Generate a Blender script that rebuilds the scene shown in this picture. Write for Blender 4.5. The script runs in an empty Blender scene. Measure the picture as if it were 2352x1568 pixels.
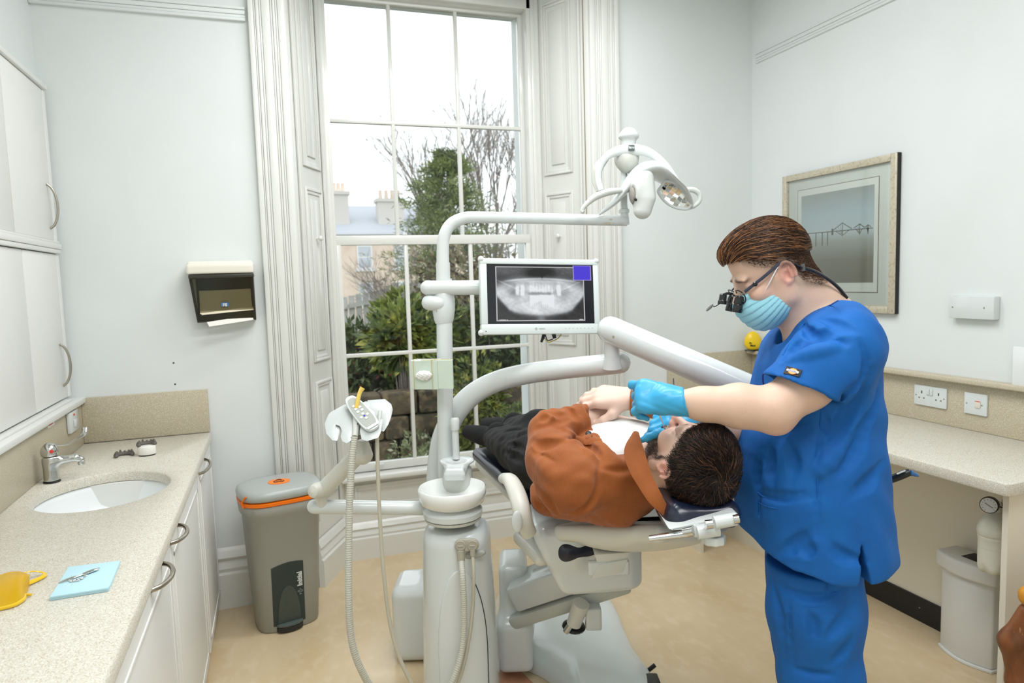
import bpy, bmesh, math, random
import numpy as np
from mathutils import Vector, Matrix, Quaternion
random.seed(7); np.random.seed(7)
S = bpy.context.scene
COL = S.collection
# ---------------------------------------------------------------- camera, sky, lights, exposure
FPX = 1588.48; CX, CY = 1176.0, 784.0; HC = 1.5
def _axes(yaw, pitch, roll):
    f = Vector((math.sin(yaw)*math.cos(pitch), math.cos(yaw)*math.cos(pitch), math.sin(pitch)))
    r = Vector((math.cos(yaw), -math.sin(yaw), 0)); u = r.cross(f)
    cr, sr = math.cos(roll), math.sin(roll)
    return r*cr+u*sr, u*cr-r*sr, f
CR, CU, CF = _axes(.330281, -.089149, -.030003)
O = Vector((0, 0, HC))
cam_data = bpy.data.cameras.new('camera'); cam = bpy.data.objects.new('camera', cam_data); COL.objects.link(cam)
cam_data.sensor_width = 36; cam_data.lens = FPX/2352*36; cam_data.clip_start = .05; cam_data.clip_end = 200
m = Matrix.Identity(4)
for i in range(3): m[i][0], m[i][1], m[i][2], m[i][3] = CR[i], CU[i], -CF[i], O[i]
cam.matrix_world = m
cam_data.dof.use_dof = True; cam_data.dof.focus_distance = 1.95; cam_data.dof.aperture_fstop = 4.5
S.camera = cam
w = bpy.data.worlds.new('overcast_sky'); S.world = w; w.use_nodes = True
nt = w.node_tree; bg = nt.nodes['Background']
bg.inputs[0].default_value = (.93, .965, 1, 1); bg.inputs[1].default_value = 1.9
S.view_settings.view_transform = 'Standard'; S.view_settings.look = 'None'
S.view_settings.gamma = 1; S.view_settings.use_curve_mapping = False
S.view_settings.exposure = 0.0
def area(name, loc, rot, sx, sy, power, col=(1, 1, 1)):
    l = bpy.data.lights.new(name, 'AREA'); l.shape = 'RECTANGLE'; l.size = sx; l.size_y = sy; l.energy = power; l.color = col
    o = bpy.data.objects.new(name, l); o.location = loc; o.rotation_euler = rot; COL.objects.link(o); return o
LAMPS = [(.55, .30, 1.5, .75, 29), (.78, 1.75, 1.5, .3, 22), (.92, 2.7, 1.5, .3, 19)]       # ceiling light fittings: x, y, size, power; the wide first one is added to stand in for bounced flash; the fittings are built with the ceiling
for lx, ly, sx, sy, pw in LAMPS: area('ceiling_lamp_light', (lx, ly, 3.10), (0, 0, 0), sx, sy, pw, (.955, .967, 1.015))

# ---------------------------------------------------------------- survey helpers (a sight line of the camera met with a plane)
def ray(px, py): return CR*((px-CX)/FPX) + CU*((CY-py)/FPX) + CF
def W(px, py, d): return O + ray(px, py)*d
def WX(px, py, x): r = ray(px, py); return O + r*(x/r.x)
def WY(px, py, y): r = ray(px, py); return O + r*(y/r.y)
def WZ(px, py, z): r = ray(px, py); return O + r*((z-HC)/r.z)

# ---------------------------------------------------------------- materials
def lin(c):
    f = lambda v: (v/255/12.92) if v/255 <= .04045 else ((v/255+.055)/1.055)**2.4
    return (f(c[0]), f(c[1]), f(c[2]), 1)
def M(name, col, rough=.5, metal=0, bump=None, speck=None, noise=None, coat=0, trans=0, ior=1.45, alpha=1, sheen=0, attr=None, emit=None, sss=0, stretch=None):
    """speck=(scale, colour, threshold)  noise=(scale, colour, lo, hi)  bump=(scale, strength, distance)"""
    m = bpy.data.materials.new(name); m.use_nodes = True
    n = m.node_tree.nodes; L = m.node_tree.links.new; b = n['Principled BSDF']
    b.inputs['Base Color'].default_value = lin(col); b.inputs['Roughness'].default_value = rough
    b.inputs['Metallic'].default_value = metal; b.inputs['Coat Weight'].default_value = coat
    b.inputs['Transmission Weight'].default_value = trans; b.inputs['IOR'].default_value = ior
    b.inputs['Alpha'].default_value = alpha; b.inputs['Sheen Weight'].default_value = sheen
    b.inputs['Coat Roughness'].default_value = .08
    if sss:
        b.inputs['Subsurface Weight'].default_value = sss; b.inputs['Subsurface Radius'].default_value = (.02, .008, .004); b.inputs['Subsurface Scale'].default_value = .5
    if emit: b.inputs['Emission Color'].default_value = lin(emit[0]); b.inputs['Emission Strength'].default_value = emit[1]
    tc = n.new('ShaderNodeTexCoord'); mp = n.new('ShaderNodeMapping'); L(tc.outputs['Object'], mp.inputs[0])
    if stretch: mp.inputs['Scale'].default_value = stretch
    cur = None
    if attr:
        a = n.new('ShaderNodeAttribute'); a.attribute_name = attr; cur = a.outputs['Color']; L(cur, b.inputs['Base Color'])
    def mix(cur, col2, fac):
        x = n.new('ShaderNodeMix'); x.data_type = 'RGBA'; L(fac, x.inputs[0])
        if cur is None: x.inputs[6].default_value = lin(col)
        else: L(cur, x.inputs[6])
        x.inputs[7].default_value = lin(col2); return x.outputs[2]
    for spec in ([noise] if noise and not isinstance(noise, list) else (noise or [])):
        t = n.new('ShaderNodeTexNoise'); t.inputs['Scale'].default_value = spec[0]; t.inputs['Detail'].default_value = 6; L(mp.outputs[0], t.inputs[0])
        r = n.new('ShaderNodeMapRange'); r.inputs[1].default_value = spec[2]; r.inputs[2].default_value = spec[3]; L(t.outputs[0], r.inputs[0])
        cur = mix(cur, spec[1], r.outputs[0])
    for spec in ([speck] if speck and not isinstance(speck, list) else (speck or [])):
        t = n.new('ShaderNodeTexNoise'); t.inputs['Scale'].default_value = spec[0]; t.inputs['Detail'].default_value = 1; L(mp.outputs[0], t.inputs[0])
        r = n.new('ShaderNodeMapRange'); r.inputs[1].default_value = spec[2]; r.inputs[2].default_value = spec[2]+.06; L(t.outputs[0], r.inputs[0])
        cur = mix(cur, spec[1], r.outputs[0])
    if cur is not None: L(cur, b.inputs['Base Color'])
    if bump:
        t = n.new('ShaderNodeTexNoise'); t.inputs['Scale'].default_value = bump[0]; t.inputs['Detail'].default_value = 4; L(mp.outputs[0], t.inputs[0])
        k = n.new('ShaderNodeBump'); k.inputs['Strength'].default_value = bump[1]; k.inputs['Distance'].default_value = bump[2]
        L(t.outputs[0], k.inputs['Height']); L(k.outputs[0], b.inputs['Normal'])
    return m
MT = {}
def mat(k, *a, **kw):
    if k not in MT: MT[k] = M(k, *a, **kw)
    return MT[k]
wall_m = mat('wall_paint', (226, 231, 230), .55, bump=(9, .12, .01), noise=(2.5, (222, 228, 226), .45, .75))
gloss_w = mat('gloss_trim_paint', (224, 225, 219), .25, coat=.25, bump=(14, .05, .004))
matt_w = mat('cabinet_white', (231, 232, 228), .42)
stone = mat('worktop_composite', (212, 209, 197), .38, speck=[(420, (183, 172, 148), .55), (330, (228, 226, 214), .58)], noise=(30, (207, 203, 190), .45, .7))
stone_d = mat('upstand_composite', (196, 186, 162), .4, speck=[(420, (170, 158, 132), .55), (330, (212, 205, 186), .58)])
white_pl = mat('white_enamel', (216, 222, 221), .2, coat=.35)
grey_pl = mat('pale_grey_plastic', (205, 207, 200), .38)
warm_pl = mat('warm_white_plastic', (216, 216, 206), .35)
steel = mat('brushed_steel', (178, 172, 160), .3, metal=1)
chrome = mat('chrome', (205, 205, 202), .12, metal=1)
black_pl = mat('black_plastic', (22, 24, 26), .35)
dark_pl = mat('dark_gap', (45, 45, 42), .6)
navy = mat('navy_vinyl', (24, 30, 50), .28, coat=.25, bump=(60, .05, .002))
rubber = mat('grey_hose', (196, 196, 184), .5)
red_m = mat('red_mark', (214, 60, 45), .5)

# ---------------------------------------------------------------- object helpers
def tag(o, label=None, cat=None, group=None, kind=None):
    if label: o['label'] = label
    if cat: o['category'] = cat
    if group: o['group'] = group
    if kind: o['kind'] = kind
    return o
def thing(name, label, cat, loc, group=None):
    o = bpy.data.objects.new(name, None); COL.objects.link(o); o.location = loc; o.empty_display_size = .05
    return tag(o, label, cat, group)
def link(name, me, material=None, parent=None, label=None):
    o = bpy.data.objects.new(name, me); COL.objects.link(o)
    if material: me.materials.append(material)
    if parent:
        o.parent = parent
        o.matrix_parent_inverse = Matrix.Translation(-Vector(parent.location))
    if label: o['label'] = label
    return o
def struct(o): o['kind'] = 'structure'; return o
def copy_tree(o, parent=None):
    c = o.copy(); COL.objects.link(c); c.parent = parent
    for ch in o.children: copy_tree(ch, c)
    return c
def cr_path(pts, n=8):
    P = [Vector(p) for p in pts]; P = [P[0]*2-P[1]] + P + [P[-1]*2-P[-2]]; out = []
    for i in range(1, len(P)-2):
        a, b, c, d = P[i-1:i+3]
        for k in range(n):
            t = k/n; out.append(.5*((2*b)+(c-a)*t+(2*a-5*b+4*c-d)*t*t+(3*b-a-3*c+d)*t**3))
    out.append(P[-2]); return out
def cr_vals(v, n=8):
    return [q.x for q in cr_path([(x, 0, 0) for x in v], n)]
def basis(z, x=None):
    z = Vector(z).normalized(); x = Vector(x) if x is not None else (Vector((1, 0, 0)) if abs(z.x) < .9 else Vector((0, 1, 0)))
    x = (x - z*x.dot(z)).normalized(); y = z.cross(x)
    return Matrix((x, y, z)).transposed()
class MB:
    def __init__(s): s.bm = bmesh.new()
    def box(s, a, b, bev=0, seg=2, R=None, c=None):
        a, b = Vector(a), Vector(b); bm = bmesh.new()
        bmesh.ops.create_cube(bm, size=1)
        sz = b-a
        for v in bm.verts: v.co = Vector((v.co.x*sz.x, v.co.y*sz.y, v.co.z*sz.z))
        if bev: bmesh.ops.bevel(bm, geom=bm.edges[:], offset=bev, segments=seg, profile=.5, affect='EDGES')
        ce = (a+b)/2
        for v in bm.verts:
            v.co = (R @ v.co if R else v.co) + (Vector(c) if c is not None else ce)
        s._add(bm); return s
    def _add(s, bm):
        me = bpy.data.meshes.new('t'); bm.to_mesh(me); bm.free(); s.bm.from_mesh(me); bpy.data.meshes.remove(me)
    def tube(s, path, r, n=12, smooth=0, cap=True, flat=None, up=None):
        """r number or list per control point; flat=(sx,sy) cross-section scale; rounded ends by shrinking rings"""
        if smooth:
            if isinstance(r, (list, tuple)): r = cr_vals(r, smooth)
            path = cr_path(path, smooth)
        P = [Vector(p) for p in path]; N = len(P)
        R = list(r) if isinstance(r, (list, tuple)) else [r]*N
        bm = s.bm; rings = []; prev = None
        for i in range(N):
            t = (P[min(i+1, N-1)]-P[max(i-1, 0)]).normalized()
            if prev is None:
                x = Vector(up) if up is not None else (Vector((0, 0, 1)) if abs(t.z) < .9 else Vector((1, 0, 0)))
            else: x = prev
            x = (x-t*x.dot(t)).normalized(); prev = x; y = t.cross(x)
            fx, fy = flat or (1, 1)
            rings.append([bm.verts.new(P[i]+x*(math.cos(2*math.pi*k/n)*R[i]*fx)+y*(math.sin(2*math.pi*k/n)*R[i]*fy)) for k in range(n)])
        for i in range(N-1):
            for k in range(n):
                bm.faces.new((rings[i][k], rings[i][(k+1) % n], rings[i+1][(k+1) % n], rings[i+1][k])).smooth = True
        if cap:
            bm.faces.new(rings[0][::-1]); bm.faces.new(rings[-1])
        return s
    def capsule(s, a, b, r, n=16, r2=None, k=4):
        a, b = Vector(a), Vector(b); r2 = r if r2 is None else r2; t = (b-a).normalized(); P = []; R = []
        for i in range(k+1):
            q = math.pi/2*i/k; P.append(a-t*(r*math.cos(q))); R.append(max(r*math.sin(q), r*.02))
        for i in range(k+1):
            q = math.pi/2*i/k; P.append(b+t*(r2*math.sin(q))); R.append(max(r2*math.cos(q), r2*.02))
        return s.tube(P, R, n)
    def lathe(s, prof, c=(0, 0, 0), n=32, B=None, sx=1, sy=1):
        """prof [(r,z)...]"""
        c = Vector(c); rings = []; bm = s.bm
        for r, z in prof:
            ring = []
            for k in range(n):
                a = 2*math.pi*k/n; p = Vector((math.cos(a)*max(r, 1e-5)*sx, math.sin(a)*max(r, 1e-5)*sy, z))
                ring.append(bm.verts.new(c+(B @ p if B else p)))
            rings.append(ring)
        for i in range(len(rings)-1):
            for k in range(n): bm.faces.new((rings[i][k], rings[i][(k+1) % n], rings[i+1][(k+1) % n], rings[i+1][k])).smooth = True
        bm.faces.new(rings[0][::-1]); bm.faces.new(rings[-1]); return s
    def prism(s, pts, vec, bev=0, seg=2):
        """planar polygon (3D points) extruded along vec"""
        bm = bmesh.new(); vec = Vector(vec)
        f = bm.faces.new([bm.verts.new(Vector(p)) for p in pts])
        r = bmesh.ops.extrude_face_region(bm, geom=[f]); vs = [e for e in r['geom'] if isinstance(e, bmesh.types.BMVert)]
        for v in vs: v.co += vec
        bmesh.ops.recalc_face_normals(bm, faces=bm.faces[:])
        if bev:
            es = [e for e in bm.edges if len(e.link_faces) == 2 and e.calc_face_angle() > .6]
            bmesh.ops.bevel(bm, geom=es, offset=bev, segments=seg, profile=.5, affect='EDGES')
        s._add(bm); return s
    def quad(s, *pts):
        s.bm.faces.new([s.bm.verts.new(Vector(p)) for p in pts]); return s
    def ball(s, c, r, R=None, n=16):
        bm = bmesh.new(); bmesh.ops.create_uvsphere(bm, u_segments=n, v_segments=max(6, n//2), radius=1)
        r = Vector((r, r, r)) if not isinstance(r, (tuple, Vector)) else Vector(r)
        for v in bm.verts:
            p = Vector((v.co.x*r.x, v.co.y*r.y, v.co.z*r.z)); v.co = (R @ p if R else p)+Vector(c)
        for f in bm.faces: f.smooth = True
        s._add(bm); return s
    def build(s, name, material, parent=None, smooth=True, label=None, angle=35):
        bmesh.ops.recalc_face_normals(s.bm, faces=s.bm.faces[:])
        me = bpy.data.meshes.new(name); s.bm.to_mesh(me); s.bm.free()
        if smooth:
            me.polygons.foreach_set('use_smooth', [True]*len(me.polygons)); me.set_sharp_from_angle(angle=math.radians(angle))
        return link(name, me, material, parent, label)
def text(name, body, size, loc, xdir, ydir, material, parent, extrude=.0004, align='CENTER', bold=0):
    """lettering mesh: xdir = reading direction, ydir = up of the letters"""
    c = bpy.data.curves.new(name, 'FONT'); c.body = body; c.size = size; c.extrude = extrude; c.align_x = align; c.align_y = 'CENTER'; c.offset = bold
    o = bpy.data.objects.new('tmp', c); COL.objects.link(o); dg = bpy.context.evaluated_depsgraph_get()
    me = bpy.data.meshes.new_from_object(o.evaluated_get(dg)); bpy.data.objects.remove(o)
    x = Vector(xdir).normalized(); y = Vector(ydir); y = (y-x*y.dot(x)).normalized(); z = x.cross(y)
    R = Matrix((x, y, z)).transposed().to_4x4()
    me.transform(Matrix.Translation(loc) @ R); me.materials.clear()
    return link(name, me, material, parent)

# ---------------------------------------------------------------- implicit surfaces: smooth unions of simple solids turned into ONE mesh
def A3(v): return np.array([v[0], v[1], v[2]], dtype=np.float32)
class Sdf:
    def __init__(s): s.ops = []
    def _b(s, pts, r): P = np.array([A3(p) for p in pts]); return (P.min(0)-r, P.max(0)+r)
    def add(s, op, k, fn, bb): s.ops.append((op, k, fn, bb)); return s
    def cone(s, a, b, ra, rb=None, k=.01, op='u'):
        rb = ra if rb is None else rb; a_, b_ = A3(a), A3(b); ba = b_-a_; l2 = float(ba@ba)+1e-12
        def fn(x, y, z):
            px, py, pz = x-a_[0], y-a_[1], z-a_[2]
            h = np.clip((px*ba[0]+py*ba[1]+pz*ba[2])/l2, 0, 1)
            return np.sqrt((px-ba[0]*h)**2+(py-ba[1]*h)**2+(pz-ba[2]*h)**2)-(ra+(rb-ra)*h)
        return s.add(op, k, fn, s._b([a, b], max(ra, rb)))
    def chain(s, pts, rs, k=.01, op='u'):
        for i in range(len(pts)-1): s.cone(pts[i], pts[i+1], rs[i], rs[i+1], k, op)
        return s
    def ell(s, c, r, B=None, k=.01, op='u'):
        c_ = A3(c); r_ = A3(r); Bm = np.array(B, dtype=np.float32) if B is not None else np.eye(3, dtype=np.float32)
        def fn(x, y, z):
            px, py, pz = x-c_[0], y-c_[1], z-c_[2]
            q = [px*Bm[0, i]+py*Bm[1, i]+pz*Bm[2, i] for i in range(3)]
            k0 = np.sqrt(sum((q[i]/r_[i])**2 for i in range(3)))+1e-9; k1 = np.sqrt(sum((q[i]/r_[i]**2)**2 for i in range(3)))+1e-9
            return k0*(k0-1)/k1
        return s.add(op, k, fn, s._b([c], max(r)))
    def box(s, c, h, rad=.01, B=None, k=.01, op='u'):
        c_ = A3(c); h_ = A3(h)-rad; Bm = np.array(B, dtype=np.float32) if B is not None else np.eye(3, dtype=np.float32)
        def fn(x, y, z):
            px, py, pz = x-c_[0], y-c_[1], z-c_[2]
            q = [np.abs(px*Bm[0, i]+py*Bm[1, i]+pz*Bm[2, i])-h_[i] for i in range(3)]
            return np.sqrt(sum(np.maximum(t, 0)**2 for t in q))+np.minimum(np.maximum(np.maximum(q[0], q[1]), q[2]), 0)-rad
        return s.add(op, k, fn, s._b([c], float(np.linalg.norm(A3(h)))))
    def plane(s, p, n, k=.004, op='i'):
        """keep the side the normal points away from"""
        p_ = A3(p); n_ = A3(Vector(n).normalized())
        return s.add(op, k, lambda x, y, z: (x-p_[0])*n_[0]+(y-p_[1])*n_[1]+(z-p_[2])*n_[2], None)
    def torus(s, c, R, r, B, k=.01, op='u', sx=1):
        c_ = A3(c); Bm = np.array(B, dtype=np.float32)
        def fn(x, y, z):
            px, py, pz = x-c_[0], y-c_[1], z-c_[2]
            q = [px*Bm[0, i]+py*Bm[1, i]+pz*Bm[2, i] for i in range(3)]
            return np.sqrt((np.sqrt((q[0]/sx)**2+q[1]**2)-R)**2+q[2]**2)-r
        return s.add(op, k, fn, s._b([c], (R+r)*max(1, sx)))
    def warp(s, fn): return s.add('d', 0, fn, None)
    def field(s, res, pad=.02):
        bbs = [o[3] for o in s.ops if o[0] == 'u']; lo = np.min([b[0] for b in bbs], 0)-pad; hi = np.max([b[1] for b in bbs], 0)+pad
        n = np.ceil((hi-lo)/res).astype(int)+1
        ax = [lo[i]+res*np.arange(n[i], dtype=np.float32) for i in range(3)]
        D = np.full(n, .05, dtype=np.float32)
        for op, k, fn, bb in s.ops:
            if bb is None: sl = (slice(None),)*3
            else:
                i0 = np.maximum(((bb[0]-.03-k-lo)/res).astype(int), 0); i1 = np.minimum(np.ceil((bb[1]+.03+k-lo)/res).astype(int)+1, n)
                if (i1 <= i0).any(): continue
                sl = tuple(slice(a, b) for a, b in zip(i0, i1))
            X = ax[0][sl[0]][:, None, None]; Y = ax[1][sl[1]][None, :, None]; Z = ax[2][sl[2]][None, None, :]
            d = D[sl]
            if op == 'd': D[sl] = d+fn(X, Y, Z, d) if k == 0 else d; continue
            e = fn(X, Y, Z)
            if op == 'u':
                h = np.maximum(k-np.abs(d-e), 0)/max(k, 1e-6); D[sl] = np.minimum(d, e)-h*h*k*.25
            elif op == 's':
                e = -e; h = np.maximum(k-np.abs(d-e), 0)/max(k, 1e-6); D[sl] = np.maximum(d, e)+h*h*k*.25
            elif op == 'i':
                h = np.maximum(k-np.abs(d-e), 0)/max(k, 1e-6); D[sl] = np.maximum(d, e)+h*h*k*.25
        s.D, s.lo, s.res, s.n = D, lo, res, n
        return D
    def sample(s, P):
        q = (P-s.lo)/s.res; i = np.clip(np.floor(q).astype(int), 0, np.array(s.n)-2); f = np.clip(q-i, 0, 1); v = 0
        for a in (0, 1):
            for b in (0, 1):
                for c in (0, 1):
                    v = v+s.D[i[:, 0]+a, i[:, 1]+b, i[:, 2]+c]*(f[:, 0] if a else 1-f[:, 0])*(f[:, 1] if b else 1-f[:, 1])*(f[:, 2] if c else 1-f[:, 2])
        return v
    def grad(s, P):
        e = s.res; g = np.stack([s.sample(P+np.eye(3)[i]*e)-s.sample(P-np.eye(3)[i]*e) for i in range(3)], 1)
        return g/(np.linalg.norm(g, axis=1, keepdims=True)+1e-9)
    def mesh(s, name, res, material, parent=None, label=None, color=None, relax=1):
        D = s.field(res); n = s.n; lo = s.lo
        ins = D < 0
        c = ins[:-1, :-1, :-1]; tot = np.zeros(c.shape, np.int8)
        for a in (0, 1):
            for b in (0, 1):
                for q in (0, 1): tot += ins[a:n[0]-1+a, b:n[1]-1+b, q:n[2]-1+q]
        act = (tot > 0) & (tot < 8); idx = np.full(c.shape, -1, np.int32); ijk = np.argwhere(act); N = len(ijk); idx[act] = np.arange(N)
        acc = np.zeros((N, 3)); cnt = np.zeros(N)
        co = [(a, b, q) for a in (0, 1) for b in (0, 1) for q in (0, 1)]
        for p in co:
            for ax in range(3):
                if p[ax] == 0:
                    p2 = list(p); p2[ax] = 1
                    d0 = D[ijk[:, 0]+p[0], ijk[:, 1]+p[1], ijk[:, 2]+p[2]]; d1 = D[ijk[:, 0]+p2[0], ijk[:, 1]+p2[1], ijk[:, 2]+p2[2]]
                    x = (d0 < 0) != (d1 < 0); t = np.where(x, d0/(d0-d1+1e-20*(d0 == d1)), 0)
                    v = np.array(p, float)[None]+np.zeros((N, 3)); v[:, ax] += t
                    acc += v*x[:, None]; cnt += x
        V = lo+(ijk+acc/cnt[:, None])*res
        quads = []
        for ax in range(3):
            b, q = [(1, 2), (2, 0), (0, 1)][ax]
            sh = [slice(1, n[i]-1) for i in range(3)]; sh[ax] = slice(0, n[ax]-1)
            s2 = list(sh); s2[ax] = slice(1, n[ax])
            A_, B_ = ins[tuple(sh)], ins[tuple(s2)]; e = np.argwhere(A_ != B_)
            if not len(e): continue
            flip = A_[A_ != B_]
            off = np.array([sl.start for sl in sh]); e = e+off
            def cell(db, dq):
                g = e.copy(); g[:, b] -= db; g[:, q] -= dq; return idx[g[:, 0], g[:, 1], g[:, 2]]
            Q = np.stack([cell(1, 1), cell(0, 1), cell(0, 0), cell(1, 0)], 1); Q[~flip] = Q[~flip][:, ::-1]
            quads.append(Q)
        Q = np.concatenate(quads); Q = Q[(Q >= 0).all(1)]
        for _ in range(relax):
            S_ = np.zeros_like(V); K = np.zeros(N)
            for a, b in ((0, 1), (1, 2), (2, 3), (3, 0)):
                for i in range(3):
                    S_[:, i] += np.bincount(Q[:, a], V[Q[:, b], i], N)+np.bincount(Q[:, b], V[Q[:, a], i], N)
                K += np.bincount(Q[:, a], minlength=N)+np.bincount(Q[:, b], minlength=N)
            V = V*.5+.5*S_/np.maximum(K, 1)[:, None]
        me = bpy.data.meshes.new(name); me.vertices.add(N); me.vertices.foreach_set('co', V.astype(np.float32).ravel())
        me.loops.add(len(Q)*4); me.loops.foreach_set('vertex_index', Q.astype(np.int32).ravel())
        me.polygons.add(len(Q)); me.polygons.foreach_set('loop_start', np.arange(0, len(Q)*4, 4, dtype=np.int32)); me.polygons.foreach_set('loop_total', np.full(len(Q), 4, np.int32))
        me.polygons.foreach_set('use_smooth', np.ones(len(Q), bool)); me.update(calc_edges=True); me.validate()
        if color is not None:
            C = color(V); at = me.color_attributes.new('Col', 'FLOAT_COLOR', 'POINT'); at.data.foreach_set('color', np.concatenate([C, np.ones((N, 1))], 1).astype(np.float32).ravel())
        return link(name, me, material, parent, label)
def strands_mesh(name, curves, radii, material, parent, tip=.3):
    """thin three-sided tapered hairs; curves (n,k,3)"""
    C = np.asarray(curves); n, k, _ = C.shape; T = np.gradient(C, axis=1); T /= np.linalg.norm(T, axis=2, keepdims=True)+1e-9
    a = np.cross(T, np.array([.3, .5, .81])); a /= np.linalg.norm(a, axis=2, keepdims=True)+1e-9; b = np.cross(T, a)
    r = np.asarray(radii)[:, None, None]*np.linspace(1, tip, k)[None, :, None]
    ring = np.stack([C+r*(a*math.cos(q)+b*math.sin(q)) for q in (0, 2.094, 4.189)], 2)
    V = ring.reshape(-1, 3); base = (np.arange(n)[:, None]*k+np.arange(k-1)[None])*3
    F = []
    for j in range(3):
        j2 = (j+1) % 3; F.append(np.stack([base+j, base+j2, base+3+j2, base+3+j], -1).reshape(-1, 4))
    F = np.concatenate(F); me = bpy.data.meshes.new(name); me.vertices.add(len(V)); me.vertices.foreach_set('co', V.astype(np.float32).ravel())
    me.loops.add(len(F)*4); me.loops.foreach_set('vertex_index', F.astype(np.int32).ravel()); me.polygons.add(len(F))
    me.polygons.foreach_set('loop_start', np.arange(0, len(F)*4, 4, dtype=np.int32)); me.polygons.foreach_set('loop_total', np.full(len(F), 4, np.int32))
    me.polygons.foreach_set('use_smooth', np.ones(len(F), bool)); me.update(calc_edges=True)
    return link(name, me, material, parent)
# ================================================================ THE ROOM
XL, XR, YB, YA, YF, ZC = -.88, 2.70, 3.438, 3.783, -1.0, 3.2
OX0, OX1, OZ = .124, 1.654, 3.08            # window opening in the back wall
floor_m = mat('vinyl_floor', (214, 194, 158), .3, coat=.2, noise=[(5, (206, 182, 142), .45, .68), (22, (222, 204, 172), .5, .8)], stretch=(1, .55, 1), bump=(40, .03, .002))
struct(MB().box((XL-.2, YF-.2, -.1), (XR+.2, YA+.1, 0)).build('floor', floor_m, smooth=False))
struct(MB().box((XL-.2, YF-.2, ZC), (XR+.2, YA+.25, ZC+.1)).build('ceiling', wall_m, smooth=False))
struct(MB().box((XL-.15, YF, 0), (XL, YB+.4, ZC)).build('wall_left', wall_m, smooth=False))
struct(MB().box((XR, YF, 0), (XR+.15, YB+.4, ZC)).build('wall_right', wall_m, smooth=False))
struct(MB().box((XL, YF-.15, 0), (XR, YF, ZC)).build('wall_front', wall_m, smooth=False))
b = MB().box((XL, YB, 0), (OX0, YB+.2, ZC)).box((OX1, YB, 0), (XR, YB+.2, ZC)).box((OX0, YB, OZ), (OX1, YB+.2, ZC))
struct(b.build('wall_back', wall_m, smooth=False))
# outer leaf of the wall around the sashes
WX0, WX1, WZ0, WZ1 = .345, 1.40, .49, 2.985     # glazed area
b = MB().box((OX0-.1, YA+.02, 0), (WX0-.04, YA+.26, ZC)).box((WX1+.04, YA+.02, 0), (OX1+.1, YA+.26, ZC))
b.box((WX0-.04, YA+.02, 0), (WX1+.04, YA+.26, WZ0-.05)).box((WX0-.04, YA+.02, WZ1+.05), (WX1+.04, YA+.26, ZC))
struct(b.build('wall_window_bay', wall_m, smooth=False))
for (lx, ly, sx, sy, pw), wh in zip(LAMPS, ('wide white light panel added above the camera in place of bounced flash', 'narrow white ceiling batten over the middle of the room', 'narrow white ceiling batten nearest the window')):
    t = thing('ceiling_light', wh, 'ceiling light', (lx, ly, ZC), 'ceiling light fittings')
    MB().box((lx-sx/2-.03, ly-sy/2-.03, 3.13), (lx+sx/2+.03, ly+sy/2+.03, ZC-.002), .01).build('housing', white_pl, t)
    MB().box((lx-sx/2, ly-sy/2, 3.115), (lx+sx/2, ly+sy/2, 3.13), .004).build('diffuser', mat('lamp_diffuser', (255, 252, 244), .5, emit=((255, 252, 244), 3)), t)
# picture rails
def rail(name, y0, y1, x0, x1, axis, z, depth=.035):
    b = MB()
    for dz, h, d in ((0, .014, depth*.5), (.014, .014, depth*.36), (.028, .02, depth*.45), (.048, .012, depth*.6)):
        if axis == 'x': b.box((x0, YB-d, z+dz), (x1, YB+.01, z+dz+h), .004)
        elif axis == 'r': b.box((XR-d, y0, z+dz), (XR+.01, y1, z+dz+h), .004)
        else: b.box((XL-.01, y0, z+dz), (XL+d, y1, z+dz+h), .004)
    struct(b.build(name, wall_m))
rail('trim_1', 0, 0, XL+.001, -.045, 'x', 2.69)
rail('trim_3', YF, YB-.036, 0, 0, 'r', 2.69, .022)
# architraves: fluted boards up both sides and across the opening
def architrave(name, x0, x1, inner_left):
    b = MB(); n = [(.0, .15, .036), (.15, .2, .026), (.2, .3, .03), (.3, .36, .026), (.36, .6, .029), (.6, .66, .025), (.66, .74, .028), (.74, .8, .024), (.8, 1, .027)]
    for a, c, d in n:
        d = .026+(d-.026)*.6
        u0, u1 = (x0+(x1-x0)*a, x0+(x1-x0)*c) if inner_left else (x1-(x1-x0)*c, x1-(x1-x0)*a)
        b.box((u0, YB-d, 0), (u1, YB+.02, OZ+.1), .005)
    b.box((x0-.004, YB-.052, 0), (x1+.004, YB+.02, .33), .006)
    return struct(b.build(name, gloss_w))
architrave('trim_4', -.034, OX0, True); architrave('trim_5', OX1, 1.822, False)
# skirtings
def skirt(name, p0, p1, nrm, h=.285, extra=True):
    p0, p1, nrm = Vector(p0), Vector(p1), Vector(nrm); b = MB()
    prof = [(0, 0), (.03, 0), (.03, h*.57), (.018, h*.6), (.022, h*.66), (.012, h*.78), (.02, h*.84), (.008, h*.95), (0, h)]
    pts = [p0+nrm*d+Vector((0, 0, z)) for d, z in prof]
    b.prism(pts, p1-p0); return struct(b.build(name, gloss_w, smooth=False))
skirt('baseboard_back', (-.33, YB, 0), (-.038, YB, 0), (0, -1, 0))
skirt('baseboard_back_right', (1.826, YB, 0), (2.10, YB, 0), (0, -1, 0))
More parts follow.
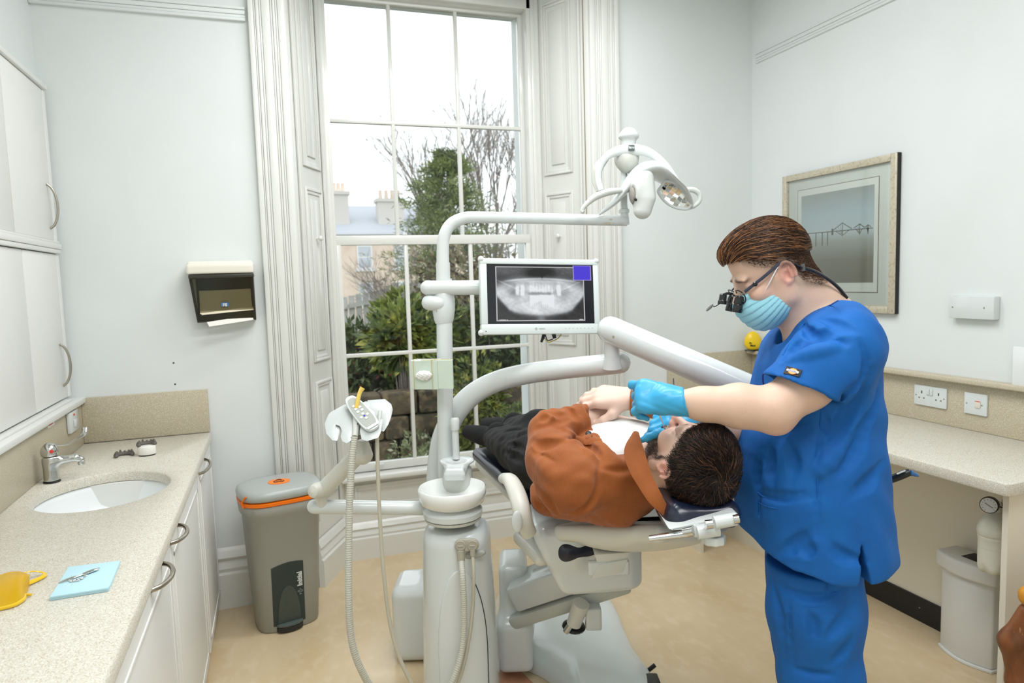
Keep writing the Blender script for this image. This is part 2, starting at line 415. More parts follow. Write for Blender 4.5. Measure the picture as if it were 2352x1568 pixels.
# window bay: splayed shutter cases, apron, skirting
SL0, SL1 = Vector((OX0, YB+.005, 0)), Vector((.30, YA, 0)); SR0, SR1 = Vector((OX1, YB+.005, 0)), Vector((1.47, YA, 0))
def leaf(name, a, c, z0, z1, panels, side, mirror=1):
    a, c = Vector(a), Vector(c); d = (c-a); Lh = d.length; d.normalize(); nrm = Vector((d.y, -d.x, 0))*side; b = MB()
    R = Matrix((d, nrm, Vector((0, 0, 1)))).transposed()
    def bx(u0, u1, w0, w1, za, zb, bev=.003): b.box((u0, w0, za), (u1, w1, zb), bev, 2, R, a+d*((u0+u1)/2)+nrm*((w0+w1)/2)+Vector((0, 0, (za+zb)/2)))
    bx(0, Lh, -.03, -.004, z0, z1, 0)
    for (u0, u1, za, zb) in panels:      # raised-and-fielded panel with a moulded frame
        u0, u1 = u0*Lh, u1*Lh
        for k, (m0, m1, h) in enumerate(((0, .014, .006), (.014, .03, .001))):
            bx(u0+m0, u0+m1, -.004, h, za+m0, zb-m0); bx(u1-m1, u1-m0, -.004, h, za+m0, zb-m0)
            bx(u0+m1, u1-m1, -.004, h, za+m0, za+m1); bx(u0+m1, u1-m1, -.004, h, zb-m1, zb-m0)
        bx(u0+.055, u1-.055, -.004, .003, za+.055, zb-.055, .002)
    return b, nrm, d
pz = [(.42, 1.02), (1.12, 1.98), (2.08, 3.02)]
for k, (nm, a, c, side) in enumerate((('trim_6', SL0, SL1, 1), ('trim_7', SR0, SR1, -1))):
    b, nrm, d = leaf(nm, a, c, 0, OZ, [(.3, .82, za, zb) for za, zb in pz], side)
    L_ = (c-a).length
    for u, wd, h in ((.02, .03, .006), (.14, .012, .012), (.93, .05, .015)):
        R = Matrix((d, nrm, Vector((0, 0, 1)))).transposed(); b.box((0, 0, 0), (wd, h, OZ-.33), .003, 2, R, a+d*(u*L_)+nrm*(h/2)+Vector((0, 0, .33+(OZ-.33)/2)))
    o = struct(b.build(nm, gloss_w))
    kb = MB().lathe([(.004, 0), (.004, .012), (.012, .018), (.014, .026), (.009, .033), (0, .035)], a+d*(.55*L_)+Vector((0, 0, 1.735))+nrm*.002, 16, basis(nrm)); kb.build('shutter_knob', gloss_w, o)
    gap = MB().box((0, 0, 0), (.006, .004, OZ-.35), 0, 1, Matrix((d, nrm, Vector((0, 0, 1)))).transposed(), a+d*(.075*L_)+nrm*-.002+Vector((0, 0, .34+(OZ-.35)/2)))
    gap.build('joint', mat('old_gap', (150, 138, 112), .8), o)
b = MB().box((SL1.x-.03, YA-.012, 0), (SR1.x+.03, YA+.03, WZ0-.05), 0)
for x0, x1 in ((.36, .80), (.88, 1.40)):
    for m0, m1, h in ((0, .015, .01), (.015, .035, .004)):
        b.box((x0+m0, YA-.012-h, .26+m0), (x1-m0, YA-.01, .26+m1), .002).box((x0+m0, YA-.012-h, .41-m1), (x1-m0, YA-.01, .41-m0), .002)
        b.box((x0+m0, YA-.012-h, .26+m1), (x0+m1, YA-.01, .41-m1), .002).box((x1-m1, YA-.012-h, .26+m1), (x1-m0, YA-.01, .41-m1), .002)
struct(b.build('trim_8', gloss_w))
skirt('baseboard_bay', (SL1.x+.01, YA-.012, 0), (SR1.x-.01, YA-.012, 0), (0, -1, 0), .2)
def skirt_splay(name, a, c, side):
    d = (c-a).normalized(); nrm = Vector((d.y, -d.x, 0))*side; return skirt(name, a+d*.03, c-d*.004, nrm, .24)
skirt_splay('baseboard_left_splay', SL0, SL1, 1); skirt_splay('baseboard_right_splay', SR0, SR1, -1)
struct(MB().box((SL1.x-.01, YA-.075, WZ0-.05), (SR1.x+.01, YA+.05, WZ0-.022), .008).build('window_sill', gloss_w))
# ---- double hung sash window
win = bpy.data.objects.new('window_1', None); COL.objects.link(win); win.location = (.87, YA+.03, WZ0-.02); struct(win)
b = MB()
b.box((SL1.x-.005, YA-.02, WZ0-.03), (WX0-.012, YA+.09, ZC-.1), .004).box((WX1+.03, YA-.02, WZ0-.03), (SR1.x+.005, YA+.09, ZC-.1), .004)
b.box((SL1.x, YA-.03, WZ0-.03), (SL1.x+.018, YA-.015, ZC-.1), .004).box((SR1.x-.018, YA-.03, WZ0-.03), (SR1.x, YA-.015, ZC-.1), .004)
b.box((SL1.x, YA-.02, WZ1+.02), (SR1.x, YA+.09, OZ), .006)
b.build('window_frame', gloss_w, win)
zm0, zm1 = 1.708, 1.762
def sash(name, y, z0, z1, x0, x1, rails, mx, mz, st=.020):
    b = MB(); h0, h1 = rails
    b.box((x0-.04, y, z0-h0), (x0, y+.035, z1+h1), .004).box((x1, y, z0-h0), (x1+.04, y+.035, z1+h1), .004)
    b.box((x0-.04, y-.001, z0-h0), (x1+.04, y+.036, z0), .004).box((x0-.04, y-.001, z1), (x1+.04, y+.036, z1+h1), .004)
    f = b.build(name, gloss_w, win)
    g = MB()
    for x in mx: g.box((x-st/2, y+.004, z0-.002), (x+st/2, y+.031, z1+.002), .004)
    g.box((x0-.002, y+.003, mz-st/2), (x1+.002, y+.032, mz+st/2), .004)
    g.build('glazing_bars', gloss_w, f)
    for i in range(3):
        xs = [x0]+list(mx)+[x1]
        for za, zb in ((z0, mz-st/2), (mz+st/2, z1)):
            MB().box((xs[i]+.005, y+.016, za-.001), (xs[i+1]-.005, y+.019, zb+.001)).build('pane', MT['window_glass'], f, smooth=False)
    return f
gm = bpy.data.materials.new('window_glass'); gm.use_nodes = True; MT['window_glass'] = gm
n_ = gm.node_tree.nodes; l_ = gm.node_tree.links.new; n_.remove(n_['Principled BSDF'])
tr = n_.new('ShaderNodeBsdfTransparent'); gl = n_.new('ShaderNodeBsdfGlossy'); gl.inputs['Roughness'].default_value = .02; tr.inputs[0].default_value = (.96, .975, .97, 1)
fr = n_.new('ShaderNodeFresnel'); fr.inputs[0].default_value = 1.3; mx_ = n_.new('ShaderNodeMixShader'); l_(fr.outputs[0], mx_.inputs[0]); l_(tr.outputs[0], mx_.inputs[1]); l_(gl.outputs[0], mx_.inputs[2]); l_(mx_.outputs[0], n_['Material Output'].inputs[0])
sash('upper_sash', YA+.055, zm1, WZ1, WX0-.012, WX1+.008, (.05, .05), (.672, 1.042), 2.367)
low = sash('lower_sash', YA+.01, WZ0+.028, zm0, WX0+.012, WX1+.005, (.045, .05), (.705, 1.073), 1.115)
MB().box((.69, YA+.012, zm1-.004), (.715, YA+.03, zm1+.012), .003).tube([(.70, YA+.02, zm1+.005), (.70, YA+.02, zm1+.022), (.715, YA+.0, zm1+.024)], .004, 8).build('sash_catch', white_pl, low)
for x in (.50, 1.25): MB().tube([(x-.02, YA-.002, WZ0+.02), (x-.02, YA-.022, WZ0+.022), (x+.02, YA-.022, WZ0+.022), (x+.02, YA-.002, WZ0+.02)], .004, 8, 4).build('sash_lift', white_pl, low)

# ================================================================ OUTDOORS
grass = mat('garden_ground', (88, 92, 60), .9, noise=(3, (120, 104, 78), .45, .6))
struct(MB().box((-30, YA+.5, -.75), (40, 70, -.7)).build('ground', grass, smooth=False))
stone_wall = mat('garden_stone', (96, 84, 66), .9, noise=[(4, (62, 56, 46), .4, .6), (14, (130, 112, 84), .5, .7)], bump=(7, .8, .05))
b = MB(); rs = random.Random(3)
for r_ in range(7):
    x = -.6
    while x < 3.2:
        wdt = rs.uniform(.16, .34); b.box((x+.006, 5.45+rs.uniform(0, .03), -.70+r_*.19+.006), (x+wdt-.006, 5.7, -.70+(r_+1)*.19-.006), .02, 2); x += wdt
tag(b.build('garden_wall', stone_wall), 'dark rubble stone garden wall behind the bushes outside', 'wall')
# far terrace: distance haze is put into its paled stone and slate colours
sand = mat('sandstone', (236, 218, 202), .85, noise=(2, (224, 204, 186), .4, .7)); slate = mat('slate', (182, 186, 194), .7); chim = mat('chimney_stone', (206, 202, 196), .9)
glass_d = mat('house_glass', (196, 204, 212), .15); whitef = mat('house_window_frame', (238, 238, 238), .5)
def xo(px, y, py=600): return WY(px, py, y).x
t = thing('tenement_building', 'blurred sandstone terrace with grey slate roof beyond the garden fence', 'building', (-4, 42, -.7))
YH = 42
def pz_(px, py): v = WY(px, py, YH); return v
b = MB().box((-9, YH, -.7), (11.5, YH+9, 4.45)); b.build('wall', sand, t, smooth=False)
b = MB().prism([(-9.2, YH-.4, 4.4), (-9.2, YH+4.5, 6.6), (-9.2, YH+9.4, 4.4)], (21, 0, 0)); b.build('roof', slate, t, smooth=False)
b = MB().box((-9.1, YH-.25, 4.2), (11.6, YH, 4.5)); b.build('cornice', chim, t, smooth=False)
for cx_, w_, h_ in ((4.0, 1.3, 7.1), (7.2, 1.6, 6.7), (10.4, 1.6, 6.6)):
    c = MB().box((cx_-w_/2, YH+1.2, 4.0), (cx_+w_/2, YH+2.3, h_)).box((cx_-w_/2-.1, YH+1.1, h_-.2), (cx_+w_/2+.1, YH+2.4, h_)).build('chimney', chim, t, smooth=False)
    for j in range(4): MB().lathe([(.13, 0), (.11, .5), (.13, .55)], (cx_-w_/2+.25+j*(w_-.5)/3, YH+1.75, h_), 8).build('chimney_pot', sand, c)
for i in range(9):
    for j, (z0, z1) in enumerate(((2.4, 3.8), (.2, 1.6))):
        x = -7.9+i*2.2
        f = MB().box((x-.45, YH-.06, z0), (x+.45, YH+.02, z1)).box((x-.6, YH-.12, z0-.15), (x+.6, YH, z0)).build('window', whitef, t, smooth=False)
        MB().box((x-.36, YH-.08, z0+.08), (x+.36, YH-.05, (z0+z1)/2-.04)).box((x-.36, YH-.08, (z0+z1)/2+.04), (x+.36, YH-.05, z1-.08)).build('pane', glass_d, f, smooth=False)
# timber fence
t = thing('garden_fence', 'grey weathered timber fence running behind the shrubs', 'fence', (2, 13, -.7)); fm = mat('weathered_timber', (190, 190, 184), .9, noise=(6, (158, 156, 150), .4, .7))
b = MB()
for i in range(44): x = .4+i*.13; b.box((x, 13, -.7), (x+.11, 13.02, 1.26+.17*(x-1.1)))
b.build('boards', fm, t, smooth=False)
for i in range(4): x = .6+i*1.5; MB().box((x, 12.9, -.7), (x+.1, 12.998, 1.33+.17*(x-1.1))).build('post', fm, t, smooth=False)
b = MB()
for dz in (.85, .15): b.prism([(.4, 12.95, dz+.06), (.4, 12.99, dz+.06), (.4, 12.99, dz+.14), (.4, 12.95, dz+.14)], (5.6, 0, .17*5.6))
b.build('rails', fm, t, smooth=False)
# foliage; bark and conifer colours are lightened to imitate outdoor haze
def leaf_mat(k, a, b_, c): return mat(k, a, .6, noise=[(3, b_, .45, .6), (11, c, .55, .7)])
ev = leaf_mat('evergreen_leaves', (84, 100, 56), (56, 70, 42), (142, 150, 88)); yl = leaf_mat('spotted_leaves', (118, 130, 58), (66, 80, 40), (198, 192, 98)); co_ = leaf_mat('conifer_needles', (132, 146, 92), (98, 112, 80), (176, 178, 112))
pale = leaf_mat('variegated_leaves', (120, 128, 88), (70, 80, 50), (216, 214, 184)); bark = mat('bark', (150, 140, 132), .9, noise=(8, (120, 112, 106), .4, .6)); pink = mat('pink_flowers', (206, 96, 104), .6)
def leaves_mesh(name, pos, out, size, material, parent, asp=.45, jit=.8, seed=0):
    g = np.random.default_rng(seed); n = len(pos); d = out+g.normal(0, jit, (n, 3)); d /= np.linalg.norm(d, axis=1, keepdims=True); s_ = np.cross(d, g.normal(0, 1, (n, 3))); s_ /= np.linalg.norm(s_, axis=1, keepdims=True); u = np.cross(d, s_)
    L = size*g.uniform(.6, 1.3, (n, 1)); V = np.stack([pos, pos+d*L*.45+s_*L*asp/2+u*L*.06, pos+d*L, pos+d*L*.45-s_*L*asp/2+u*L*.06], 1).reshape(-1, 3)
    F = [(4*i, 4*i+1, 4*i+2, 4*i+3) for i in range(n)]; me = bpy.data.meshes.new(name); me.from_pydata(V.tolist(), [], F); return link(name, me, material, parent)
def bush(name, c, r, n, size, material, label, cat='bush', stems=True, seed=1, asp=.45, group=None, extra=None):
    g = np.random.default_rng(seed); t = thing(name, label, cat, (c[0], c[1], -.7), group); P = []; D = []
    k = 26; cl = g.normal(0, 1, (k, 3)); cl /= np.linalg.norm(cl, axis=1, keepdims=True); cl = cl*g.uniform(.35, .85, (k, 1))
    for i in range(k):
        q = g.normal(0, 1, (n//k, 3)); q /= np.linalg.norm(q, axis=1, keepdims=True); q *= g.uniform(.55, 1, (len(q), 1))*g.uniform(.28, .5); P.append(cl[i]+q); D.append(q/.3+cl[i]*.7)
    P = np.concatenate(P)*np.array(r)+np.array(c); D = np.concatenate(D); ok = (P[:, 2] > -.68) & (P[:, 1] > YA+.36); P, D = P[ok], D[ok]
    leaves_mesh('foliage', P, D, size, material, t, asp, seed=seed)
    b = MB()
    for i in range(12):
        e = np.array(c)+cl[i]*np.array(r); e[1] = max(e[1], YA+.4); b.tube([(c[0]+.05*math.cos(i), c[1]+.05*math.sin(i), -.7), ((c[0]+e[0])/2, (c[1]+e[1])/2, (e[2]-.7)/2+.05), tuple(e)], [.018, .012, .005], 5, 3)
    b.build('stems', bark, t)
    if extra: leaves_mesh('flowers', P[::extra], D[::extra], size*.8, pink, t, .8, seed=seed+1)
    return t
bush('shrub', (1.35, 6.35, .85), (.62, .38, .52), 3600, .12, yl, 'yellow-green glossy shrub seen behind the white pole', seed=2)
bush('shrub', (.78, 6.4, .72), (.45, .38, .50), 3200, .08, ev, 'dark green shrub with pink flowers at left of the window', seed=3, extra=16)
bush('shrub', (2.0, 6.25, .7), (.5, .38, .75), 3600, .10, ev, 'dark evergreen shrub outside the right of the lower sash', seed=4)
bush('shrub', (1.55, 5.2, .32), (.36, .15, .5), 3600, .07, yl, 'small leaved yellow-green bush close outside the lower middle panes', seed=5)
bush('shrub', (.98, 4.95, .02), (.28, .22, .36), 3200, .05, pale, 'pale variegated bush low against the window glass', seed=6)
bush('shrub', (1.72, 4.75, .2), (.32, .25, .42), 3000, .065, ev, 'deep green bush beyond the black shoe', seed=8)
bush('shrub', (1.05, 5.88, 1.02), (.28, .1, .22), 900, .15, yl, 'tall shrub with broad yellow-green leaves left of the pole', seed=9, asp=.35)
def bare_tree(name, x, y, z0, h, label, seed, lean=0, spread=.5, levels=6):
    g = random.Random(seed); t = thing(name, label, 'tree', (x, y, z0)); b = MB()
    def br(p, d, L, r, lv):
        q = p+d*L*.5+Vector((g.uniform(-1, 1), g.uniform(-1, 1), 0))*L*.05; e = q+d*L*.5
        b.tube([p, q, e], [r, r*.85, r*.68], 6 if lv < 2 else 4, cap=False)
        if lv >= levels: return
        for i in range(3 if lv else 4):
            dd = (d+Vector((g.uniform(-1, 1), g.uniform(-1, 1), g.uniform(-.1, .5)))*spread).normalized()
            br(p.lerp(e, g.uniform(.45, 1)), dd, L*g.uniform(.55, .78), r*.62, lv+1)
    br(Vector((x, y, z0)), Vector((lean, 0, 1)).normalized(), h*.42, h*.007, 0)
    b.build('branches', bark, t); return t
bare_tree('bare_tree', xo(1125, 15.9), 15.9, -.7, 7.4, 'tall bare branched tree against the white sky', 11, .05, .42)
bare_tree('bare_tree', xo(985, 18), 18, -.7, 6.2, 'thin bare tree left of the conifer', 12, -.03, .45)
bare_tree('bare_tree', xo(1215, 16.5), 16.5, -.7, 6.4, 'bare twiggy tree right of the conifer', 13, .02, .5)
bare_tree('bare_tree', xo(1165, 12.4), 12.4, -.7, 4.2, 'dense brown twiggy thicket tree right in front of the conifer', 17, .03, .6)
bare_tree('bare_tree', xo(950, 12.2), 12.2, -.7, 3.2, 'low twiggy tree just beyond the fence at left', 19, -.03, .6)
# conifer: drooping layered boughs
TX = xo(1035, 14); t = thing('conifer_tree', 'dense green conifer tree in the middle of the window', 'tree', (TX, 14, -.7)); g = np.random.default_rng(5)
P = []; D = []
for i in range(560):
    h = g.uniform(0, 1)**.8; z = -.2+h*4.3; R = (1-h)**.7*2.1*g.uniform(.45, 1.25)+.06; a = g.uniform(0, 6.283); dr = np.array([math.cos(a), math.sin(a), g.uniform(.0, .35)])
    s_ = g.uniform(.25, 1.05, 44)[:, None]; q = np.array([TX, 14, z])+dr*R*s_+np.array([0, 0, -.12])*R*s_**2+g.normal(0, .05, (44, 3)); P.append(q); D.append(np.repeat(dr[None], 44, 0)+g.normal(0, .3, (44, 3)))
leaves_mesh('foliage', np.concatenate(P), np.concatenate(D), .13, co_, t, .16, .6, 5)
MB().tube([(TX, 14, -.7), (TX+.02, 14, 1.5), (TX, 14, 4.0)], [.14, .09, .02], 8, 3).build('trunk', bark, t)
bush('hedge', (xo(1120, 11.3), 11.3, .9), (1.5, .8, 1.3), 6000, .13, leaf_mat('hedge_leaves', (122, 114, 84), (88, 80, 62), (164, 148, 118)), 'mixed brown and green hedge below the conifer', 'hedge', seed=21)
bush('hedge', (xo(1000, 10.9), 10.9, .1), (.6, .6, .9), 5000, .12, ev, 'dark green hedge left of the conifer', 'hedge', seed=22)
# ================================================================ LEFT: SINK RUN
ZT = .844
def slab_with_hole(name, x0, x1, y0, y1, z0, z1, cx, cy, ax, ay, material, parent=None, n=64, rot=0, edge=.006):
    bm = bmesh.new(); rings = []
    def outer(t):
        dx, dy = math.cos(t), math.sin(t); k = min([((x1 if dx > 0 else x0)-cx)/dx if abs(dx) > 1e-9 else 1e9, ((y1 if dy > 0 else y0)-cy)/dy if abs(dy) > 1e-9 else 1e9]); return cx+dx*k, cy+dy*k
    ts = sorted([2*math.pi*i/n for i in range(n)]+[math.atan2(b-cy, a-cx) % (2*math.pi) for a in (x0, x1) for b in (y0, y1)])
    def hole(t, s=1):
        dx, dy = math.cos(t), math.sin(t); k = 1/math.sqrt((dx/ax)**2+(dy/ay)**2); return cx+dx*k*s, cy+dy*k*s
    spec = [(lambda t: outer(t), z0), (lambda t: outer(t), z1-edge), (lambda t: tuple(c+(q-c)*(1-edge/max(abs(q-c), .1)) for q, c in zip(outer(t), (cx, cy))), z1), (lambda t: hole(t, 1+edge/ax), z1), (lambda t: hole(t), z1-edge), (lambda t: hole(t), z0)]
    for f, z in spec: rings.append([bm.verts.new((*f(t), z)) for t in ts])
    rings.append(rings[0]); N = len(ts)
    for i in range(len(rings)-1):
        for k in range(N): bm.faces.new((rings[i][k], rings[i][(k+1) % N], rings[i+1][(k+1) % N], rings[i+1][k]))
    b = MB(); b._add(bm); return b.build(name, material, parent, angle=50)
SCX, SCY = -.572, 2.585
o = slab_with_hole('worktop', XL+.002, -.304, .3, YB-.022, ZT-.036, ZT, SCX, SCY, .2, .235, stone)
tag(o, 'beige speckled composite worktop around the white sink at the left', 'worktop')
# upstand behind and window-board ledge on the service duct
tag(MB().box((-.812, YB-.021, ZT+.001), (-.308, YB-.001, 1.043), .002).build('splashback', stone_d), 'short beige composite upstand on the back wall above the sink worktop end', 'splashback')
tag(MB().box((XL+.002, .3, ZT+.001), (-.812, YB-.001, 1.022), .002).build('splashback', stone_d), 'long beige composite upstand along the left wall behind the tap', 'splashback')
tag(MB().box((XL+.001, .3, 1.023), (-.795, YB-.002, 1.047), .004).box((XL+.001, .3, 1.047), (-.825, YB-.1, 1.056), .002).build('ledge_shelf', matt_w), 'off-white ledge capping the upstand under the wall cupboards', 'shelf')
# basin
bw = mat('basin_ceramic', (236, 240, 240), .4, coat=.05)
t = thing('sink', 'white oval undermounted basin set in the left worktop', 'sink', (SCX, SCY, ZT-.17))
b = MB(); bm = b.bm; rings = []
pr = [(1.03, -.037), (1.0, -.04), (.985, -.06), (.95, -.11), (.86, -.15), (.6, -.172), (.12, -.18), (.0, -.181)]
for k_, z in pr: rings.append([bm.verts.new((SCX+.205*k_*math.cos(2*math.pi*i/56), SCY+.24*k_*math.sin(2*math.pi*i/56), ZT+z)) for i in range(56)])
for k_, z in pr[::-1]: rings.append([bm.verts.new((SCX+(.205*k_+.012)*math.cos(2*math.pi*i/56), SCY+(.24*k_+.012)*math.sin(2*math.pi*i/56), ZT+z-.012)) for i in range(56)])
for i in range(len(rings)-1):
    for k in range(56): bm.faces.new((rings[i][k], rings[i][(k+1) % 56], rings[i+1][(k+1) % 56], rings[i+1][k]))
b.build('bowl', bw, t, angle=60)
MB().lathe([(.0, 0), (.022, 0), (.024, .003), (.014, .005), (0, .004)], (SCX, SCY, ZT-.18), 20).build('plug_hole', chrome, t)
# tap
tb = WZ(110, 1108, ZT); tb = Vector((-.765, tb.y, ZT))
t = thing('mixer_tap', 'chrome lever mixer tap with long elbow lever beside the sink', 'tap', tb)
up = Vector((0, 0, 1)); sd = Vector((.94, .1, 0)).normalized()
MB().lathe([(.026, .0005), (.027, .004), (.025, .006)], tb, 28).build('seal', black_pl, t)
s = Sdf(); s.cone(tb+up*.012, tb+up*.085, .0245, .0235, 0).plane(tb+up*.006, (0, 0, -1), .003)
s.cone(tb+up*.072, tb+up*.077+sd*.075, .0175, .0125, .02).cone(tb+up*.077+sd*.075, tb+up*.068+sd*.092, .012, .0115, .01).plane(tb+up*.092, (0, 0, 1), .004)
s.mesh('body', .0018, chrome, t)
MB().lathe([(.010, 0), (.0115, .003), (.0115, .014), (.010, .016)], tb+up*.05+sd*.092, 20).build('aerator', chrome, t)
s = Sdf(); s.ell(tb+up*.112, (.026, .026, .028), None, 0).cone(tb+up*.096, tb+up*.106, .0235, .0245, .01).plane(tb+up*.094, (0, 0, -1), .002); s.mesh('lever_cap', .0018, chrome, t)
lp = [tb+up*.125+Vector((.008, .0, 0)), WX(152, 1021, -.745), WX(181, 1006, -.745), WX(192, 997, -.742), WX(194, 982, -.742)]
lp[0] = tb+up*.128
MB().tube(lp, [.006, .005, .006, .008, .009], 12, 6, flat=(.55, 1.3)).build('lever', chrome, t)
MB().lathe([(.006, 0), (.0065, .0015), (0, .002)], tb+up*.113+Vector((.012, -.0235, 0)), 14, basis((.45, -1, .1))).build('hot_mark', red_m, t)
# base cabinets: carcass and doors are one unit each
def bow_handle(name, p0, p1, out, parent, r=.0055, bow=.032, flat=None):
    p0, p1, out = Vector(p0), Vector(p1), Vector(out); n = 14; P = []
    for i in range(n+1):
        u = i/n; P.append(p0.lerp(p1, u)+out*(bow*(1-(2*u-1)**2)**.62))
    return MB().tube(P, r, 12).build(name, steel, parent)
def door(name, a, c, x0, x1, parent, axis='x'):
    """a,c=(y,z) opposite corners; slab door with routed border"""
    (y0, z0), (y1, z1) = a, c; b = MB().box((x0, y0, z0), (x1, y1, z1), .004, 3)
    o = b.build(name, matt_w, parent); return o
FX = -.31
units = [(2.86, 3.40, 1, 'far'), (2.085, 2.82, 0, 'mid'), (1.35, 2.075, 2, 'near'), (.62, 1.34, 3, 'nearest')]
labs = {'far': 'off-white base cupboard next to the back wall under the sink worktop', 'mid': 'off-white base cupboard below the basin, its handle at the near end', 'near': 'off-white base cupboard nearest in view under the left worktop', 'nearest': 'off-white base cupboard below the near end of the left worktop'}
def panel_edge(b, y0, y1, z0, z1, x):
    for m0, m1, h in ((.038, .050, .004),):
        b.box((x, y0+m0, z0+m0), (x+h, y0+m1, z1-m0), .0018).box((x, y1-m1, z0+m0), (x+h, y1-m0, z1-m0), .0018).box((x, y0+m0, z0+m0), (x+h, y1-m0, z0+m1), .0018).box((x, y0+m0, z1-m1), (x+h, y1-m0, z1-m0), .0018)
for y0, y1, kk, nm in units:
    t = thing('base_cabinet', labs[nm], 'cabinet', (-.59, (y0+y1)/2, 0), 'base cupboards under the sink worktop')
    h0 = ZT-.038
    b = MB().box((-.86, y0+.001, .1), (FX-.021, y0+.018, h0)).box((-.86, y1-.018, .1), (FX-.021, y1-.001, h0)).box((-.86, y0+.001, .1), (FX-.021, y1-.001, .118)).box((-.86, y0+.001, .1), (-.855, y1-.001, h0)).box((-.84, y0+.001, .0), (FX-.06, y1-.001, .099))
    b.build('carcass', matt_w, t, smooth=False)
    b = MB().box((FX-.02, y0+.002, .07), (FX, y1-.002, h0-.012), .004, 3); panel_edge(b, y0, y1, .07, h0-.012, FX-.001)
    d = b.build('door', matt_w, t)
    hz = .790
    if nm == 'near': bow_handle('handle', (FX, 1.76, hz+.01), (FX, 1.93, hz+.01), (1, 0, 0), d, .006, .036)
    elif nm == 'mid': bow_handle('handle', (FX, 2.09, hz+.005), (FX, 2.25, hz+.005), (1, 0, 0), d, .006, .034)
    elif nm == 'far': bow_handle('handle', (FX, 2.87, hz), (FX, 3.11, hz), (1, 0, 0), d, .006, .032)
    else: bow_handle('handle', (FX, 1.0, hz), (FX, 1.17, hz), (1, 0, 0), d)
# wall cupboards built on the ledge
WF = -.845
t = thing('wall_cupboard', 'cream built-in wall cupboard with two tiers of flat doors and bow handles', 'cupboard', (-.86, 2.4, 1.06))
MB().box((XL+.002, 1.6, 1.06), (WF-.022, 3.395, 2.34), .002).box((WF-.022, 3.375, 1.06), (WF, 3.41, 2.345), .003).build('frame', matt_w, t, smooth=False)
b = MB()
for z, h, d in ((2.335, .02, .012),): b.box((XL+.002, 1.6, z), (WF+d, 3.40, z+h), .004)
b.build('cornice', matt_w, t)
b = MB()
for z, h, d in ((1.665, .018, .010), (1.683, .022, .014), (1.705, .012, .008)): b.box((WF-.02, 1.6, z), (WF+d, 3.405, z+h), .003)
b.build('mid_rail', matt_w, t)
for (y0, y1, z0, z1, hy, hz0, hz1, nm) in ((2.905, 3.372, 1.719, 2.333, 3.325, 1.765, 1.945, 1), (2.42, 2.897, 1.719, 2.333, None, 0, 0, 0), (2.955, 3.372, 1.062, 1.662, 3.31, 1.115, 1.29, 1), (2.45, 2.95, 1.062, 1.662, None, 0, 0, 0), (1.95, 2.412, 1.719, 2.333, None, 0, 0, 0), (1.95, 2.444, 1.062, 1.662, None, 0, 0, 0)):
    d = MB().box((WF-.021, y0, z0), (WF-.001, y1, z1), .003).build('door', matt_w, t)
    if nm: bow_handle('handle', (WF, hy, hz0), (WF, hy, hz1), (1, .35, 0), d, .005, .03)
MB().box((WF-.03, 2.898, 1.72), (WF-.008, 2.904, 2.333)).build('edge_strip', mat('bare_edge', (196, 168, 120), .7), t, smooth=False)
# electrical bits on the left
t = thing('fused_switch', 'white fused spur switch with red indicator on the left upstand', 'switch', (-.81, 3.245, .935))
MB().box((-.811, 3.175, .935), (-.797, 3.3, 1.017), .003).build('plate', white_pl, t)
MB().box((-.797, 3.215, .955), (-.790, 3.255, .985), .002).build('rocker', white_pl, t); MB().box((-.797, 3.225, 1.0), (-.795, 3.24, 1.008), .001).build('indicator', red_m, t)
o = tag(MB().box((-.8115, 2.935, 1.005), (-.8105, 3.02, 1.028)).build('sticker', mat('label_paper', (238, 234, 228), .5), smooth=False), 'small white sticker with red print on the left upstand', 'sticker')
MB().box((-.8104, 2.945, 1.012), (-.8101, 3.0, 1.016)).build('print', red_m, o, smooth=False)
for z in (1.171, 1.074):
    tag(MB().lathe([(.004, 0), (.0035, .002), (0, .0025)], (-.441, YB, z), 12, basis((0, -1, 0))).build('wall_screw', dark_pl), 'upper small dark screw in the bare wall above the upstand' if z > 1.1 else 'lower small dark screw just above the upstand', 'screw', 'screws left in the wall')
# dental models
mg = mat('model_grey', (104, 100, 94), .6, bump=(200, .3, .001)); plaster = mat('plaster', (240, 238, 232), .7)
def arch(b, c, r, h, teeth, ang, base=False):
    P = []
    for i in range(15):
        a = math.pi*(-.08+1.16*i/14)+ang; P.append(Vector((c[0]+r*math.cos(a), c[1]+r*.82*math.sin(a), c[2])))
    for i in range(len(P)-1): b.capsule(P[i]+Vector((0, 0, h/2)), P[i+1]+Vector((0, 0, h/2)), h/2, 8)
    if teeth:
        for i, p in enumerate(P):
            if i % 2 == 0 or i < 4: b.ball(p+Vector((0, 0, h)), (.0045, .0045, .004+.003*((i*7) % 3)), None, 8)
mc = Vector((-.596, 3.07, ZT)); t = thing('dental_model', 'low dark grey horseshoe dental model lying on the worktop', 'dental model', mc)
b = MB(); arch(b, mc, .03, .016, True, math.pi*.1); b.build('arch', mg, t)
mc = Vector((-.512, 3.06, ZT)); t = thing('dental_model', 'white plaster dental model topped by a dark grey arch of teeth', 'dental model', mc)
b = MB(); pts = [mc+Vector((.032*math.cos(a)*(1 if math.sin(a) > -.2 else 1.1), .03*math.sin(a), .0035)) for a in [2*math.pi*i/24 for i in range(24)]]
b.prism(pts, (0, 0, .034), .004); b.build('plaster_base', plaster, t)
MB().lathe([(.031, 0), (.032, .0035)], mc, 20, None, 1, .95).build('base_rim', black_pl, t)
b = MB(); arch(b, mc+Vector((0, 0, .036)), .030, .016, True, math.pi*.1); b.build('arch', mg, t)
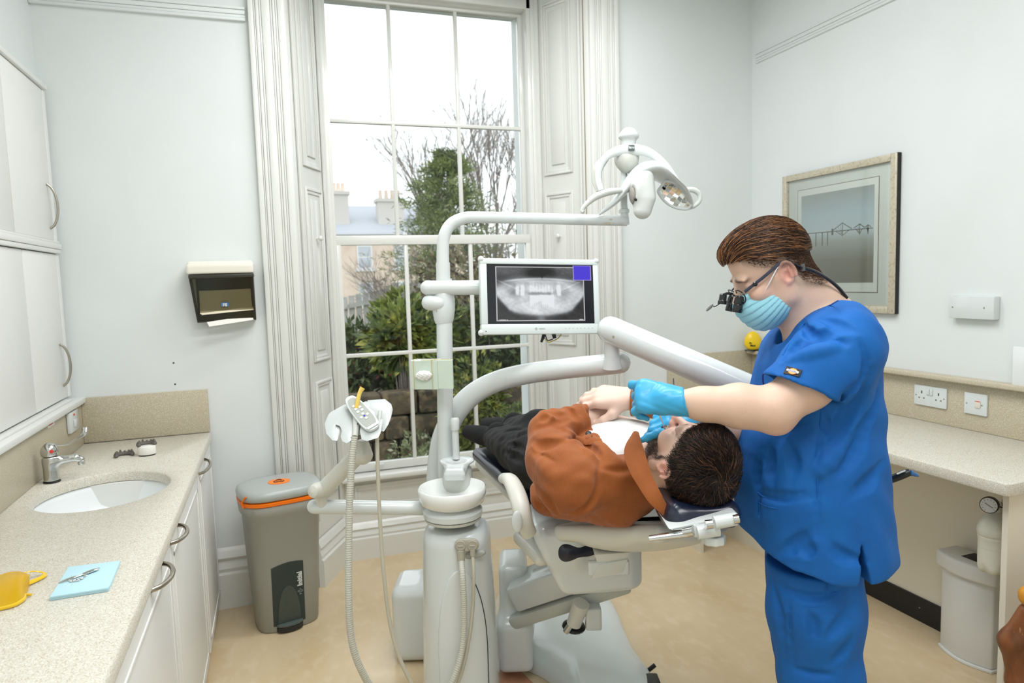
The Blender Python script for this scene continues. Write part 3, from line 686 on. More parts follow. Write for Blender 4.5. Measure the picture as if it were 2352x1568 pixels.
# blue paper, clip chain, yellow goggles
pap = mat('blue_tissue', (182, 218, 228), .8, bump=(300, .1, .0005)); q = [WZ(114, 1380, ZT), WZ(158, 1307, ZT), WZ(277, 1293, ZT), WZ(250, 1358, ZT)]
b = MB()
for k in range(3): b.prism([p+Vector((.0, 0, .0006+.0022*k)) for p in q], (0, 0, .0016), .0005)
b.prism([q[0]+Vector((0, 0, .001)), q[0].lerp(q[1], .08)+Vector((0, 0, .001)), q[3].lerp(q[2], .08)+Vector((0, 0, .001)), q[3]+Vector((0, 0, .001))], (0, 0, .0085), .002)
tag(b.build('paper_towel', pap), 'folded pale blue paper bib lying on the left worktop', 'paper towel')
cz = ZT+.0075; t = thing('bib_clip', 'silver bib clips with a bead chain on the blue paper', 'clip', WZ(180, 1325, cz))
a_, c_ = WZ(134, 1339, cz), WZ(229, 1304, cz+.004); dv = (c_-a_)
for u0, u1 in ((0, .42), (.58, 1)):
    p, q2 = a_+dv*u0, a_+dv*u1; MB().tube([p, p.lerp(q2, .3), p.lerp(q2, .7), q2] if u0 == 0 else [p, p.lerp(q2, .3), p.lerp(q2, .7), q2], [.0016, .004, .0045, .0035] if u0 == 0 else [.0035, .0045, .004, .0016], 10, 4, flat=(.7, 1.3)).build('clip', chrome, t)
MB().tube([a_+dv*.38, a_+dv*.62], .003, 10, flat=(.5, 1.4)).build('strap', white_pl, t)
b = MB(); ch = []
for i in range(60):
    u = i/59; p = a_+dv*(.25+.42*u); off = Vector((.25, -1, 0)).normalized()*(.010+.012*math.sin(u*math.pi)+.006*math.sin(u*19)); ch.append(p+off+Vector((.004*math.sin(u*31), 0, 0)))
for p in ch: b.ball((p.x, p.y, cz+.0012), .0014, None, 6)
b.build('bead_chain', chrome, t)
yg = mat('yellow_plastic', (246, 206, 40), .15, trans=.2, ior=1.3, coat=.4)
gc = WZ(30, 1360, ZT); t = thing('safety_goggles', 'yellow translucent safety glasses lying at the left edge of the worktop', 'glasses', gc)
p = [WZ(-20, 1402, ZT+.003), WZ(35, 1385, ZT+.003), WZ(66, 1362, ZT+.004), WZ(74, 1338, ZT+.006)]
r1 = [WZ(0, 1345, ZT+.03), WZ(22, 1322, ZT+.032), WZ(62, 1313, ZT+.03), WZ(100, 1315, ZT+.022)]
b = MB(); bm = b.bm; K = 12
lo_ = [WZ(-30, 1405, ZT+.002), WZ(20, 1393, ZT+.002), WZ(52, 1382, ZT+.002), WZ(62, 1362, ZT+.003), WZ(68, 1342, ZT+.004)]
hi_ = [WZ(-30, 1330, ZT+.024), WZ(5, 1318, ZT+.027), WZ(28, 1312, ZT+.028), WZ(52, 1313, ZT+.024), WZ(70, 1322, ZT+.014)]
A_ = cr_path(lo_, 4); B_ = cr_path(hi_, 4); rows = []
for i, (u, v) in enumerate(zip(A_, B_)):
    row = []
    for k in range(9):
        s_ = k/8; pt = u.lerp(v, s_); pt = Vector((pt.x, pt.y, pt.z+.012*math.sin(s_*math.pi))); row.append(bm.verts.new(pt))
    rows.append(row)
for i in range(len(rows)-1):
    for k in range(8): bm.faces.new((rows[i][k], rows[i][k+1], rows[i+1][k+1], rows[i+1][k]))
bmesh.ops.solidify(bm, geom=bm.faces[:], thickness=.002)
b.build('lens', yg, t)
MB().tube([WZ(36, 1322, ZT+.02), WZ(70, 1312, ZT+.016), WZ(98, 1314, ZT+.008), WZ(101, 1322, ZT+.006), WZ(70, 1337, ZT+.006), WZ(52, 1345, ZT+.006)], [.003, .003, .0035, .0035, .004, .003], 8, 5, flat=(.6, 1.4)).build('temple', yg, t)
MB().tube([WZ(-30, 1404, ZT+.004), WZ(30, 1390, ZT+.005), WZ(55, 1375, ZT+.005), WZ(58, 1366, ZT+.005), WZ(72, 1365, ZT+.005)], [.004, .004, .004, .003, .003], 8, 5).build('temple', yg, t)
# ================================================================ PAPER TOWEL DISPENSER
t = thing('towel_dispenser', 'wall-mounted paper towel dispenser with smoked window and cream top', 'towel dispenser', (-.22, YB, 1.35))
x0, x1 = -.345, -.078
smoke = bpy.data.materials.new('smoked_plastic'); smoke.use_nodes = True; n = smoke.node_tree.nodes; L = smoke.node_tree.links.new; n.remove(n['Principled BSDF'])
a = n.new('ShaderNodeBsdfTransparent'); a.inputs[0].default_value = (.74, .73, .66, 1); c = n.new('ShaderNodeBsdfGlossy'); c.inputs['Roughness'].default_value = .12; f = n.new('ShaderNodeFresnel'); f.inputs[0].default_value = 1.35; x = n.new('ShaderNodeMixShader'); L(f.outputs[0], x.inputs[0]); L(a.outputs[0], x.inputs[1]); L(c.outputs[0], x.inputs[2]); L(x.outputs[0], n['Material Output'].inputs[0])
s = Sdf(); s.box(((x0+x1)/2-.002, YB-.055, 1.585), ((x1-x0)/2+.006, .056, .026), .014, None, 0).box(((x0+x1)/2-.002, YB-.04, 1.61), ((x1-x0)/2, .03, .012), .01, None, .02).plane((0, YB-.001, 0), (0, 1, 0)).plane((0, 0, 1.566), (0, 0, -1), .002); s.mesh('top_cover', .004, mat('dispenser_cream', (236, 232, 218), .2, coat=.4), t)
fr_ = mat('smoked_edge', (52, 50, 42), .3)
MB().box((x0, YB-.106, 1.545), (x1+.002, YB-.004, 1.564), .004).build('hinge_band', fr_, t)
xb0, xb1 = -.325, -.078
b = MB().prism([(x0+.002, YB-.1, 1.545), (x0+.010, YB-.1, 1.545), (xb0+.008, YB-.062, 1.352), (xb0, YB-.062, 1.352)], (0, .035, 0)).prism([(x1-.008, YB-.1, 1.545), (x1, YB-.1, 1.545), (xb1, YB-.062, 1.352), (xb1-.008, YB-.062, 1.352)], (0, .035, 0))
b.box((xb0, YB-.062, 1.350), (xb0+.07, YB-.02, 1.358), .002); b.build('edge_frame', fr_, t, smooth=False)
MB().prism([(x0+.006, YB-.1, 1.545), (x1-.004, YB-.1, 1.545), (xb1-.004, YB-.062, 1.356), (xb0+.004, YB-.062, 1.356)], (0, .0025, 0)).build('window', smoke, t, smooth=False)
MB().prism([(x0+.004, YB-.1, 1.545), (x0+.004, YB-.002, 1.545), (xb0+.002, YB-.002, 1.352), (xb0+.002, YB-.062, 1.352)], (.003, 0, 0)).prism([(x1-.004, YB-.1, 1.545), (x1-.004, YB-.002, 1.545), (xb1-.002, YB-.002, 1.352), (xb1-.002, YB-.062, 1.352)], (-.003, 0, 0)).build('side', smoke, t, smooth=False)
MB().box((xb0, YB-.006, 1.352), (x1, YB-.001, 1.545)).build('back_plate', mat('dispenser_back', (96, 96, 88), .6), t, smooth=False)
kraft = mat('kraft_towel', (236, 226, 200), .85)
b = MB()
for i in range(14):
    o_ = .002*((i*5) % 3); b.box((-.31+o_, YB-.058+i*.0035, 1.40-.0015*(i % 2)), (-.098+o_, YB-.0555+i*.0035, 1.492), .0008)
b.prism([(-.31, YB-.07, 1.388), (-.09, YB-.068, 1.397), (-.095, YB-.06, 1.495), (-.308, YB-.062, 1.49)], (0, .003, 0))
b.prism([(-.305, YB-.0735, 1.384), (-.085, YB-.071, 1.399), (-.09, YB-.069, 1.415), (-.300, YB-.071, 1.392)], (0, .002, 0))
o = tag(b.build('paper_towels', kraft), 'stack of beige paper towels inside the smoked dispenser', 'paper towels')
b = MB(); P = [(-.285, YB-.075, 1.352), (-.2, YB-.08, 1.362), (-.09, YB-.062, 1.362), (-.09, YB-.07, 1.353), (-.275, YB-.092, 1.332)]
b.prism(P, (0, .003, 0)); tag(b.build('paper_towel', mat('white_towel', (240, 236, 228), .8)), 'white paper towel hanging out of the dispenser slot', 'paper towel')
cx_ = -.205; zc_ = 1.428; yl_ = YB-.078
bd = MB().box((cx_-.0165, yl_, zc_-.009), (cx_+.0165, yl_+.001, zc_+.009), .0004).build('badge', mat('badge_blue', (64, 110, 170), .4), t, smooth=False)
text('lettering', 'pg', .019, Vector((cx_, yl_-.0008, zc_+.0015)), (1, 0, 0), (0, 0, 1), mat('badge_cream', (222, 220, 206), .5), bd, .0003, bold=.0005)
# ================================================================ RIGHT: DESK RUN
ZD = .825; DX = 2.105; DY0 = 1.475
t = thing('desk', 'long beige desk worktop along the right wall with cream side panels', 'desk', (2.4, 2.3, 0))
b = MB(); pts = [(XR-.022, 1.2, ZD-.04), (2.9, 1.2, ZD-.04)]
b.prism([(DX, YB-.61, ZD-.04), (DX, DY0+.005, ZD-.04), (DX+.02, DY0, ZD-.04), (XR-.001, DY0+.03, ZD-.04), (XR-.001, YB-.001, ZD-.04), (2.10, YB-.001, ZD-.04), (2.10, YB-.61, ZD-.04)], (0, 0, .04), .005)
b.build('worktop', stone, t)
MB().box((2.532, 1.56, .1), (2.55, YB-.61, ZD-.041)).build('back_panel', mat('cream_board', (230, 224, 206), .5), t, smooth=False)
MB().box((2.166, 1.512, .0), (XR-.002, 1.532, ZD-.041), .001).build('end_panel', mat('cream_board', 0), t, smooth=False)
MB().box((2.522, 1.56, .0), (2.545, YB-.61, .104), .001).build('kickboard', mat('black_kickboard', (26, 26, 26), .45), t, smooth=False)
MB().box((2.40, 2.60, .0), (2.42, YB-.01, ZD-.041)).box((2.40, 2.60, 0.0), (2.551, 2.618, ZD-.041)).box((2.104, 3.10, .0), (2.122, YB-.01, ZD-.041)).build('corner_cabinet', mat('cream_board', 0), t, smooth=False)
MB().lathe([(.008, 0), (.010, .003), (.010, .008), (.006, .012), (0, .013)], (2.29, 1.512, .635), 20, basis((0, -1, 0))).build('bolt', chrome, t)
MB().lathe([(.0025, 0), (.0025, .001), (0, .0015)], (2.522, 2.12, .06), 8, basis((-1, 0, 0))).build('screw', chrome, t)
tag(MB().box((XR-.014, 1.2, ZD+.001), (XR-.001, YB-.017, 1.018), .001).build('splashback', stone_d), 'long beige upstand on the right wall with the sockets', 'splashback')
tag(MB().box((2.113, YB-.015, ZD+.001), (XR-.001, YB-.001, 1.04), .001).build('splashback', stone_d), 'beige upstand panel on the back wall behind the white arm', 'splashback')
tag(MB().box((XR-.055, 1.2, 1.02), (XR-.001, YB-.016, 1.042), .006, 3).build('ledge_shelf', stone_d), 'narrow beige ledge along the right wall above the sockets', 'shelf')
PX = XR-.014
def plate(name, label, cat, y0, y1, z0, z1, d=.009, x=PX):
    t = thing(name, label, cat, (x, (y0+y1)/2, z0)); MB().box((x-d, y0, z0), (x-.0003, y1, z1), .0025, 3).build('plate', white_pl, t); return t
hole_m = mat('socket_hole', (96, 92, 84), .6)
t = plate('double_socket', 'white double power socket on the right upstand', 'socket', 2.147, 2.303, .895, .983); x = PX-.0092
for yc in (2.265, 2.183):
    b = MB().box((x-.0006, yc-.003, .948), (x, yc+.003, .960)).box((x-.0006, yc-.015, .926), (x, yc-.008, .9305)).box((x-.0006, yc+.008, .926), (x, yc+.015, .9305)); b.build('pin_holes', hole_m, t, smooth=False)
for yc in (2.233, 2.217): MB().box((x-.004, yc-.0065, .945), (x, yc+.0065, .972), .0015).build('rocker', white_pl, t)
for yc in (2.293, 2.157): MB().lathe([(.003, 0), (.0028, .001), (0, .0012)], (x, yc, .938), 10, basis((-1, 0, 0))).build('screw', steel, t)
t = plate('light_switch', 'white single isolator switch beside the double socket', 'switch', 1.97, 2.067, .895, .983)
MB().box((x-.004, 1.995, .925), (x, 2.018, .952), .0015).build('rocker', mat('rocker_cream', (224, 218, 206), .4), t); MB().box((x-.0045, 1.996, .9505), (x-.0002, 2.017, .9525)).build('red_line', red_m, t)
for yc in (1.99, 2.055): MB().lathe([(.003, 0), (.0028, .001), (0, .0012)], (x, yc, .938), 10, basis((-1, 0, 0))).build('screw', steel, t)
t = thing('junction_box', 'white rectangular junction box on the right wall', 'junction box', (XR, 2.04, 1.286)); MB().box((XR-.035, 1.945, 1.286), (XR-.0005, 2.135, 1.378), .003).build('cover', white_pl, t)
for yc in (2.12, 1.985): MB().lathe([(.0035, 0), (.003, .001), (0, .0012)], (XR-.0352, yc, 1.332), 10, basis((-1, 0, 0))).build('screw', steel, t)
t = thing('wall_notice', 'white notice holder at the right edge of the photo', 'notice', (PX-.02, 1.78, 1.06)); MB().box((PX-.026, 1.6, 1.04), (PX-.02, 1.862, 1.19), .001).build('holder', mat('notice_clear', (232, 236, 236), .2), t)
# framed print
t = thing('picture_frame', 'framed misty bridge photograph in a pale gilt frame on the right wall', 'picture', (XR, 2.78, 1.29))
fy0, fy1, fz0, fz1 = 2.413, 3.150, 1.292, 2.015
gilt = mat('silver_gilt', (206, 198, 178), .35, metal=.3, noise=(90, (184, 172, 144), .5, .7)); fb = mat('frame_side_black', (30, 30, 28), .5)
b = MB(); fw = .034
for a, c in (((fy0, fz0), (fy0+fw, fz1)), ((fy1-fw, fz0), (fy1, fz1)), ((fy0+fw, fz0), (fy1-fw, fz0+fw)), ((fy0+fw, fz1-fw), (fy1-fw, fz1))): b.box((XR-.03, a[0], a[1]), (XR-.006, c[0], c[1]), .004, 2)
b.build('frame', gilt, t)
b = MB()
for a, c in (((fy0, fz0), (fy0+.01, fz1)), ((fy1-.01, fz0), (fy1, fz1)), ((fy0, fz0), (fy1, fz0+.01)), ((fy0, fz1-.01), (fy1, fz1))): b.box((XR-.0235, a[0]-.0006, a[1]-.0006), (XR-.001, c[0]+.0006, c[1]+.0006))
b.build('frame_side', fb, t, smooth=False)
MB().box((XR-.012, fy0+fw-.002, fz0+fw-.002), (XR-.008, fy1-fw+.002, fz1-fw+.002)).build('mount', mat('mount_card', (224, 227, 218), .7), t, smooth=False)
iy0, iy1, iz0, iz1 = 2.522, 3.045, 1.390, 1.925
MB().box((XR-.0135, iy0-.003, iz0-.003), (XR-.0118, iy1+.003, iz1+.003)).build('mount_edge', mat('mount_edge', (120, 110, 90), .7), t, smooth=False)
MB().box((XR-.0142, iy0, iz0), (XR-.012, iy1, iz1)).build('print_paper', mat('print_paper', (232, 234, 226), .6), t, smooth=False)
py0, py1, pz0, pz1 = 2.545, 3.018, 1.435, 1.893
pm = M('misty_print', (150, 160, 158), .5); n = pm.node_tree.nodes; L = pm.node_tree.links.new
tc = n.new('ShaderNodeTexCoord'); sp = n.new('ShaderNodeSeparateXYZ'); L(tc.outputs['Generated'], sp.inputs[0]); cr = n.new('ShaderNodeValToRGB'); L(sp.outputs['Z'], cr.inputs[0])
cr.color_ramp.elements[0].position = 0; cr.color_ramp.elements[0].color = lin((128, 124, 110)); cr.color_ramp.elements[1].position = 1; cr.color_ramp.elements[1].color = lin((166, 172, 168))
for p_, c_ in ((.25, (138, 134, 120)), (.45, (170, 176, 168)), (.56, (200, 212, 214)), (.75, (188, 204, 208))): e = cr.color_ramp.elements.new(p_); e.color = lin(c_)
L(cr.outputs[0], n['Principled BSDF'].inputs['Base Color'])
pr_ = MB().box((XR-.0148, py0, pz0), (XR-.0140, py1, pz1)).build('print', pm, t, smooth=False)
bm_ = mat('print_bridge', (112, 110, 100), .6); b = MB(); zb = 1.695; xx = XR-.0152
def st(y0, z0, y1, z1, w_): 
    a, c = Vector((xx, y0, z0)), Vector((xx, y1, z1)); d = (c-a).normalized(); nn = Vector((0, -d.z, d.y))*w_/2; b.prism([a-nn, c-nn, c+nn, a+nn], (.0008, 0, 0))
st(3.012, zb, 2.55, zb-.004, .004)
for y in (2.965, 2.912, 2.868, 2.832): st(y, zb, y, zb-.07, .006)
st(2.800, zb+.012, 2.800, zb-.02, .012)
for y0, y1, y2, hh in ((2.795, 2.735, 2.675, .036), (2.665, 2.628, 2.598, .022), (2.595, 2.578, 2.562, .014)):
    st(y0, zb+.004, y1, zb+hh, .004); st(y1, zb+hh, y2, zb+.002, .004); st(y0-.012, zb, y1, zb-.026, .003); st(y1, zb-.026, y2+.012, zb, .003); st(y1, zb-.03, y1, zb+hh, .004)
    for q_ in range(1, 4): st(y0+(y1-y0)*q_/4, zb+hh*q_/4, y1, zb-.02, .0012)
b.build('bridge', bm_, pr_, smooth=False)
MB().box((XR-.0185, fy0+fw-.004, fz0+fw-.004), (XR-.0175, fy1-fw+.004, fz1-fw+.004)).build('glazing', MT['window_glass'], t, smooth=False)
# pocket mask case on the ledge
mp_ = WY(1730, 808, 3.385); mp_ = Vector((2.655, 3.37, 1.0425))
mc2 = Vector((WY(1729, 800, 3.36).x, 3.36, 1.0425)); t = thing('pocket_mask_case', 'yellow teardrop pocket mask case standing in the corner on the ledge', 'mask case', mc2)
mx2 = Vector((CR.x, CR.y, 0)).normalized(); nv = Vector((-mx2.y, mx2.x, 0)); Bc = Matrix((mx2, nv, Vector((0, 0, 1)))).transposed()
ycase = mat('case_yellow', (238, 202, 24), .3, coat=.3)
s = Sdf(); s.ell(mc2+Vector((0, 0, .046)), (.049, .024, .046), Bc, 0).ell(mc2+Vector((0, 0, .072)), (.036, .021, .042), Bc, .03).plane(mc2+Vector((0, 0, .003)), (0, 0, -1)).mesh('shell', .0022, ycase, t)
MB().lathe([(.044, 0), (.046, .003), (.044, .006)], mc2+Vector((0, .002, 0)), 28, Bc, 1, .5).build('foot', black_pl, t)
fc = mc2-nv*.0245
text('lettering', 'Pocket\nMask', .0145, fc+Vector((0, 0, .040))-mx2*.008, mx2, (0, 0, 1), mat('print_black', (40, 34, 12), .5), t, .003, bold=.0004)
MB().box((0, 0, 0), (.012, .004, .010), .001, 1, Bc, fc+Vector((0, 0, .075))-mx2*.008-nv*-.002).box((0, 0, 0), (.015, .004, .002), .0005, 1, Bc, fc+Vector((0, 0, .068))-mx2*.008-nv*-.002).build('emblem', mat('print_orange', (214, 140, 24), .5), t, smooth=False)
# white swing bin under the desk
t = thing('waste_bin', 'tall white plastic bin standing under the desk', 'bin', (2.46, 1.83, 0)); binw = mat('bin_white', (222, 224, 220), .4, bump=(300, .05, .001))
def dpoly(y0, y1, x0, x1, bulge, z, n=10): return [Vector((x0-bulge*math.sin(math.pi*i/n), y0+(y1-y0)*i/n, z)) for i in range(n+1)]+[Vector((x1, y1, z)), Vector((x1, y0, z))]
MB().prism(dpoly(1.735, 1.945, 2.425, 2.515, .03, .012), (0, 0, .33), .006).prism(dpoly(1.73, 1.95, 2.42, 2.517, .032, 0), (0, 0, .012), .003).build('body', binw, t)
MB().prism(dpoly(1.72, 1.96, 2.41, 2.518, .033, .335), (0, 0, .062), .010, 3).build('lid', binw, t)
MB().box((2.43, 1.80, .396), (2.50, 1.87, .3985), .002).build('lid_opening', dark_pl, t)
# pressurised water bottle hung on the end panel
bt = Vector((2.262, 1.625, .46)); t = thing('water_bottle', 'white pressurised water bottle hung below the desk corner', 'bottle', bt)
bottle_m = mat('bottle_plastic', (228, 228, 210), .35, trans=.15)
s = Sdf(); s.cone(bt+up*.045, bt+up*.15, .046, .046, 0).cone(bt+up*.15, bt+up*.172, .045, .036, .02).cone(bt+up*.185, bt+up*.215, .022, .020, .02)
for i in range(5):
    a = i*2*math.pi/5; s.ell(bt+Vector((.026*math.cos(a), .026*math.sin(a), .022)), (.02, .02, .024), None, .008)
for z in (.085, .13): s.torus(bt+up*z, .0475, .0015, np.eye(3), .003, 's')
s.mesh('bottle', .003, bottle_m, t)
MB().lathe([(.021, 0), (.022, .004), (.022, .018), (.018, .022)], bt+up*.213, 24).build('cap', bottle_m, t)
gd = (O-bt).normalized(); gd = Vector((gd.x-.35, gd.y, .12)).normalized(); gc_ = bt+up*.232+Vector((-.045, -.012, .012))
g_ = MB().lathe([(.02, -.024), (.0265, -.022), (.0275, -.006), (.027, .003), (.025, .004)], gc_, 28, basis(gd)).build('gauge', black_pl, t)
MB().lathe([(.0245, 0), (.0245, .001), (0, .0012)], gc_+gd*.0042, 28, basis(gd)).build('dial', mat('dial_white', (232, 234, 232), .4), g_)
Bg = basis(gd, (1, 0, 0)); b = MB()
for i in range(11):
    a = math.radians(-50+28*i); p = gc_+gd*.0056+Bg @ Vector((.019*math.cos(a), .019*math.sin(a), 0)); b.box((0, 0, 0), (.005, .0008, .0003), 0, 1, Bg @ Matrix.Rotation(a, 3, 'Z'), p)
b.box((0, 0, 0), (.026, .0016, .0004), 0, 1, Bg @ Matrix.Rotation(math.radians(-40), 3, 'Z'), gc_+gd*.0062); b.build('scale_marks', black_pl, g_, smooth=False)
MB().tube([gc_-gd*.02, bt+up*.232], .007, 10).build('gauge_pipe', chrome, t)
MB().box(bt+Vector((-.02, -.085, .238)), bt+Vector((.03, .01, .242)), .001).lathe([(.009, 0), (.009, .05)], bt+Vector((.028, -.035, .19)), 14).lathe([(.005, 0), (.007, .006), (.003, .016)], bt+Vector((.008, -.02, .242)), 12).tube([bt+Vector((.02, -.04, .24)), bt+Vector((.03, -.06, .27)), bt+Vector((.04, -.06, .262))], .004, 8).tube([bt+Vector((.005, -.04, .185)), bt+Vector((.03, -.05, .17)), bt+Vector((.05, -.08, .165))], .005, 8).build('bracket', chrome, t)
MB().tube([bt+Vector((.045, -.05, .215)), bt+Vector((.035, -.055, .195)), bt+Vector((.048, -.06, .165))], .0022, 8, 5).build('red_wire', mat('red_wire', (190, 40, 50), .4), t)
# stool
sc_ = Vector((2.178, 1.22, 0)); t = thing('stool', 'carved wooden stool with a tan leather seat at the right edge', 'stool', sc_)
wood = mat('worn_wood', (140, 86, 48), .45, noise=[(18, (104, 60, 32), .42, .66), (90, (176, 128, 84), .66, .76)], stretch=(1, 1, .3)); lea = mat('tan_leather', (214, 146, 44), .45, coat=.1, bump=(60, .15, .002))
s = Sdf(); s.box(sc_+up*.605, (.165, .165, .035), .03, None, 0).ell(sc_+up*.63, (.14, .14, .03), None, .02); s.torus(sc_+up*.628, .135, .004, np.eye(3), .006, 'u'); s.mesh('seat', .004, lea, t)
MB().box(sc_+Vector((-.145, -.145, .52)), sc_+Vector((.145, .145, .573)), .006).build('apron', wood, t)
for dx in (-1, 1):
    for dy in (-1, 1):
        s = Sdf(); q = [sc_+Vector((dx*.135, dy*.135, .55)), sc_+Vector((dx*.16, dy*.16, .44)), sc_+Vector((dx*.150, dy*.150, .3)), sc_+Vector((dx*.12, dy*.12, .12)), sc_+Vector((dx*.14, dy*.14, .028))]
        s.chain(q, [.03, .036, .028, .017, .022], .03).cone(sc_+Vector((dx*.15, dy*.15, .012)), sc_+Vector((dx*.14, dy*.14, .03)), .024, .02, .01).plane(sc_+up*.001, (0, 0, -1)); s.mesh('leg', .005, wood, t)
t.scale = (1, 1, .88)
# ================================================================ GREY CLINICAL BIN
bc = Vector((-.022, 3.185, 0)); t = thing('clinical_bin', 'grey pedal bin with an orange rim and biohazard sticker', 'bin', bc)
gb = mat('bin_grey', (156, 156, 146), .42, bump=(500, .1, .0006)); gl_ = mat('bin_lid_grey', (172, 178, 174), .3, coat=.2, bump=(500, .06, .0006)); dg = mat('bin_slate', (84, 96, 92), .4)
yaw_b = math.radians(13); Bb = Matrix.Rotation(yaw_b, 3, 'Z'); Bx = Bb @ Vector((1, 0, 0)); By = Bb @ Vector((0, 1, 0))
def ov(z, w_, d_, n=40, e=.62, c=bc):
    P = []
    for i in range(n):
        a = 2*math.pi*i/n; ca, sa = math.cos(a), math.sin(a); P.append(c+Bx*(w_*math.copysign(abs(ca)**e, ca))+By*(d_*math.copysign(abs(sa)**e, sa))+up*z)
    return P
def loft(b, rings, cap=True):
    vs = [[b.bm.verts.new(p) for p in r] for r in rings]; n = len(vs[0])
    for i in range(len(vs)-1):
        for k in range(n): b.bm.faces.new((vs[i][k], vs[i][(k+1) % n], vs[i+1][(k+1) % n], vs[i+1][k]))
    if cap: b.bm.faces.new(vs[0][::-1]); b.bm.faces.new(vs[-1])
    return b
loft(MB(), [ov(.002, .128, .098), ov(.01, .132, .102), ov(.25, .146, .115), ov(.515, .158, .128), ov(.53, .168, .138), ov(.565, .172, .142), ov(.572, .168, .138)]).build('body', gb, t, angle=40)
loft(MB(), [ov(.572, .167, .137), ov(.576, .174, .144), ov(.588, .175, .145), ov(.592, .167, .137)]).build('orange_rim', mat('orange_plastic', (250, 122, 16), .35), t, angle=40)
lid = loft(MB(), [ov(.594, .166, .136), ov(.598, .174, .144), ov(.615, .176, .146), ov(.630, .172, .142), ov(.639, .158, .127), ov(.643, .120, .095), ov(.644, .06, .048), ov(.6445, .01, .008)]).build('lid', gl_, t, angle=60)
sc2 = bc+up*.6445-By*.02-Bx*.004; tl = Vector((0, 0, 1)).normalized()
stk = MB().lathe([(.047, -.003), (.047, .0012), (0, .0014)], sc2+up*.0005, 32, basis(tl), 1, .9).build('sticker', mat('sticker_orange', (252, 138, 46), .5), lid)
b = MB(); z3 = up*.0035
for k in range(3):
    a = math.radians(90+120*k); c_ = sc2+z3+Vector((.0115*math.cos(a), .0115*math.sin(a), 0)); P = []
    for i in range(17):
        q_ = a+math.radians(-145+290*i/16); P.append(c_+Vector((.012*math.cos(q_), .012*math.sin(q_), 0)))
    b.tube(P[1:-1], [.0004+.0011*math.sin(math.pi*i/14)**.7 for i in range(15)], 6)
b.tube([sc2+z3+Vector((.0105*math.cos(i*.2618), .0105*math.sin(i*.2618), 0)) for i in range(25)], .0006, 6)
b.build('biohazard_symbol', black_pl, stk, smooth=False)
# dark pedal panel: arched recess on the front
fn_ = -By; xo_ = -.012
def front(u, z):      # point on the lofted front at width u, height z
    w_ = .128+(.158-.128)*z/.515; d_ = .098+(.128-.098)*z/.515; ca = min(.98, abs(u)/w_)**(1/.62); sa = math.sqrt(1-ca*ca); return bc+Bx*u+fn_*(d_*sa**.62)+up*z
b = MB(); us = [-.068+.136*i/8 for i in range(9)]; rows = []
for z, k in [(.03+.27*i/8, i) for i in range(9)]: rows.append([b.bm.verts.new(front(u+xo_, z+(.012*(1-((u-.01)/.07)**2) if k == 8 else 0))+fn_*.004) for u in us])
for i in range(8):
    for k in range(8): b.bm.faces.new((rows[i][k], rows[i][k+1], rows[i+1][k+1], rows[i+1][k]))
bmesh.ops.solidify(b.bm, geom=b.bm.faces[:], thickness=.006)
pan = b.build('pedal_panel', dg, t)
b = MB(); rows = []; N_ = 12
for i in range(N_+1):
    z = .035+.175*i/N_; hw = .048*math.sqrt(max(0, 1-(i/N_)**2.2))+.0005; rows.append([b.bm.verts.new(front(xo_+hw*(-1+2*k/8), z)+fn_*.0062) for k in range(9)])
for i in range(N_):
    for k in range(8): b.bm.faces.new((rows[i][k], rows[i][k+1], rows[i+1][k+1], rows[i+1][k]))
b.build('foot_recess', mat('bin_slate_dark', (72, 80, 74), .5), pan)
P = [front(xo_, .028)+Bx*(.056*math.cos(a))+fn_*(.004+.028*math.sin(a)) for a in [math.pi*i/16 for i in range(17)]]
MB().prism(P, (0, 0, .012), .003).build('pedal', dg, t)
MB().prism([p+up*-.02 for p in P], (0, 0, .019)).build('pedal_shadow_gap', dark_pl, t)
lc = front(xo_+.050, .225)+fn_*.0055
text('lettering', 'Initial', .03, lc, (0, 0, 1), -Bx, mat('print_silver', (216, 220, 216), .4), pan, .0008, bold=.0010)
mk = mat('print_silver_dim', (150, 158, 152), .4); b = MB(); c_ = front(xo_+.050, .168)+fn_*.006
for k in range(4):
    a = k*math.pi/2; b.tube([c_+(up*math.cos(a+j*.26)+Bx*math.sin(a+j*.26))*(.009*math.cos(2*j*.26*1)**2+.003) for j in range(-3, 4)], .0009, 6)
b.tube([c_-up*.014-Bx*.006, c_-up*.014+Bx*.006], .0009, 6); b.build('emblem', mk, pan, smooth=False)
MB().tube([front(-.15, .573)+Bx*-.02, front(-.15, .6)+Bx*-.025, front(-.14, .625)+Bx*-.02], .004, 8).build('liner_tab', mat('orange_plastic', 0), t)
# ================================================================ DENTAL UNIT (cuspidor column, poles and arms)
down = Vector((0, 0, -1))
def hor(v): v = Vector((v.x, v.y, 0)); return v.normalized()
RH = hor(CR); FH = hor(CF)                      # floor directions: along the picture, into the picture
BV = Matrix((RH, FH, up)).transposed()
col_c = W(1052, 1300, 2.42); col_c.z = 0
t = thing('dental_unit', 'white dental unit column with spittoon bowl, pole and curved arms', 'dental unit', col_c)
zt_ = W(1052, 1200, 2.40).z
def colfn(off):
    c_ = A3(col_c); R_ = np.array(BV, dtype=np.float32)
    def fn(x, y, z):
        px, py = x-c_[0], y-c_[1]; u = px*R_[0, 0]+py*R_[1, 0]; v = px*R_[0, 1]+py*R_[1, 1]
        k = np.clip((zt_-z)/zt_, 0, 1); a = .115+.022*k+off; b_ = .125+.03*k+off
        return ((np.abs(u/a)**2.6+np.abs(v/b_)**2.6)**(1/2.6)-1)*np.minimum(a, b_)
    return fn
bb_ = (A3(col_c)-np.array([.2, .2, 0]), A3(col_c)+np.array([.2, .2, zt_]))
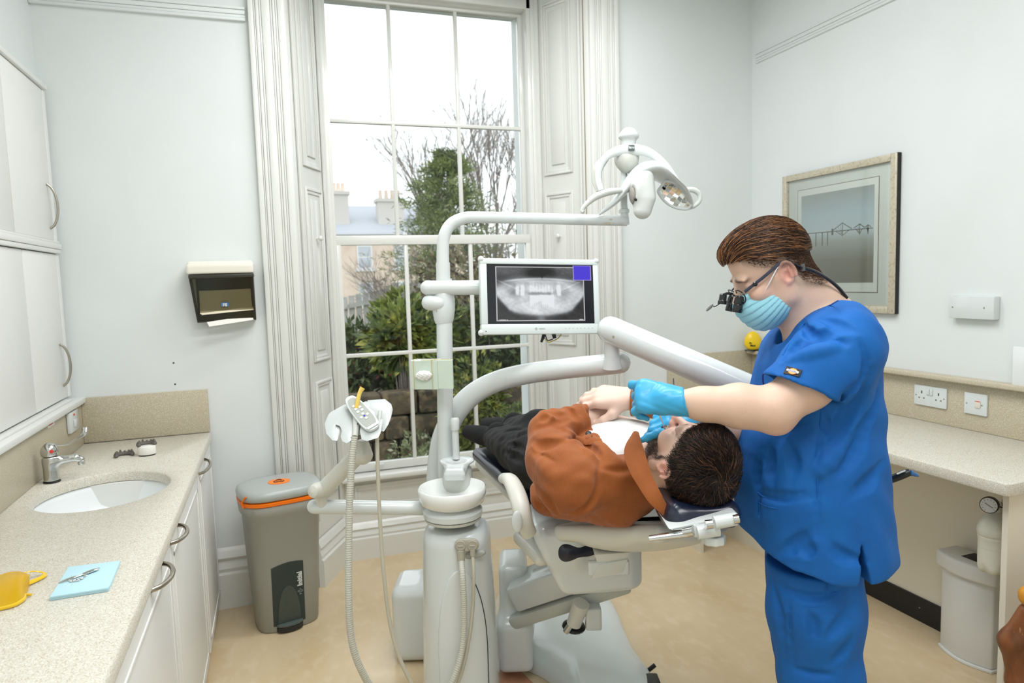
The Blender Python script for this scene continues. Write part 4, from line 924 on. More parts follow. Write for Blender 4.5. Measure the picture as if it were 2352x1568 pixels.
s = Sdf(); s.add('u', 0, colfn(0), bb_); s.plane(col_c+up*zt_, up, .05).plane(col_c+up*.002, down, .002); s.mesh('column', .006, white_pl, t)
s = Sdf(); s.add('u', 0, colfn(.0045), bb_)
def archfn(x, y, z):
    c_ = A3(col_c+RH*.018); R_ = np.array(BV, dtype=np.float32); u = (x-c_[0])*R_[0, 0]+(y-c_[1])*R_[1, 0]; v = (x-c_[0])*R_[0, 1]+(y-c_[1])*R_[1, 1]
    top = zt_-.115; hw = .082*np.sqrt(np.clip(1-np.clip((z-(top-.30))/.30, 0, 1)**2.2, 0, 1)); d = np.abs(u)-hw; return np.maximum(np.maximum(d*.9, v+.02), z-top)
s.add('i', .004, archfn, None); s.plane(col_c+up*.02, down, .002); s.mesh('front_panel', .004, white_pl, t)
def colp(u, z, off=.0052):
    k = (zt_-z)/zt_; a = .115+.022*k+off; b_ = .125+.03*k+off; return Vector((col_c.x, col_c.y, z))+RH*u-FH*(b_*(1-(abs(u)/a)**2.6)**(1/2.6))
gp = []
for i in range(23):
    z = .12+(zt_-.119-.12)*(i/22)**.7; gp.append(colp(.018+.082*math.sqrt(max(0, 1-max(0, (z-(zt_-.415))/.30)**2.2)), z, .0035))
MB().tube(gp[:-2], .0014, 6).build('panel_gap', dark_pl, t)
# swivel dish, bowl
bw_c = W(1038.5, 1130, 2.36); zb_ = bw_c.z
MB().lathe([(.07, -.085), (.1, -.078), (.102, -.06), (.085, -.045), (.06, -.04)], bw_c, 40).build('bowl_base', white_pl, t)
MB().lathe([(.05, -.095), (.095, -.092), (.098, -.083), (.07, -.078)], bw_c+Vector((0, 0, -.0)), 40).build('seal_ring', grey_pl, t)
b_in = [(0, -.028), (.03, -.027), (.075, -.018), (.1, .0), (.108, .018), (.112, .021), (.1165, .017), (.1155, -.005), (.108, -.03), (.085, -.044), (.05, -.048), (0, -.049)]
MB().lathe(b_in, bw_c, 48).build('bowl', mat('bowl_ceramic', (238, 241, 238), .12, coat=.5), t, angle=60)
# cup filler head behind the bowl
cf = W(1050, 1072, 2.47); s = Sdf()
s.cone(cf+down*.16, cf+down*.0, .062, .052, 0).plane(cf+up*.0, up, .01); s.mesh('filler_body', .004, grey_pl, t)
s = Sdf(); s.ell(cf+up*.022+FH*.0, (.062, .06, .014), BV, 0).box(cf+up*.012-FH*.075, (.032, .04, .012), .008, BV, .03).plane(cf+up*.031, up, .004); s.ell(cf+up*.034-FH*.03, (.035, .035, .012), BV, .01, 's')
s.box(cf+down*.006-FH*.07, (.035, .045, .012), .008, BV, .02); s.mesh('filler_head', .003, white_pl, t)
sp_ = cf+up*.03; MB().tube([sp_-RH*.002, sp_+up*.105-RH*.002], .0125, 20).lathe([(.0150, .105), (.0155, .11), (.0155, .142), (.0125, .147), (0, .148)], sp_-RH*.002, 24).build('suction_filter_tube', white_pl, t)
# pole with bend and lamp arm
pp = [W(1024, 1110, 2.52), W(1021, 900, 2.52), W(1018, 640, 2.52), W(1017, 575, 2.52), W(1021, 540, 2.52), W(1036, 515, 2.525), W(1062, 502, 2.53), W(1100, 499, 2.54), W(1250, 502, 2.6), W(1400, 506, 2.66), W(1438, 507, 2.68)]
MB().tube(pp[1:], [.0235, .0235, .0225, .022, .022, .022, .0215, .021, .0205, .0205], 24, 8).build('lamp_arm', white_pl, t)
MB().tube([W(1024, 1120, 2.52), W(1020, 640, 2.52)], .029, 28).build('pole', white_pl, t)
MB().tube([W(1018.5, 660, 2.52), W(1017.5, 603, 2.52)], .0255, 28).build('pole_sleeve', white_pl, t)
jt = W(1019, 702, 2.52); ja = (W(1018, 600, 2.52)-jt).normalized()
jb = MB().lathe([(.030, -.066), (.036, -.05), (.041, -.015), (.041, .02), (.036, .055), (.030, .066)], jt, 32, basis(ja)).build('pole_joint', white_pl, t)
for yy in (690, 714): MB().lathe([(.0042, 0), (.004, .0015), (.0015, .0018), (0, .001)], W(1003+1, yy, 2.487), 12, basis((O-jt))).build('screw', steel, jb)
MB().capsule(W(982, 661, 2.50), W(1100, 660, 2.50), .0265, 24).build('monitor_arm', white_pl, t)
MB().capsule(W(986, 695, 2.50), W(1010, 697, 2.50), .028, 24).build('arm_knob', white_pl, t)
MB().lathe([(.0265, -.012), (.0272, -.008), (.0272, .004), (.026, .01)], W(985, 661, 2.50), 28, basis(CR)).build('arm_collar', white_pl, t)
# big delivery arm
ap = [W(1010, 1150, 2.62), W(1013, 1060, 2.62), W(1022, 1000, 2.62), W(1045, 950, 2.60), W(1085, 906, 2.58), W(1140, 876, 2.56), W(1210, 858, 2.52), W(1300, 846, 2.46), W(1380, 838, 2.42), W(1424, 833, 2.40)]
MB().tube(ap, [.055, .05, .046, .042, .040, .039, .038, .037, .037, .037], 28, 8).ball(ap[-1], .037).build('delivery_arm', white_pl, t)
e1 = W(1407, 845, 2.38); e2 = W(1404, 775, 2.36)
MB().tube([e1, e1.lerp(e2, .5), e2+up*.02], [.034, .026, .025], 24, 4).build('arm_pivot', white_pl, t)
f1, f2 = W(1402, 757, 2.35), W(1880, 965, 2.16)
MB().capsule(f1, f2, .046, 28, .052).build('parallel_arm', white_pl, t)
MB().lathe([(.0045, 0), (.004, .001), (0, .0012)], W(1409, 773, 2.303), 12, basis(O-f1)).build('screw', steel, t)
# assistant arm: horizontal tube and angled upper tube
h1, h2 = W(722, 1163, 2.33), W(985, 1167, 2.40)
MB().capsule(h1, h2, .0245, 24).build('assistant_arm', white_pl, t)
g1, g2 = W(738, 1128, 2.31), W(832, 1036, 2.24)
MB().tube([W(739, 1160, 2.33), W(738, 1135, 2.31)], .020, 20).build('arm_pivot', warm_pl, t)
MB().capsule(W(727, 1127, 2.285), W(752, 1122, 2.335), .0275, 24, k=2).build('elbow_joint', warm_pl, t)
MB().tube([g1, g2], [.026, .028], 24).build('upper_assistant_arm', warm_pl, t)
s = Sdf(); s.cone(g2-up*.01, g2+up*.03+FH*.01, .034, .02, 0).plane(g2+up*.035, up); s.mesh('holder_mount', .003, warm_pl, t)
# side cabinet of the unit
sb = WZ(966, 1515, 0)+FH*.075
s = Sdf(); s.box(Vector((sb.x, sb.y, .155))-RH*.0, (.105, .11, .155), .045, BV, 0).ell(Vector((sb.x, sb.y, .30))+RH*.09, (.05, .09, .13), BV, .08).plane((0, 0, .002), down, .003); s.mesh('side_cabinet', .005, white_pl, t)
# hose connectors and plate
kc = W(1072, 1251, 2.275)
s = Sdf(); s.cone(kc-RH*.0195, kc+RH*.0195, .021, .021, 0).plane(kc-CF*.006, -CF).plane(kc+CF*.03, CF); cn = s.mesh('connector_block', .002, mat('connector_grey', (176, 172, 156), .45), t)
for q in (-1, 1):
    MB().lathe([(.0165, 0), (.017, .004), (.015, .006), (.0145, .004), (.0, .004)], kc+RH*.0195*q-CF*.006, 24, basis(-CF)).box((0, 0, 0), (.018, .004, .004), .001, 1, BV, kc+RH*.0195*q-CF*.013).build('round_cap', mat('connector_grey', 0), cn)
s = Sdf(); s.ell(kc+down*.032+CF*.02, (.062, .03, .020), BV, 0).plane(kc+down*.026, up).plane(kc+CF*.012, -CF, .004); s.mesh('hose_bracket', .003, mat('bracket_grey', (170, 172, 166), .4), t)
def hose(name, pts, r, parent, material, ridge=0, pitch=.007, n=14):
    P = cr_path(pts, 24); L = [0]
    for i in range(1, len(P)): L.append(L[-1]+(P[i]-P[i-1]).length)
    if not ridge: return MB().tube(P, r, n).build(name, material, parent)
    N = int(L[-1]/pitch*4); Q = []; R = []; j = 0
    for i in range(N+1):
        s_ = L[-1]*i/N
        while j < len(L)-2 and L[j+1] < s_: j += 1
        u = (s_-L[j])/(L[j+1]-L[j]+1e-9); Q.append(P[j].lerp(P[j+1], u)); R.append(r*(1-ridge*(i % 4 in (0,))-ridge*.45*(i % 4 in (1, 3))))
    return MB().tube(Q, R, n).build(name, material, parent, angle=70)
x1, x2 = kc-RH*.0195-CF*.008+down*.015, kc+RH*.0195-CF*.008+down*.012
MB().tube([x1, x1+down*.035], .0125, 16).build('hose_fitting', mat('connector_grey', 0), t)
MB().tube([x2, x2+down*.022], .0095, 16).build('hose_fitting', mat('connector_grey', 0), t)
# assistant instrument holder
hc = W(820, 975, 2.22); t2 = thing('instrument_holder', 'white assistant instrument holder with a membrane keypad on an angled arm', 'instrument holder', hc)
q = 2.22/FPX
def HL(px, py, dd=0): return W(px, py, 2.22+dd)
s = Sdf()
Bh = basis(-CF+up*1.0, CR)
bh = MB()
def hp_(pts, d0, th): bh.prism([HL(x, y, d0+(986-y)*.0011) for x, y in pts], CF*th*.8+CU*th*.5, .0035, 3)
hp_([(744, 974), (752, 966), (784, 948), (800, 948), (810, 958), (811, 985), (808, 1012), (796, 1019), (785, 1014), (781, 1003), (785, 990), (779, 979), (771, 976), (769, 986), (777, 1000), (776, 1014), (762, 1012), (748, 996)], -.045, .05)
hp_([(825, 990), (830, 975), (852, 992), (874, 978), (876, 992), (870, 1006), (842, 1014), (829, 1009)], -.06, .045)
hp_([(838, 936), (880, 933), (895, 945), (899, 958), (893, 975), (882, 993), (874, 990), (876, 975), (869, 962), (862, 966), (852, 955)], -.02, .045)
hp_([(800, 952), (836, 940), (858, 960), (862, 985), (840, 1000), (812, 1000)], -.03, .05)
bh.build('holder_body', mat('holder_white', (196, 202, 200), .3, coat=.2), t2, angle=50)
ka, kb = HL(806, 922, .02), HL(858, 985, -.055); ku = (ka-kb).normalized(); kx = (CR-ku*CR.dot(ku)).normalized(); kn = kx.cross(ku)
if kn.dot(CF) > 0: kn = -kn
kc_ = (ka+kb)/2; kl = (ka-kb).length/2+.012; Bk = Matrix((kx, ku, kx.cross(ku))).transposed()
P = []
for i in range(28):
    a = 2*math.pi*i/28; P.append(kc_+kx*(.023*math.copysign(abs(math.cos(a))**.55, math.cos(a)))*(1.18-.16*math.sin(a))+ku*(kl*math.copysign(abs(math.sin(a))**.8, math.sin(a)))+kn*.004)
pad = MB().prism(P, kn*.012, .003).build('keypad', white_pl, t2)
P2 = [kc_+(p-kn*.004-kc_)*.84+kn*.0158 for p in P]
MB().prism(P2, kn*.0010).build('keypad_overlay', mat('keypad_grey', (168, 172, 164), .4), pad, smooth=False)
b = MB(); Zt = kn*.018
for i, (u_, v_) in enumerate(((-.008, .034), (.006, .034), (-.008, .020), (.007, .020), (-.008, .006), (.007, .006), (0, -.010), (-.011, -.02), (.011, -.02), (0, -.031))):
    for e_ in ((0, 1), (1, 0)): pass
    c_ = kc_+kx*u_+ku*v_+kn*.0178; b.box((0, 0, 0), (.0085, .0085, .0006), .0002, 1, Bk, c_)
b.build('keys', mat('key_print', (228, 230, 224), .4), pad, smooth=False)
MB().lathe([(.0032, 0), (.003, .001), (0, .0012)], kc_+ku*-.02+kn*.0175, 12, basis(kn)).build('blue_button', mat('button_blue', (60, 60, 190), .3), pad)
b = MB().box((0, 0, 0), (.04, .010, .002), .0008, 1, Bk, kc_-ku*(kl*.86)+kn*.0185); b.build('status_strip', white_pl, pad)
# suction handpieces with their hoses
t3 = thing('suction_hose', 'thick ribbed suction hose with yellow tip hanging from the holder', 'suction hose', HL(814, 1003, -.07), 'suction hoses of the assistant holder')
hz_ = -.055
MB().tube([HL(818, 955, -.02), HL(817, 985, -.045), HL(815, 1002, -.06)], [.0105, .0105, .0095], 20).tube([HL(818, 956, -.02), HL(818, 952, -.017)], .0112, 20).build('handpiece', grey_pl, t3)
MB().tube([HL(817, 954, -.02), HL(821, 925, -.012), HL(826, 903, -.004), HL(833, 890, .0)], [.0075, .0072, .0068, .0085], 16, 6, flat=(1, .75)).build('suction_tip', mat('yellow_tip', (232, 202, 104), .35), t3)
MB().tube([HL(822, 966, -.035), HL(826, 964, -.04), HL(820, 976, -.045)], .0016, 8, 3).build('slider', black_pl, t3)
hose('hose', [HL(814, 1002, -.06), W(808, 1060, 2.15), W(803, 1150, 2.14), W(801, 1260, 2.13), W(801, 1370, 2.12), W(806, 1460, 2.13), W(826, 1530, 2.15), W(870, 1600, 2.2), W(950, 1670, 2.25), W(1010, 1690, 2.28)], .0115, t3, rubber, .13)
t3 = thing('suction_hose', 'thin plain saliva hose hanging at right of the holder', 'suction hose', HL(866, 1000, -.04), 'suction hoses of the assistant holder')
MB().tube([HL(873, 944, .01), HL(870, 975, -.015)], [.0065, .0068], 16).tube([HL(869, 975, -.015), HL(866, 1003, -.03)], .0055, 14).build('handpiece', grey_pl, t3)
hose('hose', [HL(866, 1003, -.03), W(868, 1080, 2.18), W(872, 1180, 2.18), W(880, 1300, 2.18), W(894, 1420, 2.19), W(918, 1510, 2.2), W(958, 1590, 2.22), W(1010, 1650, 2.26)], .0062, t3, mat('thin_hose', (192, 188, 170), .5))
t3 = thing('suction_hose', 'thick ribbed hose running down the front of the unit column', 'suction hose', x1, 'hoses plugged into the column front')
hose('hose', [x1+down*.03, W(1063, 1330, 2.24), W(1066, 1400, 2.24), W(1064, 1470, 2.24), W(1052, 1530, 2.23), W(1025, 1590, 2.22), W(985, 1640, 2.22)], .0105, t3, rubber, .12)
t3 = thing('suction_hose', 'thin smooth hose on the column front beside the ribbed one', 'suction hose', x2, 'hoses plugged into the column front')
hose('hose', [x2+down*.018, W(1088, 1320, 2.255), W(1086, 1390, 2.26), W(1078, 1460, 2.255), W(1064, 1530, 2.25), W(1040, 1600, 2.24)], .006, t3, mat('thin_hose', 0))
# pale green box strapped to the pole
def QP(*p): return W(*p)
bxm = mat('box_mint', (206, 222, 208), .5); t4 = thing('strapped_box', 'pale green cardboard box strapped to the pole with rubber bands', 'box', W(985, 893, 2.45))
zc0, zc1 = W(990, 894, 2.42).z, W(990, 826, 2.42).z; bl = W(943, 860, 2.42); br_ = W(1006, 860, 2.40); bd_ = (br_-bl); bd_.z = 0; L1 = bd_.length; bd_.normalize(); bn_ = Vector((-bd_.y, bd_.x, 0)); Bq = Matrix((bd_, bn_, up)).transposed(); zmid = (zc0+zc1)/2
cen = (bl+br_)/2+bn_*.028; cen.z = zmid
# the box turns its narrow side to the right, in front of the pole
MB().box((0, 0, 0), (L1, .05, zc1-zc0), .002, 1, Bq, cen).prism([Vector((br_.x, br_.y, zc0+.004)), Vector((br_.x, br_.y, zc1)), Vector((br_.x, br_.y, zc1))+RH*.052-FH*.012, Vector((br_.x, br_.y, zc0+.004))+RH*.052-FH*.012], FH*.03).build('carton', bxm, t4, smooth=False)
o_ = bl.lerp(br_, .48)-bn_*.002; o_.z = zmid-.002
s = Sdf(); s.ell(o_, (.030, .010, .017), Bq, 0).ell(o_+bd_*.008+up*.005-bn_*.004, (.020, .010, .010), Bq, .01).warp(lambda x, y, z, d: .0012*np.sin(x*420+z*200)*np.sin(z*510)); s.mesh('tissue', .0016, mat('tissue_white', (240, 241, 238), .8), t4)
for u_ in (.13, .80): p0 = bl.lerp(br_, u_); MB().tube([Vector((p0.x, p0.y, zc0))-bn_*.001, Vector((p0.x, p0.y, zc1))-bn_*.001+bd_*-.001, Vector((p0.x, p0.y, zc1+.001))+bn_*.045], .0011, 6).build('rubber_band', mat('rubber_band', (206, 182, 128), .6), t4)
MB().tube([Vector((br_.x, br_.y, zc1+.002))-bd_*.06, Vector((br_.x, br_.y, zc1+.002))+RH*.05], .0012, 6).build('rubber_band', mat('rubber_band', 0), t4)

# ================================================================ MONITOR
mTL, mTR, mBL = W(1102, 592, 2.42), W(1373, 596, 2.52), W(1097, 768, 2.40)
mx_v = (mTR-mTL).normalized(); my_v = (mTL-mBL); my_v = (my_v-mx_v*my_v.dot(mx_v)).normalized(); mz_v = mx_v.cross(my_v); Bm = Matrix((mx_v, my_v, mz_v)).transposed(); mw, mh = (mTR-mTL).length, (mTL-mBL).length; mC = mTL+mx_v*mw/2-my_v*mh/2
t5 = thing('monitor', 'white flat monitor showing a panoramic dental x-ray', 'monitor', mC-my_v*mh/2)
mon = mat('monitor_white', (222, 232, 230), .35, coat=.2)
def ML(u, v, w_=0): return mTL+mx_v*u*mw-my_v*v*mh+mz_v*w_
su0, su1, sv0, sv1 = .055, .955, .075, .865
b = MB()
for u0, u1, v0, v1 in ((0, 1, 0, sv0), (0, 1, sv1, 1), (0, su0, sv0-.002, sv1+.002), (su1, 1, sv0-.002, sv1+.002)):
    b.box((0, 0, 0), ((u1-u0)*mw, (v1-v0)*mh, .032), .003, 2, Bm, ML((u0+u1)/2, (v0+v1)/2, -.016))
b.box((0, 0, 0), (mw*.96, mh*.94, .02), .006, 2, Bm, ML(.5, .5, -.036)); b.build('bezel', mon, t5)
for u, v in ((.012, .012), (.99, .02), (.0, .975), (.985, .97)): MB().ball(ML(u, v, -.008), .0115).build('corner_bumper', white_pl, t5)
NX, NY = 300, 200
uu, vv = np.meshgrid(np.linspace(0, 1, NX), np.linspace(0, 1, NY)); g_ = np.random.default_rng(4)
def sn(x, y, f, ph): return np.sin(x*f+ph+1.7*np.sin(y*f*.63+ph*2))*np.cos(y*f*1.1-ph+1.3*np.sin(x*f*.41))
nz = sum(sn(uu*(1.5), vv, f, f)*a for f, a in ((9, .4), (21, .3), (47, .2), (95, .12)))
X0, X1, Y0, Y1 = .085, .905, .045, .945; x = (uu-X0)/(X1-X0); y = (vv-Y0)/(Y1-Y0); inside = (x > 0) & (x < 1) & (y > 0) & (y < 1)
gs = lambda v, c, w_: np.exp(-((v-c)/w_)**2)
sg = lambda v: 1/(1+np.exp(-np.clip(v, -40, 40)))
low = .905-.62*(x-.5)**2*1.0-.85*np.maximum(abs(x-.5)-.36, 0)*1.2            # lower jaw contour
low = np.where(abs(x-.5) > .3, low-.35*(abs(x-.5)-.3), low)
jaw = sg((low-y)*60)*sg((y-.22-.5*abs(x-.5)**2)*22)
I = .20+.07*nz*.6+jaw*(.42+.05*nz)
I += .22*gs(y, .215+.32*(x-.5)**2, .020)*sg((.40-abs(x-.5))*40)+.12*gs(y, .26+.2*(x-.45)**2, .03)*sg((.3-abs(x-.5))*30)
I -= .30*gs(y, .12, .10)*sg((.16-abs(x-.5))*26)*(.7+.5*nz)+.22*gs(x, .52, .012)*sg((.2-y)*50)
I += .24*sg((.14-y)*30)*(.35+.55*np.abs(nz))*sg((abs(x-.5)-.15)*20)
I -= .20*gs((x-.5)/.36, 0, 1)*gs(y, .495, .030)*sg((.15-abs(x-.5))*50)         # gap between the rows
I -= .15*(gs(x, .22, .07)*gs(y, .47, .09)+gs(x, .77, .08)*gs(y, .48, .09))
for i, xc in enumerate([.235, .29, .385, .42, .455, .49, .525, .56, .595, .63, .71]):   # upper teeth
    ln = .17 if i in (0, 1, 10) else .13; yb = .525 if i in (0, 1, 9, 10) else .46+.01*math.cos(i); wt = .021 if i in (0, 1, 10) else .0125
    I += (.26 if i in (0, 1, 10) else .12)*sg((wt-abs(x-xc-.1*(xc-.5)*(y-.45)))*260)*sg((yb-y)*90)*sg((y-yb+ln)*40)
for i in range(11):                                                             # lower teeth
    xc = .385+.0255*i; I += .17*sg((.0095-abs(x-xc))*300)*sg((y-.525)*120)*sg((.70-y)*22)
for k in range(26): I -= .05*gs(x, .37+.0125*k, .0018)*gs(y, .6 if k % 2 else .42, .08)
I += .2*gs(x, .5, .05)*sg((y-.93)*50); I -= .06*gs(x, .5, .025)*gs(y, .68, .05)
I += .16*(gs(y-.75*(x-.16), .36, .012)+gs(y+.75*(x-.84), .36, .012))*sg((abs(x-.5)-.24)*40)*sg((.62-y)*20)*.5
I = (I-.36)*1.45+.44; I = np.clip(I+.012*g_.normal(0, 1, I.shape), .05, .92)
Cc = np.stack([I*.97, I*.985, I], -1); bgc = np.array([.07, .085, .11])
border = (abs(x) < .006) | (abs(x-1) < .006) | (abs(y) < .008) | (abs(y-1) < .008)
Cc = np.where(inside[..., None], Cc, bgc); on = (x > -.006) & (x < 1.006) & (y > -.008) & (y < 1.008); Cc = np.where((border & on)[..., None], .72, Cc)
blue = (uu > .815) & (uu < .975) & (vv > .02) & (vv < .255); Cc = np.where(blue[..., None], np.array([.27, .20, .82]), Cc)
edge_b = (uu > .808) & (uu < .982) & (vv > .012) & (vv < .265) & ~blue; Cc = np.where(edge_b[..., None], np.array([.68, .62, .9]), Cc)
lab_ = inside & (y > .972) & (x > .02) & (x < .12) & (np.sin(x*600) > -.2); Cc = np.where(lab_[..., None], .8, Cc); lab_ = inside & (y > .972) & (x > .94) & (x < .985); Cc = np.where(lab_[..., None], .75, Cc)
Cc = np.where(Cc <= .04045, Cc/12.92, ((Cc+.055)/1.055)**2.4)
V = []
for j in range(NY):
    for i in range(NX): V.append(ML(su0+(su1-su0)*i/(NX-1), sv0+(sv1-sv0)*j/(NY-1), -.004))
F = [(j*NX+i, j*NX+i+1, (j+1)*NX+i+1, (j+1)*NX+i) for j in range(NY-1) for i in range(NX-1)]
me = bpy.data.meshes.new('screen'); me.from_pydata(V, [], F); at = me.color_attributes.new('Col', 'FLOAT_COLOR', 'POINT'); at.data.foreach_set('color', np.concatenate([Cc.reshape(-1, 3), np.ones((NX*NY, 1))], 1).astype(np.float32).ravel())
sm = M('screen_picture', (20, 20, 22), .18); n = sm.node_tree.nodes; L = sm.node_tree.links.new; a = n.new('ShaderNodeAttribute'); a.attribute_name = 'Col'; L(a.outputs['Color'], n['Principled BSDF'].inputs['Emission Color']); n['Principled BSDF'].inputs['Emission Strength'].default_value = 1.0
scr = link('screen', me, sm, t5)
text('brand_lettering', 'neovo', .009, ML(.5, .93, .0006), mx_v, my_v, mat('print_grey', (150, 160, 158), .5), t5, .0002)
MB().tube([ML(.45, .93, .001)+(mx_v*math.cos(i*.524)+my_v*math.sin(i*.524))*.0035 for i in range(13)], .0006, 6).build('emblem', mat('print_grey', 0), t5)
b = MB()
for i in range(8): b.box((0, 0, 0), (.004, .0015, .0004), 0, 1, Bm, ML(.70+.033*i, .93, .0004))
b.build('button_marks', mat('print_grey', 0), t5, smooth=False)
MB().lathe([(.002, 0), (.002, .0008), (0, .001)], ML(.035, .96, .0), 10, basis(mz_v)).build('power_led', dark_pl, t5)
MB().box((0, 0, 0), (.075, .075, .05), .006, 2, Bm, ML(.30, .42, -.07)).build('rear_mount', white_pl, t5)
MB().tube([ML(.535, .99, -.03), ML(.52, 1.06, -.03), ML(.508, 1.10, -.03)], [.0065, .0055, .0045], 12).build('plug', black_pl, t5)
MB().tube([ML(.615, .98, -.03), ML(.625, 1.055, -.03)], [.008, .0065], 12).build('plug', black_pl, t5)
MB().tube([ML(.53, 1.03, -.03), ML(.565, 1.10, -.03), ML(.61, 1.085, -.035), ML(.66, 1.05, -.04), ML(.70, .98, -.045)], .0018, 8, 6).build('cable', mat('cable_yellow', (170, 150, 60), .5), t5)
MB().tube([ML(.55, 1.0, -.04), ML(.57, 1.075, -.04), ML(.615, 1.06, -.04)], .002, 8, 5).build('cable', black_pl, t5)

# ================================================================ OPERATING LIGHT
def LP(px, py, dd=0): return W(px, py, 2.62+dd)
t6 = thing('operating_light', 'white dental operating light with faceted mirror reflector on its arm', 'operating light', LP(1433, 495, .05))
shadeg = mat('lamp_grey', (196, 198, 190), .35)
MB().tube([LP(1436, 516, .06), LP(1433, 470, .05), LP(1433, 380, .04)], [.017, .0135, .013], 20).lathe([(.02, 0), (.021, .006), (.021, .012), (.016, .016)], LP(1433, 489, .055), 24).build('post', white_pl, t6)
s = Sdf(); s.cone(LP(1440, 365, .04), LP(1441, 378, .02), .045, .032, 0).cone(LP(1447, 350, .03), LP(1440, 365, .03), .03, .045, .02).plane(LP(1440, 356, .03), up, .006); s.mesh('swivel_cup', .003, shadeg, t6)
s = Sdf(); s.cone(LP(1444, 360, .02), LP(1444, 322, .02), .026, .025, 0).cone(LP(1444, 322, .02), LP(1444, 316, .02), .026, .034, .01).torus(LP(1444, 313, .02), .027, .012, BV, .01).ell(LP(1444, 306, .02), (.03, .03, .022), BV, .004); s.mesh('knob_post', .0028, white_pl, t6)
MB().lathe([(.0262, 0), (.0266, .001), (.0262, .002)], LP(1444, 329.5, .02), 32).build('seam', dark_pl, t6)
bp_ = LP(1450.5, 339.5, -.018); Bb2 = Matrix((CR, CU, -CF)).transposed()
bdg = MB().box((0, 0, 0), (.0225, .0225, .003), .002, 2, Bb2, bp_).build('badge', mat('badge_grey', (92, 100, 98), .4), t6)
text('lettering', 'faro', .0125, bp_-CF*.0016+CU*.001, CR, CU, white_pl, bdg, .0003, bold=.0004)
yk = [LP(1381, 437, -.01), LP(1374, 412, .0), LP(1377, 385, .0), LP(1392, 361, .0), LP(1415, 348, .0), LP(1446, 343, .0), LP(1477, 346, .0), LP(1503, 357, .0), LP(1528, 380, -.005), LP(1548, 408, -.015), LP(1562, 428, -.02)]
MB().tube(yk, [.009, .0095, .010, .011, .015, .018, .016, .013, .012, .011, .010], 16, 6, flat=(.72, 1.25), up=-CF).build('yoke', white_pl, t6)
MB().tube([p+CF*.012-CR*.004*(1 if i < 3 else 0) for i, p in enumerate(yk[:4])], [.009, .012, .012, .009], 14, 6, flat=(.8, 1.6), up=-CF).build('yoke_grip', shadeg, t6)
# saddle-shaped hood: lofted strip from the left tip over the top to the right mirror
hT = [(1374, 491), (1404, 462), (1426, 430), (1444, 401), (1464, 382), (1488, 374), (1510, 377), (1526, 392), (1546, 416), (1568, 434), (1586, 456), (1591, 474)]
hB = [(1377, 496), (1413, 475), (1440, 451), (1462, 430), (1478, 419), (1497, 414), (1514, 415), (1528, 420), (1550, 432), (1567, 447), (1581, 468), (1586, 480)]
hW = [.006, .03, .055, .075, .085, .09, .09, .088, .08, .068, .045, .012]
T_h = cr_path([LP(x, y, 0) for x, y in hT], 5); B_h = cr_path([LP(x, y, 0) for x, y in hB], 5); W_h = cr_vals(hW, 5); rings = []
for i, (a_, c_) in enumerate(zip(T_h, B_h)):
    ce = (a_+c_)/2; v = (a_-c_)/2; w_ = W_h[i]; R_ = []
    for k in range(20):
        q = 2*math.pi*k/20; front_ = math.cos(q); up_ = math.sin(q); R_.append(ce+v*(up_*.9-.25*(front_**2)+.2)-CF*(w_*front_))
    rings.append(R_)
b = MB(); loft(b, rings); b.build('hood', white_pl, t6, angle=70)
s = Sdf(); s.chain([LP(1480, 410, -.055), LP(1481, 455, -.06), LP(1476, 482, -.055)], [.036, .04, .034], 0); s.ell(LP(1462, 440, -.045), (.030, .05, .058), Bb2, .02); s.plane(LP(1516, 440, -.05), CR, .012).plane(LP(1440, 440), -CR, .01).plane(LP(1480, 440, -.10), -CF, .02)
s.ell(LP(1452, 447, -.085), (.0135, .03, .038), Matrix((CR, -CF, CU)).transposed(), .006, 's'); s.mesh('lamp_housing', .0028, mat('lamp_housing', (214, 218, 214), .3, coat=.2), t6)
MB().ball(LP(1454, 448, -.062), (.0125, .034, .02), Matrix((CR, CU, -CF)).transposed()).build('recess', mat('recess_grey', (150, 146, 138), .5), t6); MB().ball(LP(1461, 458, -.082), .0065).build('lamp_screw', black_pl, t6)
# faceted mirror under the right side
mir = mat('facet_mirror', (225, 225, 222), .03, metal=1); b = MB(); rr = random.Random(5)
ma, mc_ = LP(1518, 425, .0), LP(1583, 470, .0); mxv = (mc_-ma).normalized(); mn = (CU*-.55-CF*.75+CR*-.15).normalized(); mn = (mn-mxv*mn.dot(mxv)).normalized(); myv = mn.cross(mxv); Lm = (mc_-ma).length
def MP(u, v):
    hw = .042*math.sin(math.pi*(.12+.83*u))**.6; return ma+mxv*Lm*(u*1.02)+myv*(hw*(2*v-1))*1.0+CU*-.006-CF*.012-mn*(.022*(1-(2*v-1)**2)*math.sin(math.pi*min(1, u+.08)))
for i in range(7):
    for k in range(6):
        pts = [MP(i/7, k/6), MP((i+1)/7, k/6), MP((i+1)/7, (k+1)/6), MP(i/7, (k+1)/6)]; c_ = sum(pts, Vector())/4; j = Vector((rr.uniform(-1, 1), rr.uniform(-1, 1), rr.uniform(-1, 1)))
        nn = ((pts[1]-pts[0]).cross(pts[3]-pts[0])).normalized(); nn2 = (nn+j*.22).normalized(); pts = [p-nn2*(p-c_).dot(nn2) for p in pts]; pts = [c_+(p-c_)*.985 for p in pts]
        b.prism(pts, -mn*.0015)
b.build('mirror_facets', mir, t6, smooth=False)
P = [MP(i/20, 0) for i in range(21)]+[MP(1-i/20, 1) for i in range(21)]
MB().tube(P+[P[0]], .0055, 10).build('mirror_rim', white_pl, t6)
s = Sdf(); 
